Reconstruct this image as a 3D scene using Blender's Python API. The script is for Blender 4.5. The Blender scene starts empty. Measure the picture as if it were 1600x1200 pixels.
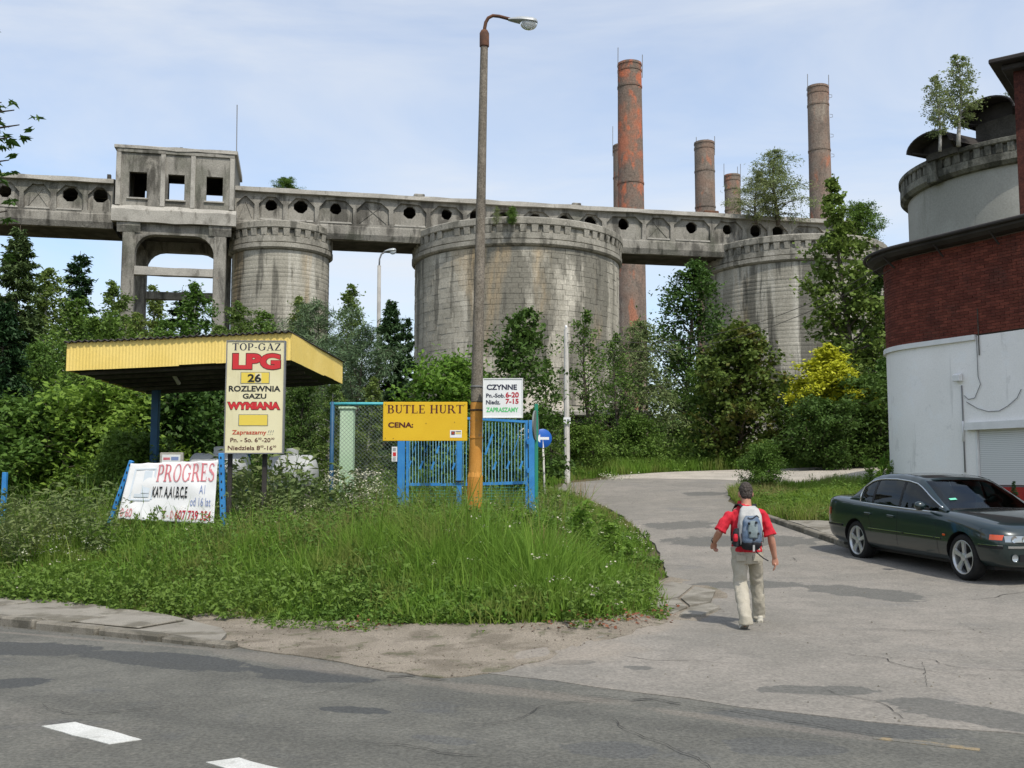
import bpy, bmesh, math, random
import numpy as np
from mathutils import Vector, Matrix, noise as mnoise
from mathutils.bvhtree import BVHTree

SC = bpy.context.scene
COL = SC.collection
R = math.radians

# ------------------------------------------------------------------ camera
CAM_H, F, Y0 = 1.65, 1600.0, 748.0          # eye height, focal length and horizon row in photo pixels
PITCH = math.atan((Y0 - 600.0) / F)
cam_data = bpy.data.cameras.new('camera')
cam_data.sensor_width = 36.0
cam_data.lens = 36.0 * F / 1600.0
cam_data.clip_start, cam_data.clip_end = 0.1, 3000.0
cam = bpy.data.objects.new('camera', cam_data)
COL.objects.link(cam)
cam.location = (0, 0, CAM_H)
cam.rotation_euler = (R(90) + PITCH, 0, 0)
SC.camera = cam

# ------------------------------------------------------------------ sky, sun, exposure
SUN_EL = R(57)
SUN_AZ = math.atan2(0.47, -0.88)            # measured from +Y towards +X: behind the camera, to its right
world = bpy.data.worlds.new('World')
SC.world = world
world.use_nodes = True
wt = world.node_tree
wt.nodes.clear()
w_out = wt.nodes.new('ShaderNodeOutputWorld')
w_bg = wt.nodes.new('ShaderNodeBackground')
w_sky = wt.nodes.new('ShaderNodeTexSky')
w_sky.sky_type = 'NISHITA'
w_sky.sun_disc = False
w_sky.sun_elevation = SUN_EL
w_sky.sun_rotation = SUN_AZ
w_sky.air_density, w_sky.dust_density, w_sky.ozone_density = 1.0, 1.6, 1.6
w_bg.inputs['Strength'].default_value = 0.15
# thin veil of high cloud, uneven, thicker towards the horizon
w_tc = wt.nodes.new('ShaderNodeTexCoord')
w_map = wt.nodes.new('ShaderNodeMapping')
w_map.inputs['Scale'].default_value = (1.0, 1.6, 4.5)
w_map.inputs['Rotation'].default_value = (0.1, 0.25, 0.3)
w_n = wt.nodes.new('ShaderNodeTexNoise')
w_n.inputs['Scale'].default_value = 1.5
w_n.inputs['Detail'].default_value = 7
w_n.inputs['Roughness'].default_value = 0.56
w_n.inputs['Distortion'].default_value = 0.5
w_mr = wt.nodes.new('ShaderNodeMapRange')
w_mr.inputs['From Min'].default_value, w_mr.inputs['From Max'].default_value = 0.34, 0.70
w_mr.inputs['To Min'].default_value, w_mr.inputs['To Max'].default_value = 0.10, 0.92
w_mix = wt.nodes.new('ShaderNodeMix')
w_mix.data_type = 'RGBA'
w_mix.inputs['B'].default_value = (3.65, 3.82, 4.05, 1)
wt.links.new(w_tc.outputs['Generated'], w_map.inputs['Vector'])
wt.links.new(w_map.outputs['Vector'], w_n.inputs['Vector'])
wt.links.new(w_n.outputs['Fac'], w_mr.inputs['Value'])
wt.links.new(w_mr.outputs['Result'], w_mix.inputs['Factor'])
wt.links.new(w_sky.outputs['Color'], w_mix.inputs['A'])
wt.links.new(w_mix.outputs['Result'], w_bg.inputs['Color'])
wt.links.new(w_bg.outputs['Background'], w_out.inputs['Surface'])

sun_data = bpy.data.lights.new('sun', 'SUN')
sun_data.energy = 2.4
sun_data.angle = R(0.6)
sun_data.color = (1.0, 0.95, 0.87)
sun = bpy.data.objects.new('sun', sun_data)
COL.objects.link(sun)
SUN_DIR = Vector((math.sin(SUN_AZ) * math.cos(SUN_EL), math.cos(SUN_AZ) * math.cos(SUN_EL), math.sin(SUN_EL)))
sun.rotation_euler = SUN_DIR.to_track_quat('Z', 'Y').to_euler()
sun.location = (10, -20, 40)

SC.view_settings.view_transform = 'Standard'
SC.view_settings.look = 'None'
SC.view_settings.exposure = 0.6
SC.view_settings.gamma = 1.0
SC.cycles.max_bounces = 6
SC.cycles.transparent_max_bounces = 12
SC.cycles.use_denoising = True

# ------------------------------------------------------------------ places
CP, SP = math.cos(PITCH), math.sin(PITCH)
def ray(px, py):
    v = (600.0 - py) / F
    return Vector(((px - 800.0) / F, CP - v * SP, SP + v * CP))
def at(px, py, Y):
    """world point at distance Y whose picture lies at a photo pixel"""
    r = ray(px, py)
    k = Y / r.y
    return Vector((r.x * k, Y, CAM_H + r.z * k))
def ss(a, b, x):
    t = np.clip((np.asarray(x, float) - a) / (b - a), 0, 1)
    return t * t * (3 - 2 * t)
ST_O, ST_U, ST_N = (-2.7, 10.1), (0.885, -0.465), (0.465, 0.885)   # kerb line of the street
def street(a, s):
    return (ST_O[0] + a * ST_U[0] + s * ST_N[0], ST_O[1] + a * ST_U[1] + s * ST_N[1])
def zg(x, y):
    """height of the ground: level street, then a ramp up into the works"""
    x = np.asarray(x, float); y = np.asarray(y, float)
    s = (x - ST_O[0]) * ST_N[0] + (y - ST_O[1]) * ST_N[1]
    z = np.interp(s, [-400, 6, 8, 10, 12, 14, 31, 36, 60, 400], [0, 0, .04, .13, .26, .43, 1.88, 2.15, 2.5, 2.6])
    z = z + 0.28 * ss(0.9, 4.0, s) * ss(2.0, 0.4, x) * ss(30, 22, y)
    return z
def zgf(x, y):
    return float(zg(x, y))
def g(px, py):
    """point of the ground seen at a photo pixel"""
    r = ray(px, py)
    lo, prev = 3.0, None
    Y = 3.0
    while Y < 300:
        k = Y / r.y
        if CAM_H + r.z * k < zgf(r.x * k, Y):
            a, b = Y - 0.25, Y
            for _ in range(25):
                m = (a + b) / 2; k = m / r.y
                if CAM_H + r.z * k < zgf(r.x * k, m): b = m
                else: a = m
            k = b / r.y
            return Vector((r.x * k, b, zgf(r.x * k, b)))
        Y += 0.25
    k = 60 / r.y
    return Vector((r.x * k, 60, zgf(r.x * k, 60)))

# ------------------------------------------------------------------ objects
def tag(o, label=None, cat=None, group=None, kind=None):
    if label: o['label'] = label
    if cat: o['category'] = cat
    if group: o['group'] = group
    if kind: o['kind'] = kind
    return o
def thing(name, label, cat, loc=(0, 0, 0), rotz=0.0, group=None, rot=None):
    o = bpy.data.objects.new(name, None)
    o.empty_display_size = 0.2
    COL.objects.link(o)
    o.location = loc
    o.rotation_euler = rot if rot else (0, 0, rotz)
    return tag(o, label, cat, group)
def root_loc(p):
    while p.parent: p = p.parent
    return p.location
def link(name, me, parent=None, loc=(0, 0, 0), rot=None):
    o = bpy.data.objects.new(name, me)
    COL.objects.link(o)
    o.location = loc
    if rot is not None: o.rotation_euler = rot
    if parent: o.parent = parent
    return o
def copy_tree(o, parent=None):
    c = o.copy()
    COL.objects.link(c)
    if parent: c.parent = parent
    for ch in list(o.children):
        copy_tree(ch, c)
    return c
def arr_mesh(name, verts, loops, starts, totals, mat, smooth=False):
    me = bpy.data.meshes.new(name)
    nv, nl, nf = len(verts), len(loops), len(starts)
    me.vertices.add(nv); me.loops.add(nl); me.polygons.add(nf)
    me.vertices.foreach_set('co', np.asarray(verts, np.float32).ravel())
    me.loops.foreach_set('vertex_index', np.asarray(loops, np.int32))
    me.polygons.foreach_set('loop_start', np.asarray(starts, np.int32))
    me.polygons.foreach_set('loop_total', np.asarray(totals, np.int32))
    if smooth: me.polygons.foreach_set('use_smooth', np.ones(nf, bool))
    me.update(calc_edges=True)
    if mat: me.materials.append(mat)
    return me
def quads_mesh(name, verts, mat, smooth=False):
    n = len(verts) // 4
    return arr_mesh(name, verts, np.arange(4 * n), np.arange(n) * 4, np.full(n, 4), mat, smooth)

class MB:
    """collects shapes for ONE mesh object"""
    def __init__(self): self.v = []; self.f = []
    def add(self, verts, faces):
        b = len(self.v)
        self.v += [tuple(v) for v in verts]
        self.f += [tuple(i + b for i in f) for f in faces]
        return self
    def box(self, lo, hi, M=None):
        x0, y0, z0 = lo; x1, y1, z1 = hi
        v = [(x0,y0,z0),(x1,y0,z0),(x1,y1,z0),(x0,y1,z0),(x0,y0,z1),(x1,y0,z1),(x1,y1,z1),(x0,y1,z1)]
        if M is not None: v = [tuple(M @ Vector(p)) for p in v]
        return self.add(v, [(0,3,2,1),(4,5,6,7),(0,1,5,4),(1,2,6,5),(2,3,7,6),(3,0,4,7)])
    def bar(self, a, b, w, t=None, up=(0, 0, 1)):
        """square bar from a to b"""
        a = Vector(a); b = Vector(b); d = (b - a)
        L = d.length; d.normalize()
        u = Vector(up)
        if abs(d.dot(u)) > .95: u = Vector((0, 1, 0))
        s = d.cross(u).normalized(); u = s.cross(d).normalized()
        t = t or w
        v = []
        for p in (a, b):
            for i, j in ((-1,-1),(1,-1),(1,1),(-1,1)):
                v.append(p + s * (i * w / 2) + u * (j * t / 2))
        return self.add(v, [(0,3,2,1),(4,5,6,7),(0,1,5,4),(1,2,6,5),(2,3,7,6),(3,0,4,7)])
    def tube(self, pts, rad, seg=8, caps=True):
        pts = [Vector(p) for p in pts]
        n = len(pts)
        rad = [rad] * n if np.isscalar(rad) else list(rad)
        v, f = [], []
        ref = None
        for i, p in enumerate(pts):
            d = (pts[min(i + 1, n - 1)] - pts[max(i - 1, 0)])
            if d.length < 1e-9: d = Vector((0, 0, 1))
            d.normalize()
            if ref is None:
                ref = Vector((1, 0, 0)) if abs(d.x) < .8 else Vector((0, 1, 0))
            s = (ref - d * ref.dot(d)).normalized(); ref = s
            t = d.cross(s)
            for k in range(seg):
                a = 2 * math.pi * k / seg
                v.append(p + (s * math.cos(a) + t * math.sin(a)) * rad[i])
        for i in range(n - 1):
            for k in range(seg):
                a, b = i * seg + k, i * seg + (k + 1) % seg
                f.append((a, b, b + seg, a + seg))
        if caps:
            f.append(tuple(range(seg))[::-1]); f.append(tuple((n - 1) * seg + k for k in range(seg)))
        return self.add(v, f)
    def lathe(self, prof, seg=48, c=(0, 0), a0=0.0, a1=2 * math.pi, M=None):
        """prof: (radius, z) list turned about a vertical axis at c"""
        full = abs(a1 - a0 - 2 * math.pi) < 1e-6
        m = seg if full else seg + 1
        v = []
        for r, z in prof:
            for k in range(m):
                a = a0 + (a1 - a0) * k / seg
                p = (c[0] + r * math.cos(a), c[1] + r * math.sin(a), z)
                v.append(tuple(M @ Vector(p)) if M is not None else p)
        f = []
        for i in range(len(prof) - 1):
            for k in range(seg):
                a, b = i * m + k, i * m + (k + 1) % m
                f.append((a, b, b + m, a + m))
        return self.add(v, f)
    def prism(self, poly, d0, d1, M):
        """polygon (u, w) in the plane of M's x and z, pushed along M's y from d0 to d1"""
        n = len(poly)
        v = [tuple(M @ Vector((u, d0, w))) for u, w in poly] + [tuple(M @ Vector((u, d1, w))) for u, w in poly]
        f = [tuple(range(n)), tuple(range(2 * n - 1, n - 1, -1))]
        for i in range(n):
            j = (i + 1) % n
            f.append((i, i + n, j + n, j))
        return self.add(v, f)
    def mesh(self, name, mat, smooth=False, off=None, bevel=0.0, auto=None):
        me = bpy.data.meshes.new(name)
        v = self.v
        if off is not None: v = [(a[0] - off[0], a[1] - off[1], a[2] - off[2]) for a in v]
        me.from_pydata(v, [], self.f)
        bm = bmesh.new(); bm.from_mesh(me)
        bmesh.ops.recalc_face_normals(bm, faces=bm.faces)
        if bevel:
            es = [e for e in bm.edges if len(e.link_faces) == 2 and e.calc_face_angle(0) > .5]
            bmesh.ops.bevel(bm, geom=es, offset=bevel, segments=1, affect='EDGES', profile=.5)
        bm.to_mesh(me); bm.free()
        if smooth:
            me.polygons.foreach_set('use_smooth', np.ones(len(me.polygons), bool))
            if auto: me.set_sharp_from_angle(angle=R(auto))
        me.materials.append(mat)
        return me
    def build(self, name, mat, parent=None, smooth=False, bevel=0.0, auto=None, local=False):
        off = None if (local or parent is None) else root_loc(parent)
        return link(name, self.mesh(name, mat, smooth, off, bevel, auto), parent)

# ------------------------------------------------------------------ materials
class NT:
    def __init__(self, name):
        self.m = bpy.data.materials.new(name)
        self.m.use_nodes = True
        self.t = self.m.node_tree
        self.t.nodes.clear()
        self.out = self.n('ShaderNodeOutputMaterial')
    def n(self, typ, **kw):
        nd = self.t.nodes.new(typ)
        for k, v in kw.items():
            if hasattr(nd, k): setattr(nd, k, v)
        return nd
    def l(self, a, b): self.t.links.new(a, b)
    def mix(self, fac, a, b, mode='MIX'):
        nd = self.n('ShaderNodeMix', data_type='RGBA', blend_type=mode)
        for key, val in (('Factor', fac), ('A', a), ('B', b)):
            if hasattr(val, 'links'): self.l(val, nd.inputs[key])
            elif key == 'Factor': nd.inputs[key].default_value = val
            else: nd.inputs[key].default_value = (*val[:3], 1)
        return nd.outputs['Result']
    def noise(self, vec, scale, detail=4, rough=.55, dist=0.0):
        nd = self.n('ShaderNodeTexNoise')
        nd.inputs['Scale'].default_value = scale
        nd.inputs['Detail'].default_value = detail
        nd.inputs['Roughness'].default_value = rough
        nd.inputs['Distortion'].default_value = dist
        self.l(vec, nd.inputs['Vector'])
        return nd.outputs['Fac']
    def rng(self, val, a, b, c=0.0, d=1.0):
        nd = self.n('ShaderNodeMapRange')
        nd.interpolation_type = 'SMOOTHSTEP'
        self.l(val, nd.inputs['Value'])
        for k, v in (('From Min', a), ('From Max', b), ('To Min', c), ('To Max', d)):
            nd.inputs[k].default_value = v
        return nd.outputs['Result']
    def stretch(self, vec, s):
        nd = self.n('ShaderNodeMapping')
        nd.inputs['Scale'].default_value = s
        self.l(vec, nd.inputs['Vector'])
        return nd.outputs['Vector']
    def blots(self, vec, spots, amt, soft=.04):
        """mask of uneven patches: spots are (centre x, y, half length, half width, angle)"""
        nz = self.noise(vec, 2.4, 6, .62)
        nf = self.noise(vec, 11.0, 4, .6)
        acc = None
        for cx, cy, rx, ry, an in spots:
            mp = self.n('ShaderNodeMapping', vector_type='TEXTURE')
            mp.inputs['Location'].default_value = (cx, cy, 0)
            mp.inputs['Rotation'].default_value = (0, 0, an)
            mp.inputs['Scale'].default_value = (rx, ry, 1e6)
            self.l(vec, mp.inputs['Vector'])
            ln = self.n('ShaderNodeVectorMath', operation='LENGTH')
            self.l(mp.outputs['Vector'], ln.inputs[0])
            if acc is None: acc = ln.outputs['Value']
            else:
                mn = self.n('ShaderNodeMath', operation='SMOOTH_MIN')
                mn.inputs[2].default_value = .25
                self.l(acc, mn.inputs[0]); self.l(ln.outputs['Value'], mn.inputs[1]); acc = mn.outputs[0]
        for nn, k in ((nz, 1.25), (nf, .42)):
            ma = self.n('ShaderNodeMath', operation='MULTIPLY_ADD')
            self.l(nn, ma.inputs[0]); ma.inputs[1].default_value = k; self.l(acc, ma.inputs[2]); acc = ma.outputs[0]
        return self.rng(acc, 1.72 - soft, 1.72 + soft, amt, 0.0)
    def pos(self, world=True):
        if world: return self.n('ShaderNodeNewGeometry').outputs['Position']
        return self.n('ShaderNodeTexCoord').outputs['Object']
    def principled(self, col, rough=.8, spec=.3, metal=0.0, bump=None, bstr=.3, bdist=.01, coat=0.0):
        p = self.n('ShaderNodeBsdfPrincipled')
        if hasattr(col, 'links'): self.l(col, p.inputs['Base Color'])
        else: p.inputs['Base Color'].default_value = (*col[:3], 1)
        if hasattr(rough, 'links'): self.l(rough, p.inputs['Roughness'])
        else: p.inputs['Roughness'].default_value = rough
        p.inputs['Specular IOR Level'].default_value = spec
        p.inputs['Metallic'].default_value = metal
        p.inputs['Coat Weight'].default_value = coat
        p.inputs['Coat Roughness'].default_value = .04
        if bump is not None:
            b = self.n('ShaderNodeBump')
            b.inputs['Strength'].default_value = bstr
            b.inputs['Distance'].default_value = bdist
            self.l(bump, b.inputs['Height'])
            self.l(b.outputs['Normal'], p.inputs['Normal'])
        return p
    def done(self, sh):
        self.l(sh.outputs[0], self.out.inputs['Surface'])
        return self.m
def surf(name, c1, c2, scale=3.0, rough=.85, spec=.25, metal=0.0, bump=.35, bscale=40.0, bdist=.01, layers=(), world=True,
         grain=.25, gscale=90.0, coat=0.0, island=0.0, lo=.35, hi=.65, stretch=None, patches=()):
    """two-colour noise, then layers of (colour, scale, stretch, from, to, amount), then grain"""
    t = NT(name)
    p = t.pos(world)
    q = t.stretch(p, stretch) if stretch else p
    col = t.mix(t.rng(t.noise(q, scale), lo, hi), c1, c2)
    for (lc, lsc, lst, a, b, amt) in layers:
        v = t.stretch(p, lst) if lst else p
        col = t.mix(t.rng(t.noise(v, lsc, 6, .6, .3), a, b, 0, amt), col, lc)
    if island:
        rnd = t.n('ShaderNodeNewGeometry').outputs['Random Per Island']
        ad = t.n('ShaderNodeMath', operation='ADD'); fr = t.n('ShaderNodeMath', operation='FRACT')
        t.l(rnd, ad.inputs[0]); t.l(t.n('ShaderNodeObjectInfo').outputs['Random'], ad.inputs[1]); t.l(ad.outputs[0], fr.inputs[0])
        col = t.mix(t.rng(fr.outputs[0], 0, 1, 0, island), col, tuple(c * .45 for c in c1))
    for (pc, px_list, amt, *sf) in patches:
        col = t.mix(t.blots(p, px_list, amt, *sf), col, pc)
    gn = t.noise(p, gscale, 3, .7)
    if grain:
        k = t.rng(gn, .25, .75, 1 - grain, 1 + grain)
        cmb = t.n('ShaderNodeCombineColor')
        for i in range(3): t.l(k, cmb.inputs[i])
        col = t.mix(1.0, col, cmb.outputs[0], 'MULTIPLY')
    bn = t.noise(p, bscale, 5, .65)
    return t.done(t.principled(col, rough, spec, metal, bn if bump else None, bump, bdist, coat))
def plain(name, c, rough=.5, spec=.4, metal=0.0, coat=0.0):
    t = NT(name)
    return t.done(t.principled(c, rough, spec, metal, coat=coat))
def leafmat(name, a, b, trans=.35, c=None, camt=.3, rough=.6):
    """leaves: colour differs leaf by leaf and plant patch by plant patch; light comes through"""
    t = NT(name)
    geo = t.n('ShaderNodeNewGeometry')
    col = t.mix(geo.outputs['Random Per Island'], a, b)
    col = t.mix(t.rng(t.noise(geo.outputs['Position'], 1.7, 3), .3, .7, 0, .5), col, tuple((x + y) * .36 for x, y in zip(a, b)))
    if c: col = t.mix(t.rng(t.noise(geo.outputs['Position'], 1.1, 4), .50, .64, 0, camt), col, c)
    orn = t.n('ShaderNodeObjectInfo').outputs['Random']        # every plant has its own green
    col = t.mix(t.rng(orn, .0, 1.0, 0, .30), col, tuple(x * k for x, k in zip(b, (1.75, 1.35, 1.5))))
    p = t.principled(col, rough, .2)
    tr = t.n('ShaderNodeBsdfTranslucent')
    t.l(col, tr.inputs['Color'])
    ms = t.n('ShaderNodeMixShader')
    ms.inputs[0].default_value = trans
    t.l(p.outputs[0], ms.inputs[1]); t.l(tr.outputs[0], ms.inputs[2])
    return t.done(ms)
def spots(*items):
    """patches given by two photo pixels on the ground and a half width in metres"""
    out = []
    for x0, y0, x1, y1, w in items:
        a, b = g(x0, y0), g(x1, y1)
        out.append(((a.x + b.x) / 2, (a.y + b.y) / 2, max(w, math.hypot(b.x - a.x, b.y - a.y) / 2), w, math.atan2(b.y - a.y, b.x - a.x)))
    return out
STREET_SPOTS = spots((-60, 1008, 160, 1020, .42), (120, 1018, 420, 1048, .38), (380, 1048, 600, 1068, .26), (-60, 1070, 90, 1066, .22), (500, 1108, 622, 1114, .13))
STREET_WORN = spots((1120, 1165, 1330, 1170, .25), (860, 1165, 1040, 1178, .2), (1080, 1110, 1500, 1155, .32), (640, 1150, 760, 1165, .1))
DUST = spots((330, 1016, 640, 1062, .22), (620, 1062, 1000, 1102, .16), (980, 1104, 1400, 1160, .10), (-60, 983, 360, 1018, .06))
TRACKS = [(*street(3, sd), 26, .16, math.atan2(ST_U[1], ST_U[0])) for sd in (-.95, -2.35, -4.3, -5.7)]
DUST2 = spots((700, 1040, 1000, 1010, .5), (680, 1068, 1080, 1098, .30), (960, 1000, 1060, 970, .25))
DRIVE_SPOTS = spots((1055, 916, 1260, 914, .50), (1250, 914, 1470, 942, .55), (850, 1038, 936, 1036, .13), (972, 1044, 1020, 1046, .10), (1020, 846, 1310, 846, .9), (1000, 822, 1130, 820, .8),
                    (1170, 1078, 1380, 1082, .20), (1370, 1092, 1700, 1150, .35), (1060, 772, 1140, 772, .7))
MAT = {}
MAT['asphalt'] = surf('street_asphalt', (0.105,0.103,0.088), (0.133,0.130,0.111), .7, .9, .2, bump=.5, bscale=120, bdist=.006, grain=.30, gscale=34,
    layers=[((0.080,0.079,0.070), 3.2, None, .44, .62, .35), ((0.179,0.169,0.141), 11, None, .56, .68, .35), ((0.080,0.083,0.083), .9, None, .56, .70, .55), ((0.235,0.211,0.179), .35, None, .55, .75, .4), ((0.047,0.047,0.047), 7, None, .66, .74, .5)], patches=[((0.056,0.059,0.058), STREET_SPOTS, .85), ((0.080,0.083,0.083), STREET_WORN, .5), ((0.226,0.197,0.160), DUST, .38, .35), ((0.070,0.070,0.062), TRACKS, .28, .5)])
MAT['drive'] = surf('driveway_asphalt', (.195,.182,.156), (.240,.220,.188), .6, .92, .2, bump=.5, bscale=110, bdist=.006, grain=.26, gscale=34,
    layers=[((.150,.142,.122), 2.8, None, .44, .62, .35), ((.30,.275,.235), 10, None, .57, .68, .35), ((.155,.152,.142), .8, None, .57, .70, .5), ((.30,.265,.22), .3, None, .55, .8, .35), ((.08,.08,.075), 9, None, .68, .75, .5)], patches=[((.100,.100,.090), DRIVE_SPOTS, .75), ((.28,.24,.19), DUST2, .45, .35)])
MAT['dirt'] = surf('sandy_dirt', (.205,.178,.138), (.255,.222,.175), 1.3, .95, .1, bump=.8, bscale=28, bdist=.02, grain=.35, gscale=60,
    layers=[((.125,.108,.082), 2.0, None, .48, .62, .65), ((.08,.085,.045), 3.5, None, .56, .66, .6)])
MAT['soil'] = surf('overgrown_soil', (.075,.072,.036), (.115,.100,.058), .8, .95, .1, bump=.8, bscale=16, bdist=.04, grain=.4, gscale=40)
MAT['gravel'] = surf('pale_gravel', (.34,.31,.26), (.42,.38,.32), 1.0, .95, .1, bump=.7, bscale=30, bdist=.02, grain=.3)
MAT['slab'] = surf('pavement_concrete', (.225,.208,.172), (.275,.255,.212), 1.8, .9, .2, bump=.5, bscale=60, grain=.25,
    layers=[((.105,.094,.068), 1.6, None, .48, .62, .75), ((.07,.075,.035), 4.0, None, .60, .70, .6)], island=.2)
MAT['kerb'] = surf('kerb_concrete', (.165,.150,.118), (.22,.20,.162), 2.5, .9, .2, bump=.6, bscale=60, grain=.28,
    layers=[((.065,.060,.045), 2.2, None, .46, .6, .75)])
MAT['white_line'] = surf('road_paint', (.46,.46,.42), (.55,.55,.51), 3, .7, .3, bump=.3, bscale=120, bdist=.004, grain=.2,
    layers=[((.24,.23,.20), 9, None, .58, .70, .5)])
MAT['yellow_line'] = surf('worn_yellow_paint', (.26,.20,.11), (.20,.17,.12), 3, .8, .2, grain=.3, layers=[((.14,.135,.115), 6, None, .42, .52, .95)])
# the works
MAT['gallery'] = surf('weathered_concrete', (0.224,0.211,0.181), (0.300,0.285,0.246), .6, .92, .15, bump=.7, bscale=9, bdist=.04, grain=.22, gscale=14,
    layers=[((0.081,0.076,0.065), 1.0, (1,1,.22), .50, .64, .85), ((0.342,0.319,0.271), .8, None, .58, .72, .6), ((0.285,0.190,0.147), .9, None, .66, .74, .35), ((.050,.047,.038), 2.3, (1,1,.25), .52, .66, .6), ((.105,.110,.080), .35, None, .50, .66, .5)])
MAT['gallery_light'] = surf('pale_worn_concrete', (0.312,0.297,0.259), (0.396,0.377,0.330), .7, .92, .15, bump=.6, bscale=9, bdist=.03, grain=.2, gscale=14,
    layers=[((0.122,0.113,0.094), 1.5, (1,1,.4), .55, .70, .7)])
MAT['gallery_dark'] = surf('dark_concrete', (.060,.056,.048), (.105,.098,.083), .9, .95, .1, bump=.5, bscale=9, bdist=.03, grain=.2, gscale=14)  # darker concrete tone for soffits, rear walls, interiors and small fittings
MAT['silo'] = surf('silo_render', (0.282,0.265,0.216), (0.370,0.349,0.287), .45, .92, .15, bump=.5, bscale=8, bdist=.03, grain=.22, gscale=9,
    layers=[((0.513,0.492,0.421), .60, (1,1,.10), .50, .60, .7), ((0.092,0.088,0.072), .50, (1,1,.10), .50, .57, .80),
            ((0.389,0.287,0.154), .30, (1,1,.14), .56, .66, .55), ((0.051,0.049,0.041), 1.5, (1,1,.12), .55, .64, .65)])
MAT['block'] = surf('silo_blockwork', (0.369,0.346,0.282), (0.461,0.432,0.357), .5, .92, .15, bump=.5, bscale=10, bdist=.02, grain=.22, gscale=9,
    layers=[((0.599,0.564,0.472), .35, (1,1,.16), .48, .58, .65), ((0.138,0.132,0.106), .28, (1,1,.24), .48, .55, .80),
            ((0.461,0.334,0.179), .16, (1,1,.2), .52, .62, .6), ((0.069,0.067,0.056), 1.0, (1,1,.14), .54, .62, .65)], island=.26)
MAT['joint'] = surf('silo_joint_mortar', (0.288,0.271,0.219), (0.369,0.346,0.282), .6, .95, .1, bump=.3, bscale=10, grain=.2,
    layers=[((0.138,0.132,0.106), .28, (1,1,.24), .48, .55, .80)])
MAT['old_cornice'] = surf('dark_mossy_cornice', (.150,.145,.120), (.21,.205,.17), .8, .93, .15, bump=.7, bscale=9, bdist=.04, grain=.25, gscale=10,
    layers=[((.045,.045,.036), 1.2, (1,1,.35), .46, .60, .8)])
MAT['cornice'] = surf('mossy_cornice_concrete', (0.236,0.223,0.186), (0.331,0.313,0.263), .8, .93, .15, bump=.7, bscale=9, bdist=.04, grain=.25, gscale=10,
    layers=[((0.074,0.072,0.058), 1.2, (1,1,.35), .50, .66, .8), ((0.446,0.419,0.365), 1.4, None, .62, .72, .6)])
MAT['stack'] = surf('sooty_chimney_brick', (0.329,0.128,0.076), (0.207,0.128,0.091), .6, .9, .15, bump=.5, bscale=5, bdist=.05, grain=.32, gscale=6,
    layers=[((0.140,0.120,0.098), .5, (1,1,.5), .42, .56, .85), ((0.439,0.128,0.061), .9, (1,1,.6), .52, .64, .75), ((0.085,0.067,0.055), 1.8, (1,1,.5), .58, .70, .55)])
MAT['stack_low'] = surf('grey_brown_chimney_brick', (0.205,0.143,0.108), (0.185,0.153,0.124), .4, .9, .15, bump=.5, bscale=5, bdist=.05, grain=.32, gscale=6,
    layers=[((0.356,0.139,0.077), .6, (1,1,.5), .56, .66, .7), ((0.112,0.092,0.077), .8, (1,1,.5), .50, .64, .6), ((0.304,0.264,0.211), .5, (1,1,.3), .56, .68, .5)])
MAT['grey_wall'] = surf('grey_silo_render', (0.308,0.303,0.265), (0.372,0.366,0.324), .35, .92, .15, bump=.3, bscale=12, bdist=.02, grain=.10, gscale=12,
    layers=[((0.170,0.165,0.139), .6, (1,1,.1), .58, .70, .55), ((0.095,0.090,0.075), 2.0, (1,1,.1), .66, .74, .5)])
MAT['tin'] = surf('dark_roof_sheet', (.028,.024,.022), (.050,.044,.040), 1.0, .75, .3, bump=.4, bscale=8, grain=.3)
MAT['rail_steel'] = plain('grey_steel', (.22,.22,.22), .6, .4, .3)
MAT['rust'] = surf('rusty_iron', (.16,.075,.04), (.09,.05,.035), 6, .85, .2, grain=.3, world=False)
# brick and white building
MAT['brick'] = surf('dark_red_brick', (0.138,0.037,0.025), (0.190,0.053,0.034), 4.0, .88, .2, bump=.5, bscale=50, grain=.3, gscale=40,
    layers=[((0.081,0.032,0.025), 1.2, None, .5, .68, .7), ((0.276,0.086,0.052), 2.6, None, .62, .72, .5)], island=.55)
MAT['dark_brick'] = surf('sooty_brick', (.055,.020,.016), (.085,.028,.020), 6.0, .9, .2, bump=.5, bscale=30, grain=.4, gscale=20)
MAT['mortar'] = surf('brick_mortar', (.135,.100,.082), (.18,.14,.115), 3, .95, .1, bump=.4, bscale=50, grain=.25)
MAT['white_wall'] = surf('white_painted_render', (.82,.80,.755), (.86,.84,.80), .8, .85, .2, bump=.25, bscale=25, bdist=.01, grain=.05, gscale=30,
    layers=[((.60,.58,.54), .9, (1,1,.15), .52, .66, .5), ((.42,.41,.38), 3.0, (1,1,.08), .60, .70, .4), ((.58,.57,.54), 2.2, None, .62, .68, .35), ((.86,.86,.84), 1.3, None, .60, .63, .4)])
MAT['plinth'] = surf('red_plinth_paint', (.30,.022,.018), (.36,.03,.022), 3, .7, .3, bump=.2, grain=.12)
MAT['shutter'] = plain('white_shutter_slat', (.66,.67,.65), .5, .4)
MAT['white_metal'] = surf('white_painted_metal', (.68,.68,.66), (.74,.74,.72), 3, .5, .4, bump=0, grain=.06)
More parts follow.
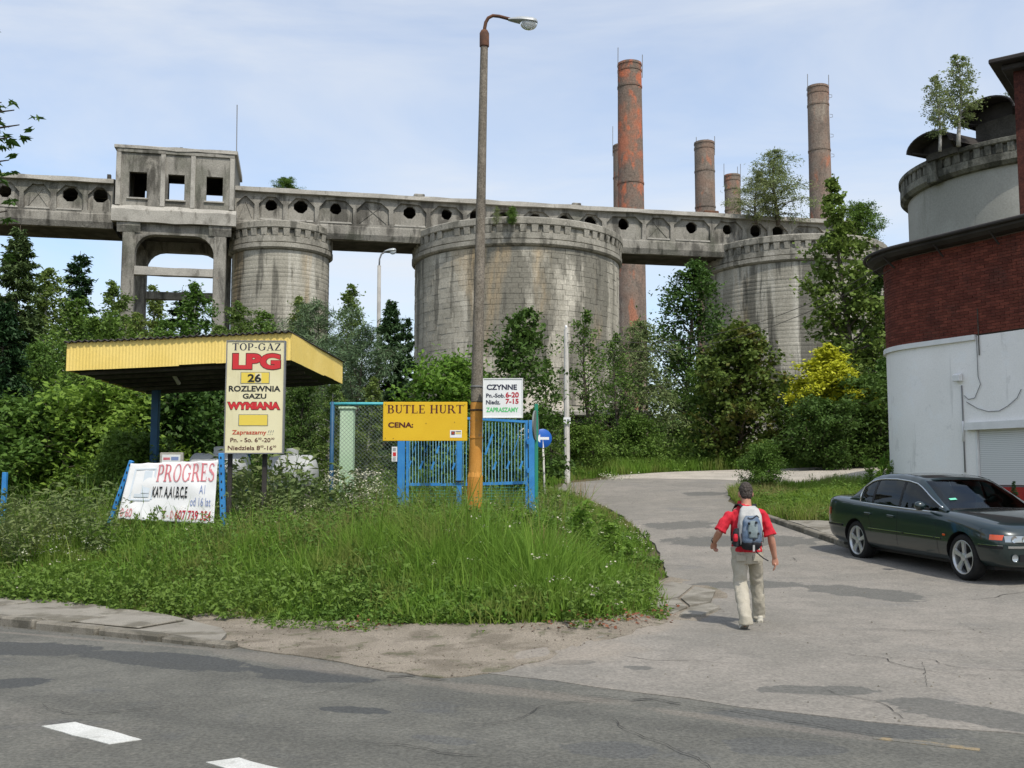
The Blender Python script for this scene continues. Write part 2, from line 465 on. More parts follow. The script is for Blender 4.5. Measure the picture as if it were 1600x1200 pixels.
# kiosk, signs, gate
MAT['canopy_yellow'] = surf('yellow_sheet_metal', (.76,.56,.145), (.81,.61,.18), 1.0, .5, .4, bump=.1, bscale=20, grain=.06, gscale=20,
    layers=[((.42,.29,.06), 1.6, (1,1,.12), .60, .74, .55), ((.78,.64,.22), .8, None, .55, .75, .35)])
MAT['board_yellow'] = surf('yellow_sign_paint', (0.665,0.408,0.011), (0.703,0.446,0.014), 1.5, .45, .4, bump=.05, grain=.04, layers=[((0.332,0.190,0.019), 5.0, None, .70, .76, .6), ((0.475,0.294,0.028), 2.4, (1,1,.15), .54, .70, .5)])
MAT['cream'] = surf('cream_sign_face', (0.665,0.608,0.370), (0.722,0.665,0.427), 1.5, .45, .4, bump=0, grain=.04, layers=[((0.418,0.361,0.209), 2.2, (1,1,.12), .56, .72, .5), ((0.285,0.237,0.142), 9, None, .66, .74, .4)])
MAT['price_yellow'] = plain('price_panel_yellow', (.72,.55,.08), .5)
MAT['lightbox'] = surf('white_lightbox_face', (.70,.71,.69), (.76,.77,.75), 2, .4, .4, bump=0, grain=.03, layers=[((.46,.45,.40), 2.6, (1,1,.12), .56, .72, .45)])
MAT['ink_black'] = plain('black_lettering', (.012,.012,.014), .5)
MAT['ink_navy'] = plain('dark_navy_lettering', (.02,.022,.045), .5)
MAT['ink_red'] = plain('red_lettering', (.55,.025,.03), .5)
MAT['ink_crimson'] = plain('crimson_lettering', (.42,.012,.03), .5)
MAT['ink_brown'] = plain('maroon_lettering', (.085,.012,.010), .5)
MAT['ink_orange'] = plain('brick_red_lettering', (.48,.07,.03), .5)
MAT['ink_green'] = plain('green_lettering', (.10,.50,.16), .5)
MAT['ink_blue'] = plain('faded_blue_lettering', (.20,.26,.46), .6)
MAT['ink_pale'] = plain('pale_blue_print', (.60,.655,.70), .7)
MAT['ink_pink'] = surf('faded_red_lettering', (.62,.22,.24), (.52,.10,.12), 2.2, .6, .3, bump=0, grain=.1, layers=[((.70,.50,.50), 2.2, None, .48, .66, .7)])
MAT['banner'] = surf('white_banner_cloth', (.70,.70,.69), (.76,.76,.75), 1.2, .6, .3, bump=.15, bscale=12, grain=.03, layers=[((.55,.54,.50), 1.6, None, .58, .75, .5)])
MAT['blue'] = surf('blue_gate_paint', (.030,.20,.50), (.045,.25,.56), 3, .5, .4, bump=.15, grain=.10, layers=[((.09,.07,.05), 9, None, .66, .74, .7)])
MAT['dark_blue'] = surf('dark_blue_post_paint', (.012,.060,.125), (.018,.085,.165), 2, .55, .4, bump=.1, grain=.10, layers=[((.06,.05,.04), 7, None, .64, .74, .6)])
MAT['cyan'] = surf('turquoise_fence_paint', (.05,.36,.40), (.08,.42,.45), 3, .5, .4, bump=.1, grain=.12, layers=[((.10,.16,.15), 6, None, .58, .7, .6)])
MAT['pale_green'] = surf('pale_green_pillar_paint', (.42,.58,.38), (.50,.64,.45), 1.5, .7, .3, bump=.2, grain=.08)
MAT['wire'] = plain('dull_wire', (.16,.19,.17), .5, .5, .5)
MAT['pole'] = surf('speckled_concrete_pole', (.155,.135,.105), (.205,.180,.145), 6, .92, .15, bump=.7, bscale=60, grain=.5, gscale=38,
    layers=[((.09,.08,.065), 1.4, (1,1,.3), .5, .7, .5)])
MAT['orange'] = surf('flaking_orange_paint', (.46,.20,.030), (.52,.24,.045), 2.5, .7, .3, bump=.4, bscale=30, grain=.15,
    layers=[((.22,.16,.09), 3.5, None, .60, .68, .75)])
MAT['lamp_grey'] = plain('lamp_housing_grey', (.36,.38,.38), .45, .5, .2)
MAT['white_post'] = surf('white_concrete_post', (.50,.48,.43), (.58,.56,.51), 3, .85, .2, bump=.3, bscale=40, grain=.15)
MAT['lamp_post_grey'] = surf('grey_lamp_post', (.27,.26,.24), (.34,.33,.30), 3, .85, .2, bump=.3, bscale=40, grain=.15)
MAT['green_post'] = plain('green_post_paint', (.02,.22,.14), .5)
MAT['sign_blue'] = plain('road_sign_blue', (.012,.10,.42), .35)
MAT['sign_back'] = plain('sign_back_grey', (.20,.22,.21), .5, .4, .4)
MAT['white_flat'] = plain('white_print', (.75,.75,.75), .5)
MAT['tank'] = surf('white_gas_tank', (.36,.37,.36), (.44,.45,.44), 1.5, .4, .4, bump=0, grain=.05)
MAT['black'] = plain('black_rubber_band', (.012,.012,.012), .6)
# plants
MAT['bark'] = surf('grey_bark', (.075,.062,.048), (.125,.105,.082), 5, .95, .1, bump=.8, bscale=25, bdist=.02, grain=.3, world=False)
MAT['birch_bark'] = surf('white_birch_bark', (.38,.36,.32), (.46,.44,.40), 3, .9, .15, bump=.4, grain=.2, world=False, layers=[((.05,.045,.04), 5, (1,1,3), .6, .68, .8)])
MAT['l_dark'] = leafmat('dark_green_leaves', (0.037,0.086,0.017), (0.076,0.148,0.026), .30)
MAT['l_mid'] = leafmat('mid_green_leaves', (0.062,0.139,0.022), (0.126,0.223,0.038), .35)
MAT['l_bright'] = leafmat('bright_green_leaves', (0.109,0.227,0.027), (0.192,0.323,0.048), .40)
MAT['l_birch'] = leafmat('birch_leaves', (0.099,0.173,0.036), (0.181,0.256,0.062), .38)
MAT['l_willow'] = leafmat('grey_green_willow_leaves', (0.153,0.215,0.074), (0.270,0.329,0.136), .35)
MAT['l_maple'] = leafmat('maple_leaves', (0.039,0.096,0.018), (0.107,0.166,0.029), .30, c=(.14,.055,.02), camt=.55)
MAT['l_poplar'] = leafmat('poplar_leaves', (0.055,0.124,0.019), (0.153,0.239,0.047), .32)
MAT['l_spruce'] = leafmat('spruce_needles', (0.019,0.053,0.018), (0.042,0.091,0.028), .12)
MAT['l_larch'] = leafmat('larch_needles', (0.039,0.082,0.026), (0.089,0.145,0.043), .2)
MAT['l_pine'] = leafmat('blue_green_pine_needles', (0.055,0.108,0.048), (0.111,0.181,0.079), .15)
MAT['l_yellow'] = leafmat('golden_yellow_leaves', (.38,.42,.018), (.62,.64,.055), .35)
MAT['grass'] = leafmat('meadow_grass_blades', (0.098,0.216,0.023), (0.196,0.328,0.044), .40, c=(.24,.23,.075), camt=.6)
MAT['weed'] = leafmat('weed_leaves', (0.062,0.143,0.021), (0.139,0.239,0.040), .35)
MAT['mugwort'] = leafmat('mugwort_leaves', (0.090,0.143,0.042), (0.164,0.224,0.077), .3)
MAT['dry'] = leafmat('dry_straw_blades', (.30,.22,.085), (.38,.29,.13), .3)
MAT['flower'] = leafmat('cream_flower_heads', (.50,.52,.36), (.62,.62,.48), .3)
MAT['dead_leaf'] = leafmat('fallen_red_leaves', (.15,.045,.022), (.22,.10,.05), .2)
# ------------------------------------------------------------------ ground, street, drive
rng = np.random.default_rng(7)
def rough_edge(pts, step=.35, amp=.05, seed=1):
    """a polygon whose sides are broken up"""
    rnd = random.Random(seed); out = []
    n = len(pts)
    for i in range(n):
        a, b = Vector(pts[i][:2]), Vector(pts[(i + 1) % n][:2])
        L = (b - a).length
        if L > 30: out.append(a); continue
        k = max(1, int(L / step))
        d = (b - a); nn = Vector((-d.y, d.x)).normalized() if L > 0 else Vector((0, 0))
        for j in range(k):
            p = a + d * (j / k)
            w = amp * (mnoise.noise(Vector((p.x * 1.1, p.y * 1.1, seed * 3.1))) * 1.6 + rnd.uniform(-.5, .5))
            out.append(p + nn * w)
    return [(p.x, p.y) for p in out]
def sheet(name, poly, off, mat, step=1.0, kind='structure', parent=None, thick=0.0):
    bm = bmesh.new()
    vs = [bm.verts.new((p[0], p[1], 0)) for p in poly]
    f = bm.faces.new(vs)
    bmesh.ops.triangulate(bm, faces=[f])
    xs = [p[0] for p in poly]; ys = [p[1] for p in poly]
    for ax, (lo, hi) in ((0, (min(xs), max(xs))), (1, (min(ys), max(ys)))):
        t = math.floor(lo / step) * step + step * .37
        while t < hi:
            co = (t, 0, 0) if ax == 0 else (0, t, 0)
            no = (1, 0, 0) if ax == 0 else (0, 1, 0)
            bmesh.ops.bisect_plane(bm, geom=bm.verts[:] + bm.edges[:] + bm.faces[:], plane_co=co, plane_no=no)
            t += step
    for v in bm.verts: v.co.z = zgf(v.co.x, v.co.y) + off
    bmesh.ops.recalc_face_normals(bm, faces=bm.faces)
    for fc in bm.faces:
        if fc.normal.z < 0: fc.normal_flip()
    bd = [e for e in bm.edges if e.is_boundary]
    r = bmesh.ops.extrude_edge_only(bm, edges=bd)
    for v in [e for e in r['geom'] if isinstance(e, bmesh.types.BMVert)]: v.co.z -= off + .03
    if thick:
        r = bmesh.ops.extrude_face_region(bm, geom=bm.faces[:])
        for v in [e for e in r['geom'] if isinstance(e, bmesh.types.BMVert)]: v.co.z -= 0
        top = [e for e in r['geom'] if isinstance(e, bmesh.types.BMFace)]
        tv = {v for fc in top for v in fc.verts}
        for v in tv: v.co.z += thick
        bmesh.ops.recalc_face_normals(bm, faces=bm.faces)
    me = bpy.data.meshes.new(name); bm.to_mesh(me); bm.free()
    me.materials.append(mat)
    o = link(name, me, parent)
    if kind and parent is None: o['kind'] = kind
    return o
def P2(v): return (v.x, v.y)

# the terrain: one sheet to the horizon, fine near the camera
gx = np.unique(np.concatenate([np.linspace(-900, -40, 22), np.arange(-40, 45, .75), np.linspace(45, 900, 22)]))
gy = np.unique(np.concatenate([np.linspace(-300, -12, 12), np.arange(-12, 62, .75), np.linspace(62, 1500, 30)]))
GX, GY = np.meshgrid(gx, gy)
GZ = zg(GX, GY) - .03
tv = np.stack([GX.ravel(), GY.ravel(), GZ.ravel()], 1)
nx, ny = len(gx), len(gy)
ii = (np.arange(ny - 1)[:, None] * nx + np.arange(nx - 1)[None]).ravel()
tl = np.stack([ii, ii + 1, ii + nx + 1, ii + nx], 1)
terrain = link('ground', arr_mesh('ground', tv, tl.ravel(), np.arange(len(tl)) * 4, np.full(len(tl), 4), MAT['soil'], True))
terrain['kind'] = 'structure'

st_poly = [street(a, s) for a, s in ((-70, 0), (-40, 0), (-20, 0), (-6, 0.0), (-.6, .02), (0, .3), (1.5, .8), (3.2, .9), (6, .7), (10, .8), (20, 0.8), (70, .8), (70, -13), (-70, -13))]
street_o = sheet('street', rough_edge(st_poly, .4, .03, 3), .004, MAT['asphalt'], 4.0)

# the drive into the works with the open yard on the right
drv = [g(690, 1022), g(800, 1018), g(900, 1008), g(985, 990), g(1056, 966), g(1062, 940), g(1046, 905), g(1030, 870), g(1020, 850), g(975, 808), g(925, 783), g(868, 766),
       g(880, 756), g(960, 748)]
drv = [P2(p) for p in drv] + [(4.2, 40.2), (7, 41.2), (11, 41.5), (17, 41.8), (17, 33.8), (10.5, 33.4), (8.2, 33.0), (6.9, 32.0), (6.15, 29), (6.0, 25.5), (6.12, 24), (6.3, 21.5), (6.45, 19.55), (7.6, 19.3), (11, 20), (22, 20),
       street(24, .3), street(14, .25), street(8.5, -.05), street(5, -.22), street(2.6, .15)]
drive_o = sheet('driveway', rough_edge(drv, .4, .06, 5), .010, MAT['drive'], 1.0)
sheet('gravel_strip', rough_edge([(3.6, 38.6), (5.2, 38.0), (7.5, 36.2), (9, 34.2), (12, 34.0), (17, 34.4), (17, 41.7), (11, 41.4), (7, 41.1), (4.6, 40.2)], .5, .15, 9), .014, MAT['gravel'], 1.0)
# sandy verge between street and weeds
dirt = [g(330, 1006), g(420, 1019), g(520, 1034), g(600, 1050), g(690, 1062), g(790, 1052), g(880, 1020), g(985, 992), g(1058, 968), g(1040, 955), g(960, 958), g(800, 962), g(640, 958), g(500, 950), g(380, 945), g(300, 965)]
sheet('dirt_verge', rough_edge([P2(p) for p in dirt], .16, .055, 12), .0135, MAT['dirt'], .8)
# worn white dashes of the centre line
def dash(name, pts):
    c = [P2(g(*p)) for p in pts]
    sheet(name, rough_edge(c, .12, .012, 40), .008, MAT['white_line'], 2.0)
dash('lane_marking', [(65, 1136), (116, 1130), (221, 1157), (172, 1164)])
dash('lane_marking', [(322, 1193), (372, 1186), (470, 1211), (420, 1220)])
sheet('edge_marking', rough_edge([P2(g(*p)) for p in ((1365, 1152), (1450, 1160), (1530, 1171), (1530, 1175), (1445, 1165), (1365, 1156))], .1, .015, 41), .008, MAT['yellow_line'], 2.0)
# edge crack and broken spots where drive and street meet
def crack(pts, w, seed, name='pavement_crack'):
    rnd = random.Random(seed)
    q = [Vector(P2(g(*p))) for p in pts]
    a, b = [], []
    for i in range(len(q) - 1):
        n = max(2, int((q[i + 1] - q[i]).length / .08))
        for j in range(n):
            p = q[i].lerp(q[i + 1], j / n)
            p += Vector((rnd.uniform(-.012, .012), rnd.uniform(-.018, .018)))
            h = w * rnd.uniform(.25, 1.0)
            a.append((p.x, p.y + h)); b.append((p.x, p.y - h))
    bm = MB()
    v = []
    for (x0, y0), (x1, y1) in zip(a, b):
        v += [(x0, y0, zgf(x0, y0) + .0165), (x1, y1, zgf(x1, y1) + .0165)]
    bm.add(v, [(2 * i, 2 * i + 1, 2 * i + 3, 2 * i + 2) for i in range(len(a) - 1)])
    o = bm.build(name, MAT['crack']); o['kind'] = 'structure'
MAT['crack'] = plain('dark_crack', (.045, .042, .038), .95, .1)
crack([(735, 1071), (800, 1076), (870, 1086), (960, 1093), (1000, 1098)], .006, 1)
crack([(985, 1098), (1020, 1094), (1050, 1100), (1075, 1106)], .014, 2)
crack([(1080, 1106), (1150, 1114), (1230, 1128), (1330, 1146), (1420, 1158)], .008, 3)
crack([(606, 1059), (640, 1058), (660, 1061)], .022, 4)
crack([(660, 1062), (684, 1063), (705, 1066)], .016, 9)
crack([(1045, 940), (1090, 935), (1128, 925), (1140, 918)], .005, 5)
crack([(1020, 952), (1060, 950), (1110, 958), (1135, 952)], .005, 6)
crack([(1460, 960), (1500, 975), (1530, 990), (1580, 1000)], .010, 7)
crack([(1390, 1015), (1440, 1035), (1450, 1080)], .007, 8)

# finer cracks wandering over street and drive
def wander(px, py, ang, L, w, seed):
    rd = random.Random(seed); p = g(px, py); pts = []
    x, y = p.x, p.y
    m = MB(); v = []
    n = int(L / .07)
    for k in range(n):
        ang += rd.gauss(0, .28); x += .07 * math.cos(ang); y += .07 * math.sin(ang)
        h = w * (.3 + .7 * math.sin(math.pi * (k + .5) / n)) * rd.uniform(.4, 1.2)
        nx_, ny_ = -math.sin(ang) * h, math.cos(ang) * h
        z = zgf(x, y) + .0165
        v += [(x + nx_, y + ny_, z), (x - nx_, y - ny_, z)]
    m.add(v, [(2 * i, 2 * i + 1, 2 * i + 3, 2 * i + 2) for i in range(n - 1)])
    m.build('pavement_crack', MAT['crack'])['kind'] = 'structure'
for k, (px_, py_, an, L_k) in enumerate(((1290, 985, .3, 2.2), (1330, 1030, -.2, 2.6), (1180, 1040, 2.6, 1.6), (1560, 1060, 1.9, 2.0), (1100, 890, 1.2, 3.0), (1240, 880, .6, 2.6), (980, 790, 1.0, 4.0), (1090, 800, .4, 3.0),
                                        (300, 1110, -.5, 2.2), (700, 1130, -.45, 2.4), (930, 1120, -.5, 1.8), (520, 1160, -.3, 1.2), (60, 1100, -.5, 1.6), (1420, 1130, 2.4, 1.2), (1500, 940, .2, 2.0))):
    wander(px_, py_, an, L_k, .0045 if py_ > 950 else .008, 300 + k)
# kerb stones along the street on the left, each its own stone
kerb_root = thing('street_kerb', 'worn grey kerb stones along the street below the tall weeds', 'kerb', (*street(-3, .08), 0))
rnd = random.Random(4)
a = -.05
while a > -26:
    L = rnd.uniform(.92, 1.0)
    A = Vector((*street(a, .08 + rnd.uniform(-.012, .012)), 0)); B = Vector((*street(a - L + .018, .08 + rnd.uniform(-.012, .012)), 0))
    h = .10 + rnd.uniform(-.015, .012) - (.03 if a > -1 else 0)
    m = MB(); m.bar(A + Vector((0, 0, h / 2 - .05)), B + Vector((0, 0, h / 2 - .05)), .15, h + .1)
    m.build('kerb_stone', MAT['kerb'], kerb_root, bevel=.022)
    a -= L
# footpath of cast slabs behind the kerb
path_root = sheet('footpath', rough_edge([street(-.3, .17), street(-26, .17), street(-26, 1.75), street(-4, 1.5), street(-2.2, 1.25), street(-.9, .8)], .3, .05, 51), .055, MAT['slab'], 1.0)
a = -1.6
for k in range(16):
    L = rnd.uniform(.9, 1.3)
    s0, s1 = .24 + rnd.uniform(-.03, .05), rnd.uniform(.95, 1.25)
    q = [street(a, s0), street(a - L, s0 + rnd.uniform(-.03, .03)), street(a - L + rnd.uniform(-.04, .04), s1), street(a + rnd.uniform(-.04, .04), s1 - .03)]
    z0, tilt = .058, rnd.uniform(-.006, .012)
    m = MB()
    m.add([(x, y, z0) for x, y in q] + [(x, y, z0 + .022 + (tilt if i > 1 else 0)) for i, (x, y) in enumerate(q)],
          [(0,3,2,1),(4,5,6,7),(0,1,5,4),(1,2,6,5),(2,3,7,6),(3,0,4,7)])
    m.build('slab', MAT['slab'], path_root, bevel=.01)
    a -= L + rnd.uniform(.02, .05)
# kerb and slab path at the grass island by the parked car
isl_root = thing('island_kerb', 'pale kerb stones curving past the grass island behind the parked car', 'kerb', (6.2, 22, zgf(6.2, 22)))
kp = [(6.05, 25.6), (6.08, 24.7), (6.14, 23.8), (6.2, 22.9), (6.27, 22.0), (6.34, 21.1), (6.42, 20.2), (6.5, 19.35)]
for p, q in zip(kp[:-1], kp[1:]):
    A = Vector((*p, zgf(*p) + .03)); B = Vector((*q, zgf(*q) + .03))
    d = (B - A).normalized()
    MB().bar(A + d * .01, B - d * .01, .16, .18).build('kerb_stone', MAT['kerb'], isl_root, bevel=.02)
sheet('island_path', rough_edge([(6.3, 23.6), (6.36, 22.9), (6.46, 21.5), (6.66, 19.4), (8.2, 19.4), (8.0, 21), (7.6, 22.6), (7.0, 23.4)], .3, .05, 61), .09, MAT['slab'], 1.0)
sheet('corner_dirt', rough_edge([P2(g(*p)) for p in ((1000, 918), (1050, 902), (1100, 912), (1132, 928), (1128, 956), (1096, 972), (1040, 970), (1000, 956))], .2, .05, 63), .0115, MAT['dirt'], 1.0)
# broken concrete pieces at the corner of the verge
cr = thing('broken_slab', 'broken pale concrete slab at the grassy corner of the drive', 'slab', tuple(g(1060, 935)))
for i, pts in enumerate([[(1006, 925), (1050, 912), (1082, 918), (1060, 936), (1015, 944)], [(1064, 938), (1086, 920), (1118, 926), (1110, 944), (1078, 950)],
                         [(1012, 948), (1058, 939), (1074, 953), (1052, 963), (1022, 958)], [(1078, 954), (1112, 947), (1124, 954), (1096, 966), (1062, 965)]]):
    q = [P2(p_) for p_ in (g(*p) for p in pts)]
    m = MB(); n = len(q)
    m.add([(x, y, zgf(x, y) - .02) for x, y in q] + [(x, y, zgf(x, y) + .032 + .004 * i) for x, y in q],
          [tuple(range(n))[::-1], tuple(range(n, 2 * n))] + [(j, (j + 1) % n, (j + 1) % n + n, j + n) for j in range(n)])
    m.build('concrete_piece', MAT['slab'], cr)
# ------------------------------------------------------------------ the cement works
GD = Vector((4.76, 1.0, 0)).normalized()             # direction of the overhead gallery, receding to the right
GN = Vector((GD.y, -GD.x, 0))                        # its face towards the camera
GO = Vector((0, 76, 0))
def g_t(px, off=0.0):
    """distance along the gallery front seen at a photo column"""
    k = (px - 800) / F / 0.9785          # rows of the gallery lie well above the picture's middle
    # point GO + off*GN + t*GD with x = k*y
    ox, oy = GO.x + GN.x * off, GO.y + GN.y * off
    return (k * oy - ox) / (GD.x - k * GD.y)
GM = Matrix.Translation(GO) @ Matrix((( GD.x, -GN.x, 0, 0), (GD.y, -GN.y, 0, 0), (0, 0, 1, 0), (0, 0, 0, 1)))   # local: x along, y away, z up
ZB, ZT = 19.5, 22.2

def lerp(a, b, t): return a + (b - a) * t
gal = thing('conveyor_gallery', 'long weathered concrete gallery with octagonal holes running above the silos', 'gallery', tuple(GM @ Vector((0, 2, ZB))))
GW = 4.2                                               # gallery width
def bay(m_t0, m_t1, hole, seed):
    """one wall bay: sunk chamfered panel with an octagonal opening or crossed ribs"""
    rnd = random.Random(seed)
    w = m_t1 - m_t0; c = (m_t0 + m_t1) / 2
    z0, z1 = ZB + .72, ZT - .28
    px0, px1 = m_t0 + .16, m_t1 - .16
    ch = .55 if hole != 2 else .35
    rec = [(px0, z0), (c, z0), (px1, z0), (px1, z1 - ch), (px1 - ch, z1), (c, z1), (px0 + ch, z1), (px0, z1 - ch)]
    out = [(m_t0, ZB), (c, ZB), (m_t1, ZB), (m_t1, z1 - ch), (m_t1, ZT), (c, ZT), (m_t0, ZT), (m_t0, z1 - ch)]
    hr = .50 * rnd.uniform(.86, 1.08); hz = lerp(z0, z1, .66)
    oc = [(c - .92 * hr, hz - .38 * hr), (c - .38 * hr, hz - .92 * hr), (c + .38 * hr, hz - .92 * hr), (c + .92 * hr, hz - .38 * hr), (c + .92 * hr, hz + .38 * hr), (c + .38 * hr, hz + .92 * hr), (c - .38 * hr, hz + .92 * hr), (c - .92 * hr, hz + .38 * hr)]
    rec = [(u + rnd.uniform(-.05, .05), w_ + rnd.uniform(-.05, .05)) for u, w_ in rec]
    oc = [(u + rnd.uniform(-.04, .04), w_ + rnd.uniform(-.04, .04)) for u, w_ in oc]
    D = .20
    m = MB()
    def ring(p, d): return [GM @ Vector((u, d, w_)) for u, w_ in p]
    v = ring(out, 0) + ring(rec, 0) + ring(rec, D)
    f = [(i, (i + 1) % 8, 8 + (i + 1) % 8, 8 + i) for i in range(8)] + [(8 + i, 8 + (i + 1) % 8, 16 + (i + 1) % 8, 16 + i) for i in range(8)]
    if hole:
        # the back of the recess: connect the recess ring to the octagon by nearest corners
        v += ring(oc, D) + ring(oc, D + .28)
        O_ = [24 + i for i in range(8)]
        # recess corners order: 7 left-upper,0 lower-left,1 bottom-mid,2 lower-right,3 right-upper,4,5 top-mid,6
        f += [(16 + 7, 16 + 0, O_[0], O_[7]), (16 + 0, 16 + 1, O_[1], O_[0]), (16 + 1, O_[2], O_[1]), (16 + 1, 16 + 2, O_[3], O_[2]), (16 + 2, 16 + 3, O_[4], O_[3]),
              (16 + 3, 16 + 4, O_[5], O_[4]), (16 + 4, 16 + 5, O_[6], O_[5]) , (16 + 5, 16 + 6, O_[6]), (16 + 6, 16 + 7, O_[7], O_[6])]
        f += [(O_[i], O_[(i + 1) % 8], O_[(i + 1) % 8] + 8, O_[i] + 8) for i in range(8)]
    else:
        f += [tuple(16 + i for i in range(8))]
    m.add(v, f)
    # back skin
    wob = [GM @ Vector((u, D + .28, w_)) for u, w_ in out]
    if not hole: m.add(wob, [tuple(range(8))])
    o = m.build('wall_panel', MAT['gallery'], gal)
    # ribs and a sill in the panel
    if not hole or hole == 3:
        r = MB()
        for s in (-1, 1):
            A = GM @ Vector((c - s * (w / 2 - .35), D - .005, z0 + .15)); B = GM @ Vector((c + s * (w / 2 - .75), D - .005, z1 - .25))
            r.bar(A, B, .09, .03)
        r.build('rib', MAT['gallery'], o)
    if rnd.random() < .75:
        MB().prism([(px0 + .05, z0 - .02), (px1 - .05, z0 - .02), (px1 - .1, z0 + .10), (px0 + .1, z0 + .10)], -.04, .12, GM).build('sill', MAT['gallery_light'], o)
def span(bounds, holes, seed):
    for i in range(len(bounds) - 1):
        bay(bounds[i], bounds[i + 1], holes[i], seed + i)
# bays, from the photo's columns
left_cols = [-110, -66, -22, 34, 84, 134, 178]
span([g_t(c) for c in left_cols], [0, 1, 1, 0, 1, 1], 100)
right_cols = [366, 402, 446, 495, 555, 612, 670, 727, 762, 812, 864, 902, 944, 1006, 1050, 1112, 1162, 1200, 1232, 1290, 1345]
span([g_t(c) for c in right_cols], [0, 1, 1, 1, 0, 1, 1, 1, 1, 1, 1, 1, 1, 0, 1, 1, 1, 1, 0, 0], 200)
def run(name, t0, t1, poly, mat, parent, seed=0, wob=.03, n=None):
    """a long member along the gallery, section poly = (depth, z), slightly uneven"""
    n = n or max(2, int((t1 - t0) / 1.3)); k = len(poly)
    v = []
    for i in range(n + 1):
        t = lerp(t0, t1, i / n)
        for j, (d, z) in enumerate(poly):
            w = wob * mnoise.noise(Vector((t * .8, j * 3.3, seed)))
            v.append(GM @ Vector((t, d + w, z + 1.4 * wob * mnoise.noise(Vector((t * .6, j * 7.7, seed + 9))))))
    f = [(i * k + j, i * k + (j + 1) % k, (i + 1) * k + (j + 1) % k, (i + 1) * k + j) for i in range(n) for j in range(k)]
    f += [tuple(range(k)), tuple(n * k + j for j in range(k))]
    return MB().add(v, f).build(name, mat, parent)
for t0, t1, sd in ((g_t(-110), g_t(178), 1), (g_t(367), g_t(1345), 2)):
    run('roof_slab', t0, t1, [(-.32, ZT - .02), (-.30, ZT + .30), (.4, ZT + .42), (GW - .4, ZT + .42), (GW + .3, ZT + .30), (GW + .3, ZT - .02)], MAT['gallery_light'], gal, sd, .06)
    run('bottom_beam', t0, t1, [(-.06, ZB - .05), (-.05, ZB + .50), (.002, ZB + .58), (.5, ZB + .5), (.5, ZB - .45), (.1, ZB - .45)], MAT['gallery'], gal, sd + 3, .03)
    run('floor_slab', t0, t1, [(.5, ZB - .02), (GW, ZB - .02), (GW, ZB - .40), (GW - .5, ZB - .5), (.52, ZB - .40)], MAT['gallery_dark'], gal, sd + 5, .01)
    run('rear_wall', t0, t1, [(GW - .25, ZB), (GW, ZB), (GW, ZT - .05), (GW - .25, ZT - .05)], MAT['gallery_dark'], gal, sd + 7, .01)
# worn tops: bits of parapet, small vents and stubs on the roof
for px, h in ((165, .55), (276 - 90, .0),):
    if h:
        t = g_t(px)
        MB().box((t - .12, 1.0, ZT + .35), (t + .12, 1.3, ZT + .42 + h), GM).build('vent_stub', MAT['gallery_dark'], gal)
for px, w in ((1110, 1.2), (655, .8), (900, .7)):
    t = g_t(px)
    MB().box((t - w / 2, -.25, ZT + .26), (t + w / 2, .6, ZT + .50), GM).build('roof_patch', MAT['rust'] if px == 1110 else MAT['gallery'], gal, bevel=.05)

# the house on stilts over the gallery
TW0, TW1 = g_t(180, 1.3), g_t(366, 1.3)
F0 = -1.3; DEP = 6.6
tw = thing('transfer_house', 'square concrete house on tall legs with three empty windows astride the gallery', 'tower', tuple(GM @ Vector(((TW0 + TW1) / 2, 2, 2.4))))
ZF, ZR = 19.55, 24.42
def holed(u0, u1, z0, z1, d0, d1, holes, name, mat, parent, axis=0):
    """wall slab with rectangular openings; axis 0 runs along the gallery, 1 across it"""
    us = sorted({u0, u1, *[h[0] for h in holes], *[h[1] for h in holes]}); zs = sorted({z0, z1, *[h[2] for h in holes], *[h[3] for h in holes]})
    m = MB()
    def p(u, d, z): return GM @ Vector((u, d, z)) if axis == 0 else GM @ Vector((d, u, z))
    for i in range(len(us) - 1):
        for j in range(len(zs) - 1):
            cu, cz = (us[i] + us[i + 1]) / 2, (zs[j] + zs[j + 1]) / 2
            if any(h[0] < cu < h[1] and h[2] < cz < h[3] for h in holes): continue
            for d in (d0, d1):
                m.add([p(us[i], d, zs[j]), p(us[i + 1], d, zs[j]), p(us[i + 1], d, zs[j + 1]), p(us[i], d, zs[j + 1])], [(0, 1, 2, 3)])
    for a, b, c, e in [(u0, u1, z0, z1)] + list(holes):
        m.add([p(a, d0, c), p(b, d0, c), p(b, d0, e), p(a, d0, e), p(a, d1, c), p(b, d1, c), p(b, d1, e), p(a, d1, e)],
              [(0, 1, 5, 4), (1, 2, 6, 5), (2, 3, 7, 6), (3, 0, 4, 7)])
    me = bpy.data.meshes.new(name)
    off = root_loc(parent)
    me.from_pydata([tuple(Vector(v) - off) for v in m.v], [], m.f)
    me.materials.append(mat)
    return link(name, me, parent)
def wx(px): return g_t(px, 1.3)
fw = [(wx(201), wx(229), 20.98, 22.80), (wx(262), wx(288), 20.95, 22.76), (wx(322), wx(348), 21.0, 22.76)]
wall_f = holed(TW0, TW1, ZF, ZR, F0, F0 + .35, fw, 'front_wall', MAT['gallery'], tw)
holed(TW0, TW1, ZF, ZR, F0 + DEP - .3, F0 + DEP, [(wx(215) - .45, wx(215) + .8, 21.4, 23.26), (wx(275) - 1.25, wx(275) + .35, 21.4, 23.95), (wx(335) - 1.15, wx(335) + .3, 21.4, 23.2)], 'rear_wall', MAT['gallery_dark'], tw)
holed(F0 + .35, F0 + DEP - .3, ZF, ZR, TW0, TW0 + .3, [], 'side_wall', MAT['gallery'], tw, 1)
holed(F0 + .35, F0 + DEP - .3, ZF, ZR, TW1 - .3, TW1, [], 'side_wall', MAT['gallery'], tw, 1)
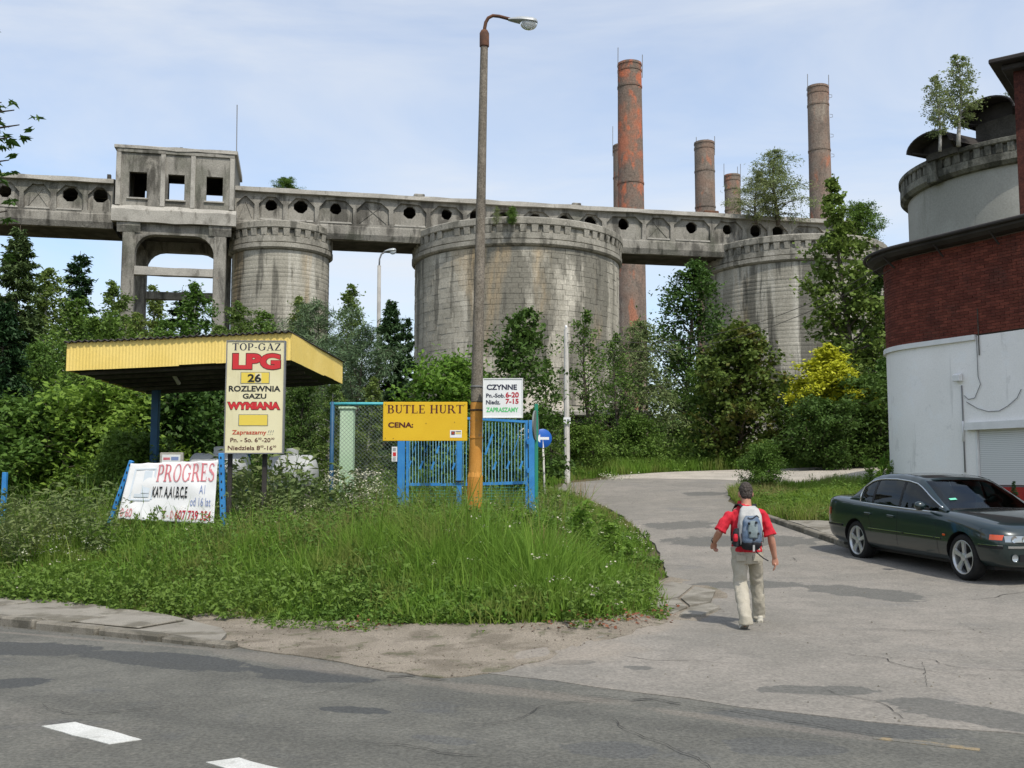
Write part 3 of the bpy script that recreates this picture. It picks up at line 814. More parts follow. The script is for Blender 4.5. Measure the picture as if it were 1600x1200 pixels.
MB().box((TW0, F0 + .35, ZF + .1), (TW1, F0 + DEP - .3, ZF + .4), GM).build('floor', MAT['gallery_dark'], tw)
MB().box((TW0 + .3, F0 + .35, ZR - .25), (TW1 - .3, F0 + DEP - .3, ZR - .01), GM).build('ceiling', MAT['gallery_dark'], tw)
def trun(name, t0, t1, poly, mat, seed, wob=.05): return run(name, t0, t1, poly, mat, tw, seed, wob, n=14)
trun('roof_slab', TW0 - .14, TW1 + .16, [(F0 - .16, ZR), (F0 - .15, ZR + .22), (F0 + .4, ZR + .36), (F0 + DEP - .2, ZR + .34), (F0 + DEP + .1, ZR + .2), (F0 + DEP + .1, ZR)], MAT['gallery_light'], 31, .07)
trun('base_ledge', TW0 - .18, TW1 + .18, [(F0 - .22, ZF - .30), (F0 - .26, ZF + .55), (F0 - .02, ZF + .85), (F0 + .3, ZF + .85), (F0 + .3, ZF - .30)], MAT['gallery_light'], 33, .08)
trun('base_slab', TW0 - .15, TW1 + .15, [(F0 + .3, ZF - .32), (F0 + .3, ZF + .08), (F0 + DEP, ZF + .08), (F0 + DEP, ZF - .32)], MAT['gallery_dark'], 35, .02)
for px in (184, 254, 301, 362):
    t = wx(px)
    MB().box((t - .16, F0 - .09, ZF + .86), (t + .16, F0 - .005, ZR - .25), GM).build('pilaster', MAT['gallery_light'], tw, bevel=.03)
MB().box((TW0 + .02, F0 - .11, ZR - .28), (TW1 - .02, F0 - .003, ZR - .012), GM).build('lintel_band', MAT['gallery'], tw, bevel=.03)
for a, b, c, e in fw:
    MB().box((a - .12, F0 - .12, c - .12), (b + .12, F0 + .1, c - .003), GM).build('window_sill', MAT['gallery_light'], tw, bevel=.02)
t = wx(276); MB().box((t - .1, F0 + 2, ZR + .4), (t + .1, F0 + 2.2, ZR + .95), GM).build('vent_stub', MAT['gallery_dark'], tw)
p = GM @ Vector((TW1 + .02, F0 + 1.2, ZR + .1)); MB().tube([p, p + Vector((-.05, 0, 4.0))], .035, 6).build('mast', MAT['rail_steel'], tw)
# legs and braces; front pair pale, rear pair behind
LA, LB = (wx(193), wx(213)), (wx(336), wx(355))
zleg = 2.2
for d in (F0 + .1, F0 + DEP - 1.0):
    front = d < 0
    for a, b in (LA, LB):
        MB().box((a, d, zleg), (b, d + .85, ZF - .31), GM).build('leg', MAT['gallery'], tw, bevel=.05)
    beam_lo = 18.5
    MB().box((LA[1] + .003, d + .05, beam_lo), (LB[0] - .003, d + .8, ZF - .31), GM).build('head_beam', MAT['gallery'], tw)
    for u, s in ((LA[1], 1), (LB[0], -1)):
        arc = [(u + s * .004, beam_lo - .003), (u + s * 1.3, beam_lo - .003)] + [(u + s * (1.3 - 1.3 * math.sin(q)), beam_lo - .003 - 1.3 + 1.3 * math.cos(q)) for q in (R(18), R(36), R(54), R(72), R(88))]
        MB().prism(arc, d + .06, d + .79, GM).build('haunch', MAT['gallery'], tw)
    for zc in ((15.95, 10.2) if front else (15.2, 9.8)):
        run('cross_beam', LA[1] + .003, LB[0] - .003, [(d + .12, zc - .28), (d + .12, zc + .28), (d + .7, zc + .28), (d + .7, zc - .28)], MAT['gallery_light'] if front else MAT['gallery'], tw, int(zc * 3), .05, n=8)
for a, b in (LA, LB):
    MB().box((a + .1, F0 + .96, 18.55), (b - .1, F0 + DEP - 1.01, ZF - .31), GM).build('side_beam', MAT['gallery_dark'], tw)
    run('corbel', a - .35, b + .35, [(F0 - .1, ZF - .30), (F0 - .1, ZF - .55), (F0 + .09, ZF - 1.0), (F0 + .09, ZF - .30)], MAT['gallery'], tw, 77, .02, n=3)

# ------------------------------------------------------------------ silos
def silo(label, px, off, rad, zr, mat, zbase=2.4, blocks=False, nd=64, px_edge=None):
    c = GM @ Vector((g_t(px), off, 0))
    c = Vector((px_edge * c.y, c.y, 0))
    root = thing('concrete_silo', label, 'silo', (c.x, c.y, zbase))
    cc = (c.x, c.y)
    zc = zr - 2.1                      # lower edge of the cornice
    rw = rad - (.035 if blocks else 0)
    m = MB(); m.lathe([(rw + .9, zbase - .5), (rw + .45, zbase + 2.6), (rw, zbase + 4.2)] + [(rw, z) for z in np.linspace(zbase + 5, zc - .05, 16)], 96, cc)
    m.build('shaft', MAT['joint'] if blocks else MAT[mat], root, smooth=True)
    if not blocks:
        # lift lines left by the formwork: shallow raised bands
        z = zbase + 5; i = 0
        rr = random.Random(px)
        while z < zc - .4:
            b = MB(); h = .30
            e = rr.uniform(.004, .018)
            b.lathe([(rad + .002, z), (rad + e, z + .03), (rad + e * .6, z + h - .05), (rad + .002, z + h - .02)], 96, cc)
            b.build('lift_band', MAT[mat], root, smooth=True, auto=30)
            z += h; i += 1
    else:
        bh, n = .37, int(2 * math.pi * rad / .80)
        da = 2 * math.pi / n
        protos = []
        for q in range(6):
            rr = random.Random(q)
            m = MB(); v = []
            ex = rr.uniform(-.008, .022)
            for rr_ in (rad - .09, rad + ex):
                jt_ = rr.uniform(.0004, .0016)
                for aa in (-da / 2 + jt_, 0, da / 2 - jt_):
                    for zz in (.004, bh - rr.uniform(.002, .007)):
                        v.append((rr_ * math.cos(aa), rr_ * math.sin(aa), zz))
            m.add(v, [(6,8,9,7),(8,10,11,9),(0,2,8,6),(2,4,10,8),(1,7,9,3),(3,9,11,5),(0,6,7,1),(4,5,11,10)])
            protos.append(m)
        spots_ = []
        rw_ = random.Random(17)
        z = zbase + 4.4; row = 0
        while z < zc - .3:
            ph = (row % 2) * .5 + rw_.uniform(-.2, .2)
            for kk in range(n):
                spots_.append((row, z, (kk + ph) * da))
            z += bh; row += 1
        view = math.atan2(-c.y, -c.x)
        def facing(sp): return math.cos(sp[2] - view)
        good = sorted([s_ for s_ in spots_ if facing(s_) > .35 and s_[1] > 9.0], key=lambda s_: -facing(s_) - .02 * s_[1])[:300]
        gs = set(good)
        pm = [pr.mesh('block', MAT[mat], off=(0, 0, 0), bevel=.012) for pr in protos]
        rr = random.Random(3)
        for s_ in good:
            link('block', pm[rr.randrange(6)], root, (0, 0, s_[1] - zbase), (0, 0, s_[2]))
        rest = MB()
        for s_ in spots_:
            if s_ in gs: continue
            if facing(s_) < -.1: continue
            pr = protos[rr.randrange(6)]
            ca, sa = math.cos(s_[2]), math.sin(s_[2])
            rest.add([(c.x + x * ca - y * sa, c.y + x * sa + y * ca, z_ + s_[1]) for x, y, z_ in pr.v], pr.f)
        o = rest.build('blockwork', MAT[mat], root); o['kind'] = 'stuff'
    # cornice: two ledges with a ring of little arched niches between
    rc = rad + .34
    m = MB(); m.lathe([(rad - .1, zc - .06), (rad + .12, zc), (rad + .26, zc + .12), (rad + .26, zc + .42), (rad + .14, zc + .46), (rad - .1, zc + .46)], 96, cc)
    m.build('lower_ledge', MAT['cornice'], root, smooth=True, auto=25)
    m = MB(); m.lathe([(rad - .1, zc + .462), (rad + .10, zc + .462), (rad + .10, zc + 1.72), (rad - .1, zc + 1.72)], 96, cc)
    m.build('frieze', MAT['cornice'], root, smooth=True, auto=25)
    m = MB(); m.lathe([(rad - .2, zc + 1.45), (rc - .06, zc + 1.45), (rc, zc + 1.52), (rc, zc + 1.93), (rc - .08, zc + 2.0), (rad - .1, zc + 2.1), (rad - .9, zc + 2.08), (rad - .9, zc + 1.6)], 96, cc)
    m.build('upper_ledge', MAT['cornice'], root, smooth=True, auto=25)
    m = MB(); m.lathe([(rad + .14, zc + .463), (rad + .22, zc + .5), (rad + .22, zc + .92), (rad + .1, zc + .94)], 96, cc)
    m.build('parapet_band', MAT['cornice'], root, smooth=True, auto=25)
    m = MB(); m.lathe([(.01, zc + 1.9), (rad - .85, zc + 1.9)], 64, cc); m.build('roof', MAT['cornice'], root)
    dm = MB()
    w = 2 * math.pi * rad / nd
    hw = w * .26
    dm.add([(rad + .05, -hw, 0), (rad + .24, -hw, 0), (rad + .24, hw, 0), (rad + .05, hw, 0), (rad + .05, -hw, .515), (rad + .30, -hw * 1.25, .515), (rad + .30, hw * 1.25, .515), (rad + .05, hw, .515)],
           [(0,3,2,1),(4,5,6,7),(0,1,5,4),(1,2,6,5),(2,3,7,6),(3,0,4,7)])
    me = dm.mesh('dentil', MAT['cornice'], bevel=.02)
    view = math.atan2(-c.y, -c.x)
    rr = random.Random(int(px))
    for kk in range(nd):
        a = 2 * math.pi * kk / nd
        if math.cos(a - view) < -.1 or rr.random() < .04: continue
        link('dentil', me, root, (0, 0, zc + .93 - zbase), (0, 0, a))
    return root, c
s_mid, c_mid = silo('wide round silo of pale block masonry behind the concrete street lamp', 808, 2.6, 7.9, 20.08, 'block', blocks=True, nd=62, px_edge=.0048)
s_small, c_small = silo('narrow round silo with dark streaks beside the legs of the gallery house', 439, 2.0, 3.5, 19.9, 'silo', nd=30, px_edge=-.229)
s_right, c_right = silo('wide round silo half hidden by the tall poplar on the right', 1242, 2.6, 7.15, 20.2, 'silo', nd=60, px_edge=.2775)
# ruined low building in front of the middle silo
rb = thing('ruined_shed', 'low ruined shed with broken concrete roof edge beyond the white post', 'shed', tuple(at(900, 715, 52)))
def q4(px0, py0, px1, py1, Y, t): return (at(px0, py1, Y).x, Y, at(px0, py1, Y).z), (at(px1, py1, Y).x, Y + t, at(px0, py0, Y).z)
lo, hi = q4(835, 662, 1010, 720, 52, .4)
MB().box(lo, hi).build('wall', MAT['mortar'], rb)
for i, (a_, b_) in enumerate(((836, 880), (893, 925), (938, 980), (986, 1010))):
    lo, hi = q4(a_, 664, b_, 700, 51.8, .19)
    MB().box(lo, hi).build('wall_pier', MAT['brick'] if i in (1, 2) else MAT['gallery'], rb, bevel=.03)
lo, hi = q4(770, 641, 1020, 650, 50.6, 6); run_ = MB().box(lo, hi); run_.build('roof_edge', MAT['gallery_light'], rb, bevel=.06)
lo, hi = q4(790, 651, 1010, 661, 51, 5); MB().box(lo, hi).build('roof_slab', MAT['gallery_dark'], rb)
# sloping heap of rubble and broken apron at the silo foot
hp = thing('rubble_bank', 'pale bank of cement rubble at the foot of the wide middle silo', 'rubble', tuple(at(700, 640, 64)))
m = MB(); v = []; f = []
nu, nv_ = 40, 10
for i in range(nu + 1):
    for j in range(nv_ + 1):
        x = lerp(at(640, 600, 62).x, at(960, 600, 62).x, i / nu); y = lerp(57, 69.5, j / nv_)
        z = 2.3 + 6.3 * (j / nv_) ** .8 * (.75 + .5 * mnoise.noise(Vector((x * .35, y * .35, 2)))) + .35 * mnoise.noise(Vector((x * 1.6, y * 1.6, 5)))
        v.append((x, y, z))
for i in range(nu):
    for j in range(nv_):
        a_ = i * (nv_ + 1) + j; f.append((a_, a_ + nv_ + 1, a_ + nv_ + 2, a_ + 1))
m.add(v, f); m.build('bank', MAT['gravel'], hp)
rr = random.Random(9)
for k in range(26):
    i = rr.randrange(nu * nv_); px_, py_, pz_ = v[f[i][0]]
    s_ = rr.uniform(.25, .8)
    Mx = Matrix.Translation((px_, py_, pz_)) @ Matrix.Rotation(rr.uniform(0, 6), 4, 'Z') @ Matrix.Rotation(rr.uniform(-.4, .4), 4, 'X')
    MB().box((-s_, -s_ * .6, -.15), (s_, s_ * .6, s_ * .4), Mx).build('rubble_block', MAT['gallery_light'], hp, bevel=.04)

# ------------------------------------------------------------------ chimneys
def chimney(label, pxl, pxr, ptop, Y, taper, mats, bands, rods, ladder=False):
    cx = (pxl + pxr) / 2
    top = at(cx, ptop, Y)
    r1 = (pxr - pxl) / 2 / F * Y
    H = top.z - 2.0
    root = thing('brick_chimney', label, 'chimney', (top.x, Y, 2.0), group='brick chimneys of the works')
    c = (top.x, Y)
    def rad(z): return r1 * (1 + taper * (top.z - z) / H)
    split = top.z - H * bands[0]
    for nm, z0, z1, mt in (('lower_shaft', 2.0, split, mats[1]), ('upper_shaft', split, top.z - 1.0, mats[0])):
        n = max(3, int((z1 - z0) / .42))
        m = MB(); pr = []
        for i in range(n + 1):
            z = lerp(z0, z1, i / n); w = .006 * mnoise.noise(Vector((z * 3, cx, 0)))
            pr += [(rad(z) + w, z), (rad(z) + w - .004, z + .015)]
        m.lathe(pr, 32, c); m.build(nm, MAT[mt], root, smooth=True, auto=40)
    m = MB(); zt = top.z
    m.lathe([(rad(zt) - .02, zt - 1.0), (rad(zt) + .05, zt - .95), (rad(zt) + .05, zt - .72), (rad(zt) + .0, zt - .68), (rad(zt) + .0, zt - .3), (rad(zt) + .06, zt - .26), (rad(zt) + .03, zt), (rad(zt) - .35, zt + .02), (rad(zt) - .35, zt - 3)], 32, c)
    m.build('rim', MAT[mats[0]], root, smooth=True, auto=40)
    for fr in bands[1:]:
        z = zt - H * fr
        MB().lathe([(rad(z) - .01, z - .14), (rad(z) + .05, z - .10), (rad(z) + .05, z + .10), (rad(z) - .01, z + .14)], 32, c).build('brick_band', MAT[mats[0]], root, smooth=True, auto=30)
    for (a_, L) in rods:
        x, y = c[0] + (rad(zt) + .08) * math.cos(R(a_)), c[1] + (rad(zt) + .08) * math.sin(R(a_))
        MB().tube([(x, y, zt - 1.6), (x + .05, y, zt + L)], .045, 5).build('lightning_rod', MAT['rail_steel'], root)
    if ladder:
        for k in range(int(H / 3)):
            z = zt - 1.5 - 2.4 * k
            x = c[0] + rad(z)
            MB().tube([(x - .05, c[1] - .5, z), (x + .28, c[1] - .5, z + .05), (x + .28, c[1] - .5, z + .35), (x - .05, c[1] - .5, z + .4)], .03, 5).build('step_iron', MAT['rail_steel'], root)
chimney('tallest orange red brick chimney, its shaft showing again below the gallery', 964.5, 1002.5, 100, 108, .30, ('stack', 'stack_low'), (.42, .06, .30), ((195, 1.7), (-5, 1.0)))
chimney('brick chimney mostly hidden behind the left side of the tallest chimney', 957.5, 992, 228, 150, .10, ('stack_low', 'stack_low'), (.4, .1), ((182, 3.0),))
chimney('mid height brick chimney with two bulging bands, second stack right of the tallest', 1084.5, 1116, 223, 128, .05, ('stack_low', 'stack_low'), (.4, .09, .20), ((130, 1.1), (60, .9), (5, .9)))
chimney('shortest brick chimney, standing just left of the rooftop willow', 1131.5, 1156.5, 274, 150, .06, ('stack_low', 'stack_low'), (.4, .05, .12), ((180, 1.8), (40, 1.6), (5, 1.8)))
chimney('slender brown chimney rising behind the tall poplar at right', 1261, 1294, 136, 118, .22, ('stack_low', 'stack_low'), (.35, .05, .17), ((190, 1.5), (90, .8), (0, 1.5)), True)

# ------------------------------------------------------------------ grey round silo at upper right with its roof monitors
gs = thing('grey_silo', 'smooth grey round silo with toothed parapet rising behind the brick building', 'silo', (at(1646, 600, 50).x, 50, 2.4))
gc = (at(1646, 600, 50).x, 50); gr = 6.35; gz = 16.35
MB().lathe([(gr, 2.4), (gr, 8), (gr, 12), (gr, gz - .55)], 96, gc).build('wall', MAT['grey_wall'], gs, smooth=True)
MB().lathe([(gr - .1, gz - .60), (gr + .2, gz - .56), (gr + .36, gz - .40), (gr + .36, gz - .06), (gr + .26, gz - .04), (gr - .1, gz - .04)], 96, gc).build('lower_ledge', MAT['old_cornice'], gs, smooth=True, auto=25)
MB().lathe([(gr - .1, gz - .038), (gr + .22, gz - .038), (gr + .22, gz + .42), (gr - .1, gz + .42)], 96, gc).build('frieze', MAT['old_cornice'], gs, smooth=True, auto=25)
MB().lathe([(gr - .2, gz + .38), (gr + .36, gz + .38), (gr + .42, gz + .43), (gr + .42, gz + .60), (gr + .28, gz + .66), (gr - .4, gz + .66), (gr - .4, gz + .2)], 96, gc).build('upper_ledge', MAT['old_cornice'], gs, smooth=True, auto=25)
MB().lathe([(.01, gz + .5), (gr - .35, gz + .5)], 64, gc).build('roof', MAT['tin'], gs)
nd = 84; dm = MB(); hw = .15
dm.box((gr + .1, -hw, 0), (gr + .35, hw, .43)); me = dm.mesh('dentil', MAT['old_cornice'], bevel=.02)
for kk in range(nd):
    a_ = 2 * math.pi * kk / nd
    if math.cos(a_ - math.atan2(-gc[1], -gc[0])) > -.2: link('dentil', me, gs, (0, 0, gz - .045 - 2.4), (0, 0, a_))
for a_ in (-162, -110):
    o = link('parapet_pier', MB().box((gr + .05, -.32, -.62), (gr + .50, .32, .78)).mesh('parapet_pier', MAT['old_cornice'], bevel=.05), gs, (0, 0, gz - 2.4), (0, 0, R(a_)))
# drip stains are in the render; a downpipe and loose cable on the wall
def monitor(label, pxc, pspring, ptop, Y, w, L, ang):
    """barrel-vaulted tin roof monitor, open dark end towards the left"""
    C_ = at(pxc, pspring, Y); spring = C_.z; h = at(pxc, ptop, Y).z - spring
    base = gz + .52
    root = thing('roof_monitor', label, 'roof', (C_.x, Y, base))
    Mx = Matrix.Translation((C_.x, Y, 0)) @ Matrix.Rotation(ang, 4, 'Z')
    def arc(rx, rz): return [(rx * math.cos(q), spring + rz * math.sin(q)) for q in np.linspace(math.pi, 0, 15)]
    outer, inner = arc(w / 2, h), arc(w / 2 - .07, h - .07)
    n = 15; v, f = [], []
    for d in (-.55, L):
        for pl in (outer, inner):
            v += [tuple(Mx @ Vector((u, d, z))) for u, z in pl]
    for i in range(n - 1):
        f += [(i, i + 1, 2 * n + i + 1, 2 * n + i), (n + i, n + i + 1, 3 * n + i + 1, 3 * n + i), (i, i + 1, n + i + 1, n + i), (2 * n + i, 2 * n + i + 1, 3 * n + i + 1, 3 * n + i)]
    f += [(0, n, 3 * n, 2 * n), (n - 1, 2 * n - 1, 4 * n - 1, 3 * n - 1)]
    MB().add(v, f).build('vault', MAT['tin'], root)
    MB().box((-w * .34, .35, base - .1), (w * .34, L - .2, spring - .002), Mx).build('wall', MAT['gallery_dark'], root)
    MB().prism([(u, z) for u, z in arc(w / 2 - .12, h - .12)], .42, .5, Mx).build('end_wall', MAT['tin'], root)
    for u in (-.30, .30):
        MB().bar(Mx @ Vector((u * w, .38, spring - .02)), Mx @ Vector((u * w * 1.45, -.3, spring + .05)), .08).build('strut', MAT['tin'], root)
monitor('dark barrel roofed monitor at the left edge of the grey silo roof', 1462, 233, 209, 47, 2.5, 2.8, R(-62))
monitor('dark barrel roofed monitor rising highest on the grey silo roof', 1548, 184, 156, 46.5, 3.0, 6, R(-58))
# ------------------------------------------------------------------ brick and white building on the right
bw_dir = Vector((-.49, .872)).normalized()            # along the wall, away from the camera
bw_p = Vector((11.63, 25.5))
RC, TC = 1.9, 1.9
def bpath():
    """plan of the outer wall: straight, rounded corner, straight; points with outward normals"""
    pts = []
    right = Vector((bw_dir.y, -bw_dir.x))             # into the building
    c0 = bw_p + bw_dir * TC
    n = 46
    for i in range(n):
        pts.append((bw_p + bw_dir * lerp(-9.5, TC, i / n), -right))
    cen = c0 + right * RC
    for i in range(30):
        q = R(145) * i / 29
        d = (-right)
        d = Vector((d.x * math.cos(-q) - d.y * math.sin(-q), d.x * math.sin(-q) + d.y * math.cos(-q)))
        pts.append((cen + d * RC, d))
    last, dl = pts[-1]
    h = Vector((dl.y, -dl.x))
    for i in range(1, 9): pts.append((last + h * i, dl))
    return pts
BP = bpath()
BL = [0.0]
for i in range(1, len(BP)): BL.append(BL[-1] + (BP[i][0] - BP[i - 1][0]).length)
def bp(s):
    s = max(0, min(BL[-1] - 1e-4, s))
    i = int(np.searchsorted(BL, s, side='right') - 1)
    t = (s - BL[i]) / (BL[i + 1] - BL[i])
    return BP[i][0].lerp(BP[i + 1][0], t), BP[i][1].lerp(BP[i + 1][1], t).normalized()
S0 = 9.5                                              # arc length at bw_p (photo column 1530)
bld = thing('round_corner_building', 'brick and white building with rounded corner and roller shutter behind the parked car', 'building', (13.5, 25, .5))
def wallstrip(s0, s1, z0, z1, out, th, name, mat, smooth=True, n=None, zf=None):
    n = n or max(2, int((s1 - s0) / .25)); v = []
    for i in range(n + 1):
        p, d = bp(lerp(s0, s1, i / n))
        for o_, z in ((out, z0), (out, z1), (out - th, z1), (out - th, z0)):
            v.append((p.x + d.x * o_, p.y + d.y * o_, z))
    f = [(i * 4 + j, i * 4 + (j + 1) % 4, i * 4 + 4 + (j + 1) % 4, i * 4 + 4 + j) for i in range(n) for j in range(4)]
    f += [(0, 1, 2, 3), (n * 4, n * 4 + 1, n * 4 + 2, n * 4 + 3)]
    return MB().add(v, f).build(name, mat, bld, smooth=smooth, auto=30)
ZW, ZBK = 5.22, 7.62
SHL, SHR, SHZ0, SHZ1 = S0 + .10, S0 - 3.2, 1.50, 2.86   # shutter opening
L_ = BL[-1]
wallstrip(0, SHR, 1.45, ZW, 0, .35, 'white_wall', MAT['white_wall'])
wallstrip(SHL, L_, 1.45, ZW, 0, .35, 'white_wall', MAT['white_wall'])
wallstrip(SHR, SHL, SHZ1, ZW, 0, .35, 'white_wall', MAT['white_wall'])
wallstrip(0, L_, .2, 1.447, .03, .4, 'plinth', MAT['plinth'])
wallstrip(S0 - .02, L_, ZW - .10, ZW + .03, .07, .2, 'string_course', MAT['white_metal'])
# roller shutter: slats in guides under a box
z = SHZ0
while z < SHZ1 - .04:
    wallstrip(SHR + .04, SHL - .06, z + .003, z + .044, -.06 + .004, .02, 'shutter_slat', MAT['shutter'], n=2)
    z += .047
wallstrip(SHR, SHL, 1.449, SHZ1, -.10, .05, 'shutter_backing', MAT['rail_steel'], n=2)
wallstrip(SHL - .05, SHL - .003, 1.452, SHZ1 - .003, .02, .1, 'shutter_guide', MAT['white_metal'], n=1)
wallstrip(SHR + .003, SHL + .22, SHZ1 + .003, SHZ1 + .19, .13, .125, 'shutter_box', MAT['white_metal'], n=2)
# brick upper storey: every brick laid; the nearest in view are single parts
wallstrip(0, L_, ZW + .032, ZBK, -.018, .3, 'brick_backing', MAT['mortar'])
bl, bh_, jt = .24, .067, .011
rr = random.Random(5)
row = 0; z = ZW + .04; bricks = []
while z + bh_ < ZBK:
    s = (row % 2) * (bl + jt) / 2
    while s + bl < L_ - 4:
        bricks.append((row, s, z)); s += bl + jt
    z += bh_ + jt; row += 1
def brick_verts(s, z, ex):
    v = []
    for ss_ in (s, s + bl):
        p, d = bp(ss_)
        for o_, zz in ((ex, z), (ex, z + bh_), (-.03, z + bh_), (-.03, z)):
            v.append((p.x + d.x * o_, p.y + d.y * o_, zz))
    return v
BF = [(0,1,2,3),(7,6,5,4),(0,4,5,1),(1,5,6,2),(2,6,7,3),(3,7,4,0)]
def in_view(b):
    p, d = bp(b[1] + bl / 2)
    return p.x / p.y < .50 and d.x * p.x + d.y * p.y < 0
seen = [b for b in bricks if in_view(b)]
seen.sort(key=lambda b: bp(b[1])[0].length - .02 * b[2])
single = set(seen[:300])
rest = MB()
for b in bricks:
    ex = rr.uniform(-.003, .008)
    v = brick_verts(b[1], b[2], ex)
    if b in single: MB().add(v, BF).build('brick', MAT['brick'], bld)
    else: rest.add(v, BF)
rest.build('brickwork', MAT['brick'], bld)['kind'] = 'stuff'
# eaves: soffit, gutter and low roof
n = 90; v = []
for i in range(n + 1):
    p, d = bp(L_ * i / n)
    for o_, z in ((-.3, ZBK + .002), (.28, ZBK + .02), (.42, ZBK + .10), (.44, ZBK + .19), (.30, ZBK + .24), (-1.0, ZBK + .62), (-1.0, ZBK + .3)):
        v.append((p.x + d.x * o_, p.y + d.y * o_, z))
f = [(i * 7 + j, i * 7 + (j + 1) % 7, i * 7 + 7 + (j + 1) % 7, i * 7 + 7 + j) for i in range(n) for j in range(7)]
MB().add(v, f).build('eaves', MAT['tin'], bld)
m = MB()
gp = [(lambda p, d: (p.x + d.x * .50, p.y + d.y * .50, ZBK + .21))(*bp(L_ * i / n)) for i in range(n + 1)]
m.tube(gp, .05, 8); m.build('gutter', MAT['tin'], bld, smooth=True)
for k in range(14):
    p, d = bp(L_ * (k + .4) / 15)
    MB().tube([(p.x + d.x * .02, p.y + d.y * .02, ZBK - .22), (p.x + d.x * .36, p.y + d.y * .36, ZBK + .06)], .025, 5).build('eaves_bracket', MAT['tin'], bld)
poly = [p for p, d in BP]
MB().add([(p.x - d.x * .9, p.y - d.y * .9, ZBK + .58) for p, d in BP], [tuple(range(len(BP)))]).build('flat_roof', MAT['tin'], bld)
# taller brick block at the extreme right with a heavy dark eave
A = at(1594, 345, 27.0)
zt = at(1594, 112, 27.0).z
UM = Matrix.Translation((A.x, A.y, 0)) @ Matrix.Rotation(R(-36), 4, 'Z')
MB().box((0, 0, ZBK + .5), (5, 5, zt), UM).build('upper_block', MAT['dark_brick'], bld)
MB().box((-.25, -.25, zt), (5.25, 5.25, zt + .16), UM).build('upper_eave', MAT['tin'], bld, bevel=.03)
MB().box((-.52, -.52, zt + .162), (5.5, 5.5, zt + .30), UM).build('upper_eave', MAT['tin'], bld, bevel=.03)
MB().add([tuple(UM @ Vector(p)) for p in ((-.45, -.45, zt + .302), (5.4, -.45, zt + .302), (5.4, 5.4, zt + .302), (-.45, 5.4, zt + .302), (2.5, 2.5, zt + 1.3))],
         [(0,1,4),(1,2,4),(2,3,4),(3,0,4)]).build('upper_roof', MAT['tin'], bld)
# alarm box, conduit and cables on the white wall
def onwall(px, py, out=.03):
    """point on the wall seen at a photo pixel"""
    best = None
    for k in range(400):
        s = L_ * k / 400; p, d = bp(s)
        if p.x * d.x + p.y * d.y > 0: continue
        u = 800 + F * (p.x + d.x * out) / (p.y + d.y * out)   # level approximation, refined by the ray below
        e = abs(u - px)
        if best is None or e < best[0]: best = (e, p, d)
    p, d = best[1], best[2]
    Y = p.y + d.y * out
    return Vector((p.x + d.x * out, Y, at(px, py, Y).z)), d
q, d = onwall(1503, 590)
Mx = Matrix.Translation(q) @ Vector((d.x, d.y, 0)).to_track_quat('X', 'Z').to_matrix().to_4x4()
MB().prism([(-.0, -.10), (.14, -.10), (.14, .06), (.0, .12)], -.10, .10, Mx).build('alarm_box', MAT['white_metal'], bld, bevel=.01)
cp = [onwall(1505, y_, .025)[0] for y_ in (602, 640, 680, 738)]
MB().tube(cp, .018, 6).build('conduit', MAT['rail_steel'], bld, smooth=True)
cp = [onwall(1505.5, y_, .035)[0] for y_ in (658, 690)]
MB().tube(cp, .028, 6).build('conduit_sleeve', MAT['white_metal'], bld, smooth=True)
cp = [onwall(*p_, .03)[0] for p_ in ((1531, 523), (1532, 560), (1533, 588), (1534, 600), (1530, 615), (1525, 622), (1515, 624), (1508, 618))]
MB().tube(cp, .010, 5).build('wall_cable', MAT['rail_steel'], bld)
cp = [onwall(*p_, .03)[0] for p_ in ((1600, 608), (1590, 622), (1578, 634), (1562, 642), (1545, 643), (1528, 638), (1512, 628))]
MB().tube(cp, .010, 5).build('wall_cable', MAT['rail_steel'], bld)
cp = [onwall(*p_, .03)[0] for p_ in ((1534, 482), (1534, 520), (1535, 555))]
MB().tube(cp, .014, 5).build('wall_cable', MAT['gallery_dark'], bld)
# overhead wires from the white post to the eaves
wires = thing('overhead_wires', 'two thin dark wires sagging from the white post towards the brick building', 'wire', tuple(at(884, 520, 38)))
for dy in (0, .35):
    A = at(884, 520, 38) - Vector((0, 0, dy)); B = Vector((10.35, 27.6, 7.55 - dy * .6))
    pts = [A.lerp(B, k / 14) - Vector((0, 0, 1.1 * 4 * (k / 14) * (1 - k / 14))) for k in range(15)]
    MB().tube(pts, .010, 4).build('wire', MAT['gallery_dark'], wires)

# ------------------------------------------------------------------ lettering
_txt = {}
def text2d(s, bold=0.0):
    """outline of a word as (verts, faces) scaled to the unit box"""
    key = (s, bold)
    if key in _txt: return _txt[key]
    cu = bpy.data.curves.new('lettering', 'FONT')
    cu.body = s; cu.size = 1; cu.resolution_u = 4; cu.offset = bold; cu.fill_mode = 'FRONT'
    ob = bpy.data.objects.new('lettering', cu); COL.objects.link(ob)
    dg = bpy.context.evaluated_depsgraph_get()
    me = ob.evaluated_get(dg).to_mesh()
    v = [(q.co.x, q.co.y) for q in me.vertices]; f = [tuple(p.vertices) for p in me.polygons]
    ob.evaluated_get(dg).to_mesh_clear()
    bpy.data.objects.remove(ob); bpy.data.curves.remove(cu)
    x0, x1 = min(a for a, b in v), max(a for a, b in v); y0, y1 = min(b for a, b in v), max(b for a, b in v)
    _txt[key] = ([((a - x0) / (x1 - x0), (b - y0) / (y1 - y0)) for a, b in v], f)
    return _txt[key]
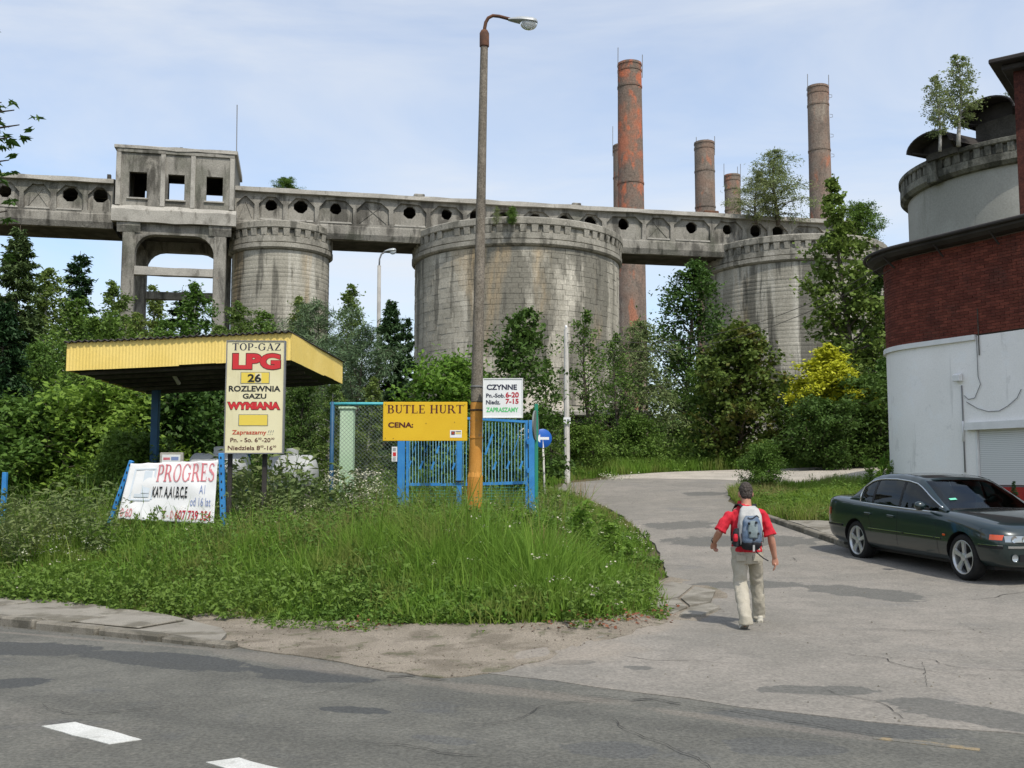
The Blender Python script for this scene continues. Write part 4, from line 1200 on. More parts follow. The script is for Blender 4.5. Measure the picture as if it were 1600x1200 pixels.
def serif2d(s):
    """roman capitals with thick stems, thin arms and serifs"""
    T, t, sf = .17, .055, .07
    V, Fc = [], []
    cur = 0.0; lay = [0]
    def poly(p):
        b = len(V); V.extend([(cur + x, y) for x, y in p]); Fc.append(tuple(range(b, b + len(p))))
    def rect(x0, y0, x1, y1): poly([(x0, y0), (x1, y0), (x1, y1), (x0, y1)])
    def stem(x, y0=0, y1=1, w=T, s0=True, s1=True):
        rect(x, y0, x + w, y1)
        if s0: rect(x - sf, y0, x + w + sf, y0 + t)
        if s1: rect(x - sf, y1 - t, x + w + sf, y1)
    def arc(cx, cy, rx, ry, a0, a1, w=T, h=t, n=14):
        o = [(cx + rx * math.cos(R(lerp(a0, a1, k / n))), cy + ry * math.sin(R(lerp(a0, a1, k / n)))) for k in range(n + 1)]
        i = [(cx + (rx - w) * math.cos(R(lerp(a0, a1, k / n))), cy + (ry - h) * math.sin(R(lerp(a0, a1, k / n)))) for k in range(n + 1)]
        for k in range(n): poly([o[k], o[k + 1], i[k + 1], i[k]])
    def diag(x0, y0, x1, y1, w): poly([(x0 - w / 2, y0), (x0 + w / 2, y0), (x1 + w / 2, y1), (x1 - w / 2, y1)])
    for ch in s:
        if ch == ' ': cur += .42; continue
        if ch == 'B':
            stem(.08); rect(.2, 1 - t, .40, 1); rect(.2, .5, .42, .5 + t); rect(.2, 0, .42, t); arc(.38, .76, .28, .24, -90, 90); arc(.40, .275, .32, .275, -90, 90); w = .78
        elif ch == 'U':
            stem(.08, .3, 1, s0=False); rect(.62, .3, .62 + t * 1.3, 1); rect(.54, 1 - t, .76, 1); arc(.385, .3, .305, .3, 180, 360, T * .75, t * 1.3); w = .82
        elif ch == 'T':
            stem(.30, s1=False); rect(.0, 1 - t, .77, 1); rect(0, .80, t, 1); rect(.77 - t, .80, .77, 1); w = .80
        elif ch == 'L':
            stem(.08); rect(.2, 0, .66, t); rect(.66 - t, 0, .66, .24); w = .72
        elif ch == 'E':
            stem(.08); rect(.2, 0, .66, t); rect(.66 - t, 0, .66, .24); rect(.2, 1 - t, .62, 1); rect(.62 - t, .80, .62, 1); rect(.2, .48, .50, .48 + t); rect(.50 - t, .40, .50, .63); w = .74
        elif ch == 'H':
            stem(.08); stem(.62); rect(.2, .48, .66, .48 + t); w = .92
        elif ch == 'R':
            stem(.08); rect(.2, 1 - t, .40, 1); rect(.2, .46, .42, .46 + t); arc(.38, .73, .30, .27, -90, 90); poly([(.38, .48), (.56, .48), (.84, t), (.66, t)]); rect(.64, 0, .90, t); w = .90
        elif ch == 'O':
            arc(.45, .5, .43, .52, 0, 360, T, t, 28); w = .92
        elif ch == 'P':
            stem(.08); rect(.2, 1 - t, .40, 1); rect(.2, .42, .42, .42 + t); arc(.38, .71, .32, .29, -90, 90); w = .74
        elif ch == 'G':
            arc(.45, .5, .43, .52, 38, 322, T, t, 24); rect(.72, .08, .72 + T * .8, .44); rect(.62, .44, .94, .44 + t); rect(.76, .70, .76 + t, .96); w = .98
        elif ch == 'A':
            diag(.12, 0, .43, 1, .06); diag(.74, 0, .43, 1, .18); rect(.24, .30, .62, .30 + t); rect(.0, 0, .26, t); rect(.58, 0, .92, t); w = .92
        elif ch == 'Z':
            rect(.04, 1 - t, .72, 1); rect(.04, .8, .04 + t, 1); rect(.02, 0, .74, t); rect(.74 - t, 0, .74, .22); diag(.12, t, .62, 1 - t, .19); w = .80
        elif ch == 'S':
            arc(.36, .735, .31, .27, 20, 250, T * .8, t, 18); arc(.36, .27, .33, .285, -160, 80, T * .85, t, 18); poly([(.16, .62), (.30, .70), (.56, .42), (.44, .34)]); w = .74
        elif ch == '-':
            rect(.06, .36, .36, .36 + t * 1.4); w = .42
        cur += w + .06
    x1 = max(a for a, b in V); x0 = min(a for a, b in V)
    return [((a - x0) / (x1 - x0), b) for a, b in V], Fc
def letter(name, shape, box, fmap, mat, parent, lift=.004, step=0.00004, shear=0.0, label=None):
    """lettering inside box = (u0, v0, u1, v1) of a sign face; fmap(u, v, lift) gives the place"""
    V, Fc = shape
    u0, v0, u1, v1 = box
    # words standing well apart become parts of their own
    spans = sorted((min(V[i][0] for i in f), max(V[i][0] for i in f), k) for k, f in enumerate(Fc))
    a_, b_ = Vector(fmap(u0, v0, 0)), Vector(fmap(u1, v0, 0)); c_ = Vector(fmap(u0, v1, 0))
    gap = .13 * (c_ - a_).length / max(1e-6, (b_ - a_).length)
    groups, hi = [], -9
    for lo, h, k in spans:
        if lo > hi + gap: groups.append([])
        groups[-1].append(k); hi = max(hi, h)
    for grp in groups:
        m = MB()
        for k in grp:
            f = Fc[k]
            m.add([fmap(lerp(u0, u1, V[i][0] + shear * (V[i][1] - .5)), lerp(v0, v1, V[i][1]), lift + step * (k % 12)) for i in f], [tuple(range(len(f)))])
        o = m.build(name, mat, parent)
    if label: o['label'] = label
    return o
class Face:
    """flat sign face between photo pixels at one distance; u, v run in photo pixels of a zoomed view"""
    def __init__(self, x0, y0, x1, y1, Y, turn=0.0):
        self.a = at(x0, y1, Y); self.b = at(x1, y1, Y); self.t = at(x0, y0, Y)
        self.w = self.b.x - self.a.x; self.h = self.t.z - self.a.z
        self.Y = Y; self.turn = turn
        self.c = (self.a + self.b) / 2
    def pt(self, u, v, lift=0.0):
        x = (u - .5) * self.w
        d = -lift
        ca, sa = math.cos(self.turn), math.sin(self.turn)
        return (self.c.x + x * ca - d * sa, self.Y + x * sa + d * ca, self.a.z + v * self.h)
    def slab(self, name, mat, parent, th, u0=0, v0=0, u1=1, v1=1, lift=0.0, bevel=0.0):
        v = [self.pt(u, w, l) for l in (lift, lift - th) for u, w in ((u0, v0), (u1, v0), (u1, v1), (u0, v1))]
        return MB().add(v, [(0,1,2,3),(7,6,5,4),(0,4,5,1),(1,5,6,2),(2,6,7,3),(3,7,4,0)]).build(name, mat, parent, bevel=bevel)
def zbox(zx0, zy0, zx1, zy1, bx0, by0, bx1, by1):
    """box measured in a zoomed view -> face fractions"""
    return ((zx0 - bx0) / (bx1 - bx0), 1 - (zy1 - by0) / (by1 - by0), (zx1 - bx0) / (bx1 - bx0), 1 - (zy0 - by0) / (by1 - by0))

# ---- tall cream price board
fc = Face(351, 533, 441, 708, 18.0, R(2))
sb = thing('price_board', 'tall cream board with red and black lettering in front of the yellow canopy', 'sign', (fc.c.x, fc.Y, zgf(fc.c.x, fc.Y)))
fc.slab('panel', MAT['cream'], sb, .10, bevel=.008)
for u0, v0, u1, v1 in ((-.012, -.006, .006, 1.006), (.994, -.006, 1.012, 1.006), (.007, -.006, .993, .004), (.007, .996, .993, 1.006)):
    fc.slab('frame', MAT['rail_steel'], sb, .125, u0, v0, u1, v1, .012)
Zb = (80, 75, 610, 1130)
fm = fc.pt
letter('title_lettering', serif2d('TOP-GAZ'), zbox(130, 95, 575, 162, *Zb), fm, MAT['ink_navy'], sb)
letter('fuel_lettering_outline', text2d('LPG', .075), zbox(128, 186, 582, 350, *Zb), fm, MAT['ink_brown'], sb)
letter('fuel_lettering', text2d('LPG', .055), zbox(136, 194, 574, 342, *Zb), fm, MAT['ink_red'], sb, .006)
def panel(zb, mat, lift, nm='price_panel', par=sb, f_=fc): f_.slab(nm, MAT[mat], par, .003, *zb, lift)
for zb in (zbox(211, 368, 478, 478, *Zb), zbox(201, 767, 472, 876, *Zb)):
    panel(zb, 'sign_back', .0035)
    panel((zb[0] + .012, zb[1] + .005, zb[2] - .012, zb[3] - .005), 'price_yellow', .006)
for zx in (275, 345): panel(zbox(zx, 380, zx + 58, 470, *Zb), 'cream' if zx == 345 else 'price_yellow', .008, 'digit_card')
letter('price_digits', text2d('26', .03), zbox(277, 386, 402, 464, *Zb), fm, MAT['ink_black'], sb, .012)
letter('service_lettering', text2d('ROZLEWNIA', .03), zbox(105, 498, 580, 553, *Zb), fm, MAT['ink_black'], sb)
letter('service_lettering', text2d('GAZU', .03), zbox(235, 572, 452, 620, *Zb), fm, MAT['ink_black'], sb)
letter('exchange_lettering_outline', text2d('WYMIANA', .085), zbox(93, 648, 584, 727, *Zb), fm, MAT['ink_brown'], sb)
letter('exchange_lettering', text2d('WYMIANA', .065), zbox(99, 654, 578, 721, *Zb), fm, MAT['ink_red'], sb, .006)
letter('invitation_lettering', text2d('Zapraszamy', .02), zbox(145, 915, 460, 968, *Zb), fm, MAT['ink_orange'], sb)
letter('invitation_lettering', text2d('!!!', -.01), zbox(475, 915, 523, 958, *Zb), fm, MAT['sign_back'], sb, shear=.25)
letter('hours_lettering', text2d('Pn. - So. 6', .015), zbox(132, 986, 382, 1028, *Zb), fm, MAT['ink_brown'], sb)
letter('hours_lettering', text2d('00', .01), zbox(386, 985, 416, 1004, *Zb), fm, MAT['ink_brown'], sb)
letter('hours_lettering', text2d('-20', .015), zbox(420, 988, 498, 1028, *Zb), fm, MAT['ink_brown'], sb)
letter('hours_lettering', text2d('00', .01), zbox(502, 985, 534, 1004, *Zb), fm, MAT['ink_brown'], sb)
letter('hours_lettering', text2d('Niedziela 8', .015), zbox(110, 1060, 404, 1102, *Zb), fm, MAT['ink_brown'], sb)
letter('hours_lettering', text2d('00', .01), zbox(408, 1058, 436, 1077, *Zb), fm, MAT['ink_brown'], sb)
letter('hours_lettering', text2d('-16', .015), zbox(440, 1061, 518, 1102, *Zb), fm, MAT['ink_brown'], sb)
letter('hours_lettering', text2d('00', .01), zbox(521, 1058, 552, 1077, *Zb), fm, MAT['ink_brown'], sb)
for u in (.06, .66):
    p = Vector(fc.pt(u, 0)); q = Vector(fc.pt(u, .96))
    MB().bar((p.x, p.y + .16, zgf(p.x, p.y) - .1), (q.x, q.y + .16, q.z), .075).build('post', MAT['tin'], sb, bevel=.008)

# ---- yellow board on the fence
fy = Face(598, 628, 730, 689, 18.95)
yb = thing('wholesale_board', 'flat yellow board with dark red heading hung on the blue gate frame', 'sign', (fy.c.x, fy.Y, fy.a.z))
fy.slab('panel', MAT['board_yellow'], yb, .03, bevel=.006)
Zy = (100, 258, 822, 596)
letter('heading_lettering', serif2d('BUTLE HURT'), zbox(138, 284, 790, 356, *Zy), fy.pt, MAT['ink_brown'], yb)
letter('price_lettering', text2d('CENA:', .035), zbox(145, 434, 360, 481, *Zy), fy.pt, MAT['ink_brown'], yb)
fy.slab('sticker', MAT['white_flat'], yb, .002, *zbox(675, 503, 775, 567, *Zy), .0035)
fy.slab('sticker_mark', MAT['ink_brown'], yb, .002, *zbox(685, 512, 716, 543, *Zy), .006)
fy.slab('sticker_mark', MAT['ink_orange'], yb, .002, *zbox(694, 520, 708, 535, *Zy), .0085)
for zy in (512, 522, 531): fy.slab('sticker_mark', MAT['ink_black'] if zy == 512 else MAT['price_yellow'], yb, .002, *zbox(722, zy, 768, zy + 6, *Zy), .006)
for u, v in ((.03, .93), (.97, .93), (.03, .07), (.125, .065), (.512, .45), (.85, .48)):
    fy.slab('bolt', MAT['rust'], yb, .004, u - .004, v - .009, u + .004, v + .009, .006)

# ---- white opening-hours light box on the lamp post
fl = Face(754.5, 591, 817, 653, 18.6, R(-1.5))
lb = thing('opening_hours_sign', 'white box sign with opening hours fixed to the concrete lamp post', 'sign', (fl.c.x, fl.Y, fl.a.z))
fl.slab('box', MAT['lightbox'], lb, .16, bevel=.012)
for u0, v0, u1, v1 in ((0, 0, .018, 1), (.982, 0, 1, 1), (.0181, 0, .9819, .02), (.0181, .98, .9819, 1)):
    fl.slab('frame', MAT['white_metal'], lb, .02, u0, v0, u1, v1, .012)
Zl = (948, 60, 1290, 400)
letter('title_lettering', text2d('CZYNNE', .035), zbox(980, 113, 1240, 160, *Zl), fl.pt, MAT['ink_navy'], lb)
letter('weekday_lettering', text2d('Pn.-Sob.', .025), zbox(975, 190, 1136, 226, *Zl), fl.pt, MAT['ink_navy'], lb)
letter('weekday_hours', text2d('6-20', .035), zbox(1142, 178, 1256, 226, *Zl), fl.pt, MAT['ink_crimson'], lb)
letter('sunday_lettering', text2d('Niedz.', .025), zbox(975, 247, 1097, 284, *Zl), fl.pt, MAT['ink_navy'], lb)
letter('sunday_hours', text2d('7-15', .035), zbox(1142, 236, 1254, 280, *Zl), fl.pt, MAT['ink_crimson'], lb)
letter('invitation_lettering', text2d('ZAPRASZAMY', .03), zbox(976, 310, 1252, 350, *Zl), fl.pt, MAT['ink_green'], lb)

# ---- cloth banner tied between two blue posts
BY = 17.2
cTL, cTR, cBR, cBL = at(204, 724, BY), at(340, 719, BY), at(334, 819, BY - .1), at(183, 811, BY - .1)
bn = thing('driving_school_banner', 'creased white cloth banner with faded red lettering tied between blue posts', 'banner', ((cBL.x + cBR.x) / 2, BY, cBL.z))
def bpt(u, v, lift=0.0):
    p = cBL.lerp(cBR, u).lerp(cTL.lerp(cTR, u), v)
    w = .014 * mnoise.noise(Vector((u * 7, v * 4, 1))) + .022 * mnoise.noise(Vector((u * 3 + v * 2.5, v * 1.5, 4))) + .02 * max(0, v - .8) * 5 * abs(math.sin(u * 15.7)) - .016 * math.sin(u * 3.1) * v
    sag = -.012 * abs(math.sin(u * 15.7)) * max(0, (v - .7) / .3)
    return (p.x, p.y + w - lift, p.z + sag)
m = MB(); nu, nv_ = 64, 36
m.add([bpt(i / nu, j / nv_) for j in range(nv_ + 1) for i in range(nu + 1)], [(j * (nu + 1) + i, j * (nu + 1) + i + 1, (j + 1) * (nu + 1) + i + 1, (j + 1) * (nu + 1) + i) for j in range(nv_) for i in range(nu)])
o = m.build('cloth', MAT['banner'], bn, smooth=True)
md = o.modifiers.new('thickness', 'SOLIDIFY'); md.thickness = .004; md.offset = 1
def ub(zx0, zy0, zx1, zy1):
    def inv(zx, zy):
        # invert the slanted quad of the zoomed view
        u, v = .5, .5
        for _ in range(12):
            v = 1 - (zy - lerp(210, 180, u)) / (lerp(990, 1050, u) - lerp(210, 180, u))
            xl, xr = lerp(25, 225, v), lerp(1385, 1420, v)
            u = (zx - xl) / (xr - xl)
        return u, v
    a_, b_ = inv(zx0, zy1), inv(zx1, zy0)
    return (a_[0], a_[1], b_[0], b_[1])
letter('heading_lettering', serif2d('PROGRES'), (.335, .67, .975, .965), bpt, MAT['ink_pink'], bn, .012)
letter('category_lettering', text2d('KAT. A,A1,B,C,E', .02), (.315, .37, .695, .585), bpt, MAT['ink_black'], bn, .012)
letter('age_lettering', text2d('A1', -.005), (.825, .47, .885, .605), bpt, MAT['ink_blue'], bn, .012)
letter('age_lettering', text2d('od 16 lat', 0), (.735, .275, .955, .41), bpt, MAT['ink_blue'], bn, .012)
letter('phone_lettering', text2d('0 60', .005), (.02, .05, .14, .20), bpt, MAT['ink_pink'], bn, .012)
letter('phone_lettering', text2d('2 - 0', .005), (.46, .05, .565, .19), bpt, MAT['ink_pink'], bn, .012)
letter('phone_lettering', text2d('607 739 354', .015), (.59, .045, .965, .20), bpt, MAT['ink_crimson'], bn, .012)
for i, (u0, v0, u1, v1) in enumerate(((.07, .34, .30, .365), (.07, .885, .32, .91), (.07, .366, .09, .884), (.30, .366, .32, .884))):
    letter('emblem_print', ([(0, 0), (1, 0), (1, 1), (0, 1)], [(0, 1, 2, 3)]), (u0, v0, u1, v1), bpt, MAT['ink_pale'], bn, .010)
letter('emblem_print', ([(0, 0), (.42, 0), (.42, .0), (.42, 1), (0, 1)], [(0, 1, 3, 4)]), (.19, .47, .40, .86), bpt, MAT['ink_pale'], bn, .010)
letter('emblem_print', ([(0, 0), (1, 0), (1, 1), (0, 1)], [(0, 1, 2, 3)]), (.12, .40, .28, .455), bpt, MAT['ink_pale'], bn, .010)
for pts, w, lb_ in (((at(346, 708, BY + .12), at(349, 830, BY + .12)), .085, 'upright blue steel post with holes at the right edge of the banner'),
                    ((at(206, 720, BY + .15), at(172, 815, BY + .2)), .07, 'slanting blue steel post behind the left edge of the banner')):
    a_, b_ = pts; d_ = (a_ - b_).normalized()
    b_ = b_ - d_ * ((b_.z - zgf(b_.x, b_.y) + .2) / max(.3, d_.z))
    r_ = thing('banner_post', lb_, 'post', tuple(b_))
    MB().bar(b_, a_, w, w).build('profile', MAT['blue'], r_, bevel=.008)
    for k in range(14):
        q = a_.lerp(b_, (k + .6) / 15) - Vector((0, w / 2 + .003, 0))
        MB().box((q.x - .012, q.y - .001, q.z - .02), (q.x + .012, q.y + .002, q.z + .02)).build('slot', MAT['black'], r_)
r_ = thing('fence_post', 'short blue fence post in the weeds at the left picture edge', 'post', (at(8, 790, 19).x, 19, zgf(at(8, 790, 19).x, 19)))
a_ = at(8, 738, 19); MB().bar((a_.x, 19, zgf(a_.x, 19) - .1), a_, .08).build('shaft', MAT['blue'], r_, bevel=.008)

# ------------------------------------------------------------------ yellow canopy of the filling place
CX0, CX1, CY0, CY1 = at(104, 560, 21).x, at(455, 540, 21).x, 21.0, 25.6
can = thing('station_canopy', 'yellow corrugated canopy on dark blue posts behind the cream board', 'canopy', ((CX0 + CX1) / 2, 23, zgf(-7, 23)))
def ztop(x): return lerp(at(104, 536, 21).z, at(455, 519.5, 21).z, (x - CX0) / (CX1 - CX0))
def fascia(p0, p1, nrm, sheets, back=0.0):
    """corrugated sheets between two plan points"""
    p0, p1 = Vector(p0), Vector(p1); L = (p1 - p0).length
    rr = random.Random(8)
    for k in range(sheets):
        a0, a1 = k / sheets, (k + 1) / sheets
        n = int(L / sheets / .0113); v = []
        dz = rr.uniform(-.012, .012); dt = rr.uniform(0, .006)
        for i in range(n + 1):
            t = lerp(a0, a1, i / n) + (.002 if i == n else 0)
            x, y = p0.lerp(p1, t)
            w = .0042 * math.sin(t * L / .068 * 2 * math.pi) + dt + .01 * mnoise.noise(Vector((t * 3, 0, 3)))
            zt_ = ztop(x) - back * (y - CY0)
            v += [(x + nrm[0] * w, y + nrm[1] * w, zt_), (x + nrm[0] * w, y + nrm[1] * w, zt_ - .575 + dz)]
        f = [(2 * i, 2 * i + 1, 2 * i + 3, 2 * i + 2) for i in range(n)]
        o = MB().add(v, f).build('fascia_sheet', MAT['canopy_yellow'], can)
        md = o.modifiers.new('thickness', 'SOLIDIFY'); md.thickness = .004
BK = .018
fascia((CX0, CY0), (CX1, CY0), (0, -1), 6, BK)
CXR = at(535, 590, CY1).x
fascia((CX1 + .01, CY0 + .0), (CXR, CY1), (1, -.05), 5, BK)
fascia((CX0 - .0, CY1), (CX0 - .0, CY0), (-1, 0), 5, BK)
# dark corrugated roof sheet and its ends
n = 230; v = []
for i in range(n + 1):
    x = lerp(CX0 - .05, CX1 + .02, i / n); w = .022 * math.sin(i * .95) + .012 * mnoise.noise(Vector((x * 1.3, 0, 0)))
    xb = lerp(CX0 - .05, CXR + .05, i / n)
    v += [(x, CY0 - .07, ztop(x) + .022 + w), (xb, CY1 + .05, ztop(x) - BK * 4.6 + .022 + w)]
MB().add(v, [(2 * i, 2 * i + 1, 2 * i + 3, 2 * i + 2) for i in range(n)]).build('roof_sheet', MAT['tin'], can, smooth=True).modifiers.new('t', 'SOLIDIFY').thickness = .02
v = [(CX0 + .03, CY0 + .05, ztop(CX0) - .56), (CX1 - .03, CY0 + .05, ztop(CX1) - .56), (CXR - .03, CY1 - .03, ztop(CX1) - .56 - BK * 4.6), (CX0 + .03, CY1 - .03, ztop(CX0) - .56 - BK * 4.6)]
MB().add(v + [(a, b, c + .05) for a, b, c in v], [(0,1,2,3),(7,6,5,4),(0,4,5,1),(1,5,6,2),(2,6,7,3),(3,7,4,0)]).build('ceiling', MAT['tin'], can)
for k in range(6):
    y = lerp(CY0 + .35, CY1 - .35, k / 5)
    MB().bar((CX0 + .15, y, ztop(CX0) - .60 - BK * (y - CY0)), (CX1 - .1, y, ztop(CX1) - .60 - BK * (y - CY0)), .06, .07).build('purlin', MAT['gallery_dark'], can)
pA, pB = at(264, 574, 22.6), at(280, 600, 22.9)
MB().bar(pA, pB, .07, .05).build('lamp_batten', MAT['white_post'], can)
for px_ in (243, 386):
    x = at(px_, 650, 24.6).x
    MB().bar((x, 24.6, zgf(x, 24.6) - .2), (x, 24.6, ztop(x) - .60), .17).build('post', MAT['dark_blue'], can, bevel=.01)
# gas tanks and the little notice case under the canopy
def tank(label, px0, px1, py0, py1, Y, grp):
    A, B = at(px0, (py0 + py1) / 2, Y), at(px1, (py0 + py1) / 2, Y)
    r = (py1 - py0) / 2 / F * Y; L = (B - A).length
    root = thing('gas_tank', label, 'tank', ((A.x + B.x) / 2, Y, zgf(A.x, Y)))
    Mx = Matrix.Translation(A) @ Matrix.Rotation(R(90), 4, 'Y')
    cap = .45 * r
    pr = [(.001, 0)] + [(r * math.sin(q), cap * (1 - math.cos(q))) for q in np.linspace(.2, math.pi / 2, 7)] + [(r, L / 2)] + [(r * math.sin(q), L - cap * (1 - math.cos(q))) for q in np.linspace(math.pi / 2, .2, 7)] + [(.001, L)]
    MB().lathe(pr, 32, M=Mx).build('vessel', MAT['tank'], root, smooth=True, auto=40)
    for t in (.2, .8):
        x = lerp(A.x, B.x, t)
        MB().box((x - .1, Y - r * .8, zgf(x, Y) - .1), (x + .1, Y + r * .8, A.z - r * .55)).build('saddle', MAT['gallery'], root)
    MB().lathe([(.14, A.z + r - .02), (.14, A.z + r + .12), (.10, A.z + r + .14), (.001, A.z + r + .15)], 16, ((A.x + B.x) / 2, Y)).build('dome', MAT['tank'], root, smooth=True, auto=40)
tank('white gas tank showing just right of the banner post', 296, 391, 708, 756, 22.4, None)
tank('white gas tank with rounded end in the weeds left of the pale green pillar', 415, 497, 711, 770, 22.8, None)
nf = Face(249, 707, 285, 735, 22.0)
nb = thing('notice_case', 'small grey framed notice case above the top edge of the banner', 'notice', (nf.c.x, nf.Y, zgf(nf.c.x, nf.Y)))
nf.slab('case', MAT['gallery_light'], nb, .08, bevel=.01); nf.slab('sheet', MAT['lightbox'], nb, .003, .1, .1, .9, .88, .005)
nf.slab('red_print', MAT['ink_pink'], nb, .002, .16, .58, .45, .72, .008); nf.slab('blue_print', MAT['ink_blue'], nb, .002, .5, .56, .82, .76, .008)
p = Vector(nf.pt(.5, 0)); MB().bar((p.x, p.y + .05, zgf(p.x, p.y) - .1), (p.x, p.y + .05, p.z + .1), .06).build('stand', MAT['dark_blue'], nb)

# ------------------------------------------------------------------ wire fence panel and blue gate
GY_ = 21.2
def gp_(px, py, dy=0.0): return at(px, py, GY_ + dy)
fn = thing('wire_fence', 'chain link fence panel with turquoise frame left of the yellow board', 'fence', tuple(gp_(560, 800)))
def down(p): return Vector((p.x, p.y, zgf(p.x, p.y) - .15))
tl, tr = gp_(519.5, 631), gp_(628, 631)
MB().tube([down(tl), tl + Vector((0, 0, .04))], .045, 8).build('post', MAT['dark_blue'], fn, smooth=True)
MB().tube([tl - Vector((.05, 0, 0)), tr], .033, 8).build('top_rail', MAT['cyan'], fn, smooth=True)
m = MB(); zb_ = zgf(tl.x, GY_) + .1; H = tl.z - zb_; W = tr.x - tl.x; cell = .085
k = -H
while k < W:
    for s in (1, -1):
        a0, a1 = k, k + H
        x0, x1 = max(0, a0), min(W, a1)
        if x1 <= x0: continue
        z0_, z1_ = x0 - k, x1 - k
        if s < 0: z0_, z1_ = H - z0_, H - z1_
        m.bar((tl.x + x0, GY_ + .01 * s, zb_ + z0_), (tl.x + x1, GY_ + .01 * s, zb_ + z1_), .0055)
    k += cell
m.build('wire_mesh', MAT['wire'], fn)['kind'] = 'stuff'
gpil = thing('gate_pillar', 'square pale green painted pillar behind the chain link fence', 'pillar', tuple(down(at(541, 740, 22.2))))
a_ = at(531, 639, 22.2); b_ = at(552, 639, 22.2)
MB().box((a_.x, 22.2, zgf(a_.x, 22.2) - .1), (b_.x, 22.2 + (b_.x - a_.x), a_.z)).build('shaft', MAT['pale_green'], gpil, bevel=.015)
MB().box((a_.x - .03, 22.17, a_.z), (b_.x + .03, 22.23 + (b_.x - a_.x), a_.z + .05)).build('cap', MAT['pale_green'], gpil, bevel=.01)
pl = Face(612, 698, 620.5, 721, 21.1)
ws = thing('warning_plate', 'narrow white plate with red mark on the fence under the yellow board', 'sign', (pl.c.x, pl.Y, pl.a.z))
pl.slab('plate', MAT['white_flat'], ws, .006)
pl.slab('red_mark', MAT['ink_red'], ws, .002, .22, .36, .80, .62, .005)
for v_ in (.08, .16, .24, .72, .80, .88): pl.slab('print_line', MAT['sign_back'], ws, .002, .2, v_, .75, v_ + .03, .005)
MAT['bar_blue'] = surf('pale_blue_bar_paint', (.16,.40,.56), (.22,.46,.60), 3, .5, .4, bump=0, grain=.1)
# gate: two leaves between posts
gt = thing('metal_gate', 'bright blue double gate of thin bars with slanting flat ornaments', 'gate', tuple(gp_(730, 800)))
def flat(px0, px1, top, name='post', dy=0.0, t=.09):
    a_, b_ = gp_(px0, top, dy), gp_(px1, top, dy)
    MB().box((a_.x, GY_ + dy - t / 2, zgf(a_.x, GY_) - .1), (b_.x, GY_ + dy + t / 2, a_.z)).build(name, MAT['blue'], gt, bevel=.006)
flat(622, 633.5, 640, 'post')
flat(826, 838, 657, 'post', t=.14)
def leaf(px0, px1, pyt0, pyt1, pyb0, pyb1, bars, zig):
    A, B, C, D_ = gp_(px0, pyt0), gp_(px1, pyt1), gp_(px1, pyb1), gp_(px0, pyb0)
    lf = MB().bar(A, B, .045, .05).build('top_rail', MAT['blue'], gt)
    MB().bar(D_, C, .05, .06).build('lower_rail', MAT['blue'], gt)
    for a_, b_ in ((A, D_), (B, C)):
        b2 = Vector((b_.x, b_.y, zgf(b_.x, b_.y) + .12))
        MB().bar(a_ + Vector((0, .004, .03)), b2, .055, .055).build('stile', MAT['blue'], gt)
    E, G_ = Vector((D_.x, GY_, zgf(D_.x, GY_) + .18)), Vector((C.x, GY_, zgf(C.x, GY_) + .18))
    MB().bar(E, G_, .05, .05).build('bottom_rail', MAT['blue'], gt)
    for k in range(bars):
        t = (k + .7) / (bars + .4)
        MB().tube([D_.lerp(C, t), A.lerp(B, t)], .0085, 5).build('bar', MAT['bar_blue'], gt)
    for (zx0, zy0, zx1, zy1) in zig:
        p0 = gp_(580 + zx0 / 5.45, 580 + zy0 / 5.45, -.02); p1 = gp_(580 + zx1 / 5.45, 580 + zy1 / 5.45, -.02)
        MB().bar(p0, p1, .012, .04).build('ornament', MAT['blue'], gt)
    # close-meshed lower field
    m = MB()
    nx_ = int((C.x - D_.x) / .09)
    for k in range(1, nx_):
        x = lerp(D_.x, C.x, k / nx_); m.bar((x, GY_ + .01, E.z), (x, GY_ + .01, D_.z), .004)
    nz_ = int((D_.z - E.z) / .06)
    for k in range(1, nz_):
        z = lerp(E.z, D_.z, k / nz_); m.bar((D_.x, GY_ - .003, z), (C.x, GY_ - .003, z), .004)
    m.build('lower_mesh', MAT['cyan'], gt)['kind'] = 'stuff'
leaf(637, 716, 646, 648, 757, 757, 17, [(360, 690, 385, 610), (462, 690, 482, 622), (556, 700, 578, 635), (645, 712, 664, 645), (712, 712, 732, 640), (315, 830, 338, 762), (414, 835, 440, 765), (512, 838, 535, 770), (600, 838, 620, 775), (692, 838, 712, 780)])
leaf(720, 823, 653, 659, 757, 754, 20, [(972, 712, 1035, 535), (1092, 712, 1145, 540), (1206, 718, 1258, 545), (1040, 838, 1065, 770), (1155, 832, 1178, 765), (1265, 832, 1290, 765)])
for py_ in (690, 735): 
    a_ = gp_(824.5, py_, -.06); MB().tube([a_ - Vector((0, 0, .05)), a_ + Vector((0, 0, .05))], .022, 8).build('hinge', MAT['blue'], gt)
a_ = gp_(718, 752, -.05); MB().bar(a_ - Vector((.12, 0, 0)), a_ + Vector((.12, 0, 0)), .03).build('latch', MAT['black'], gt)
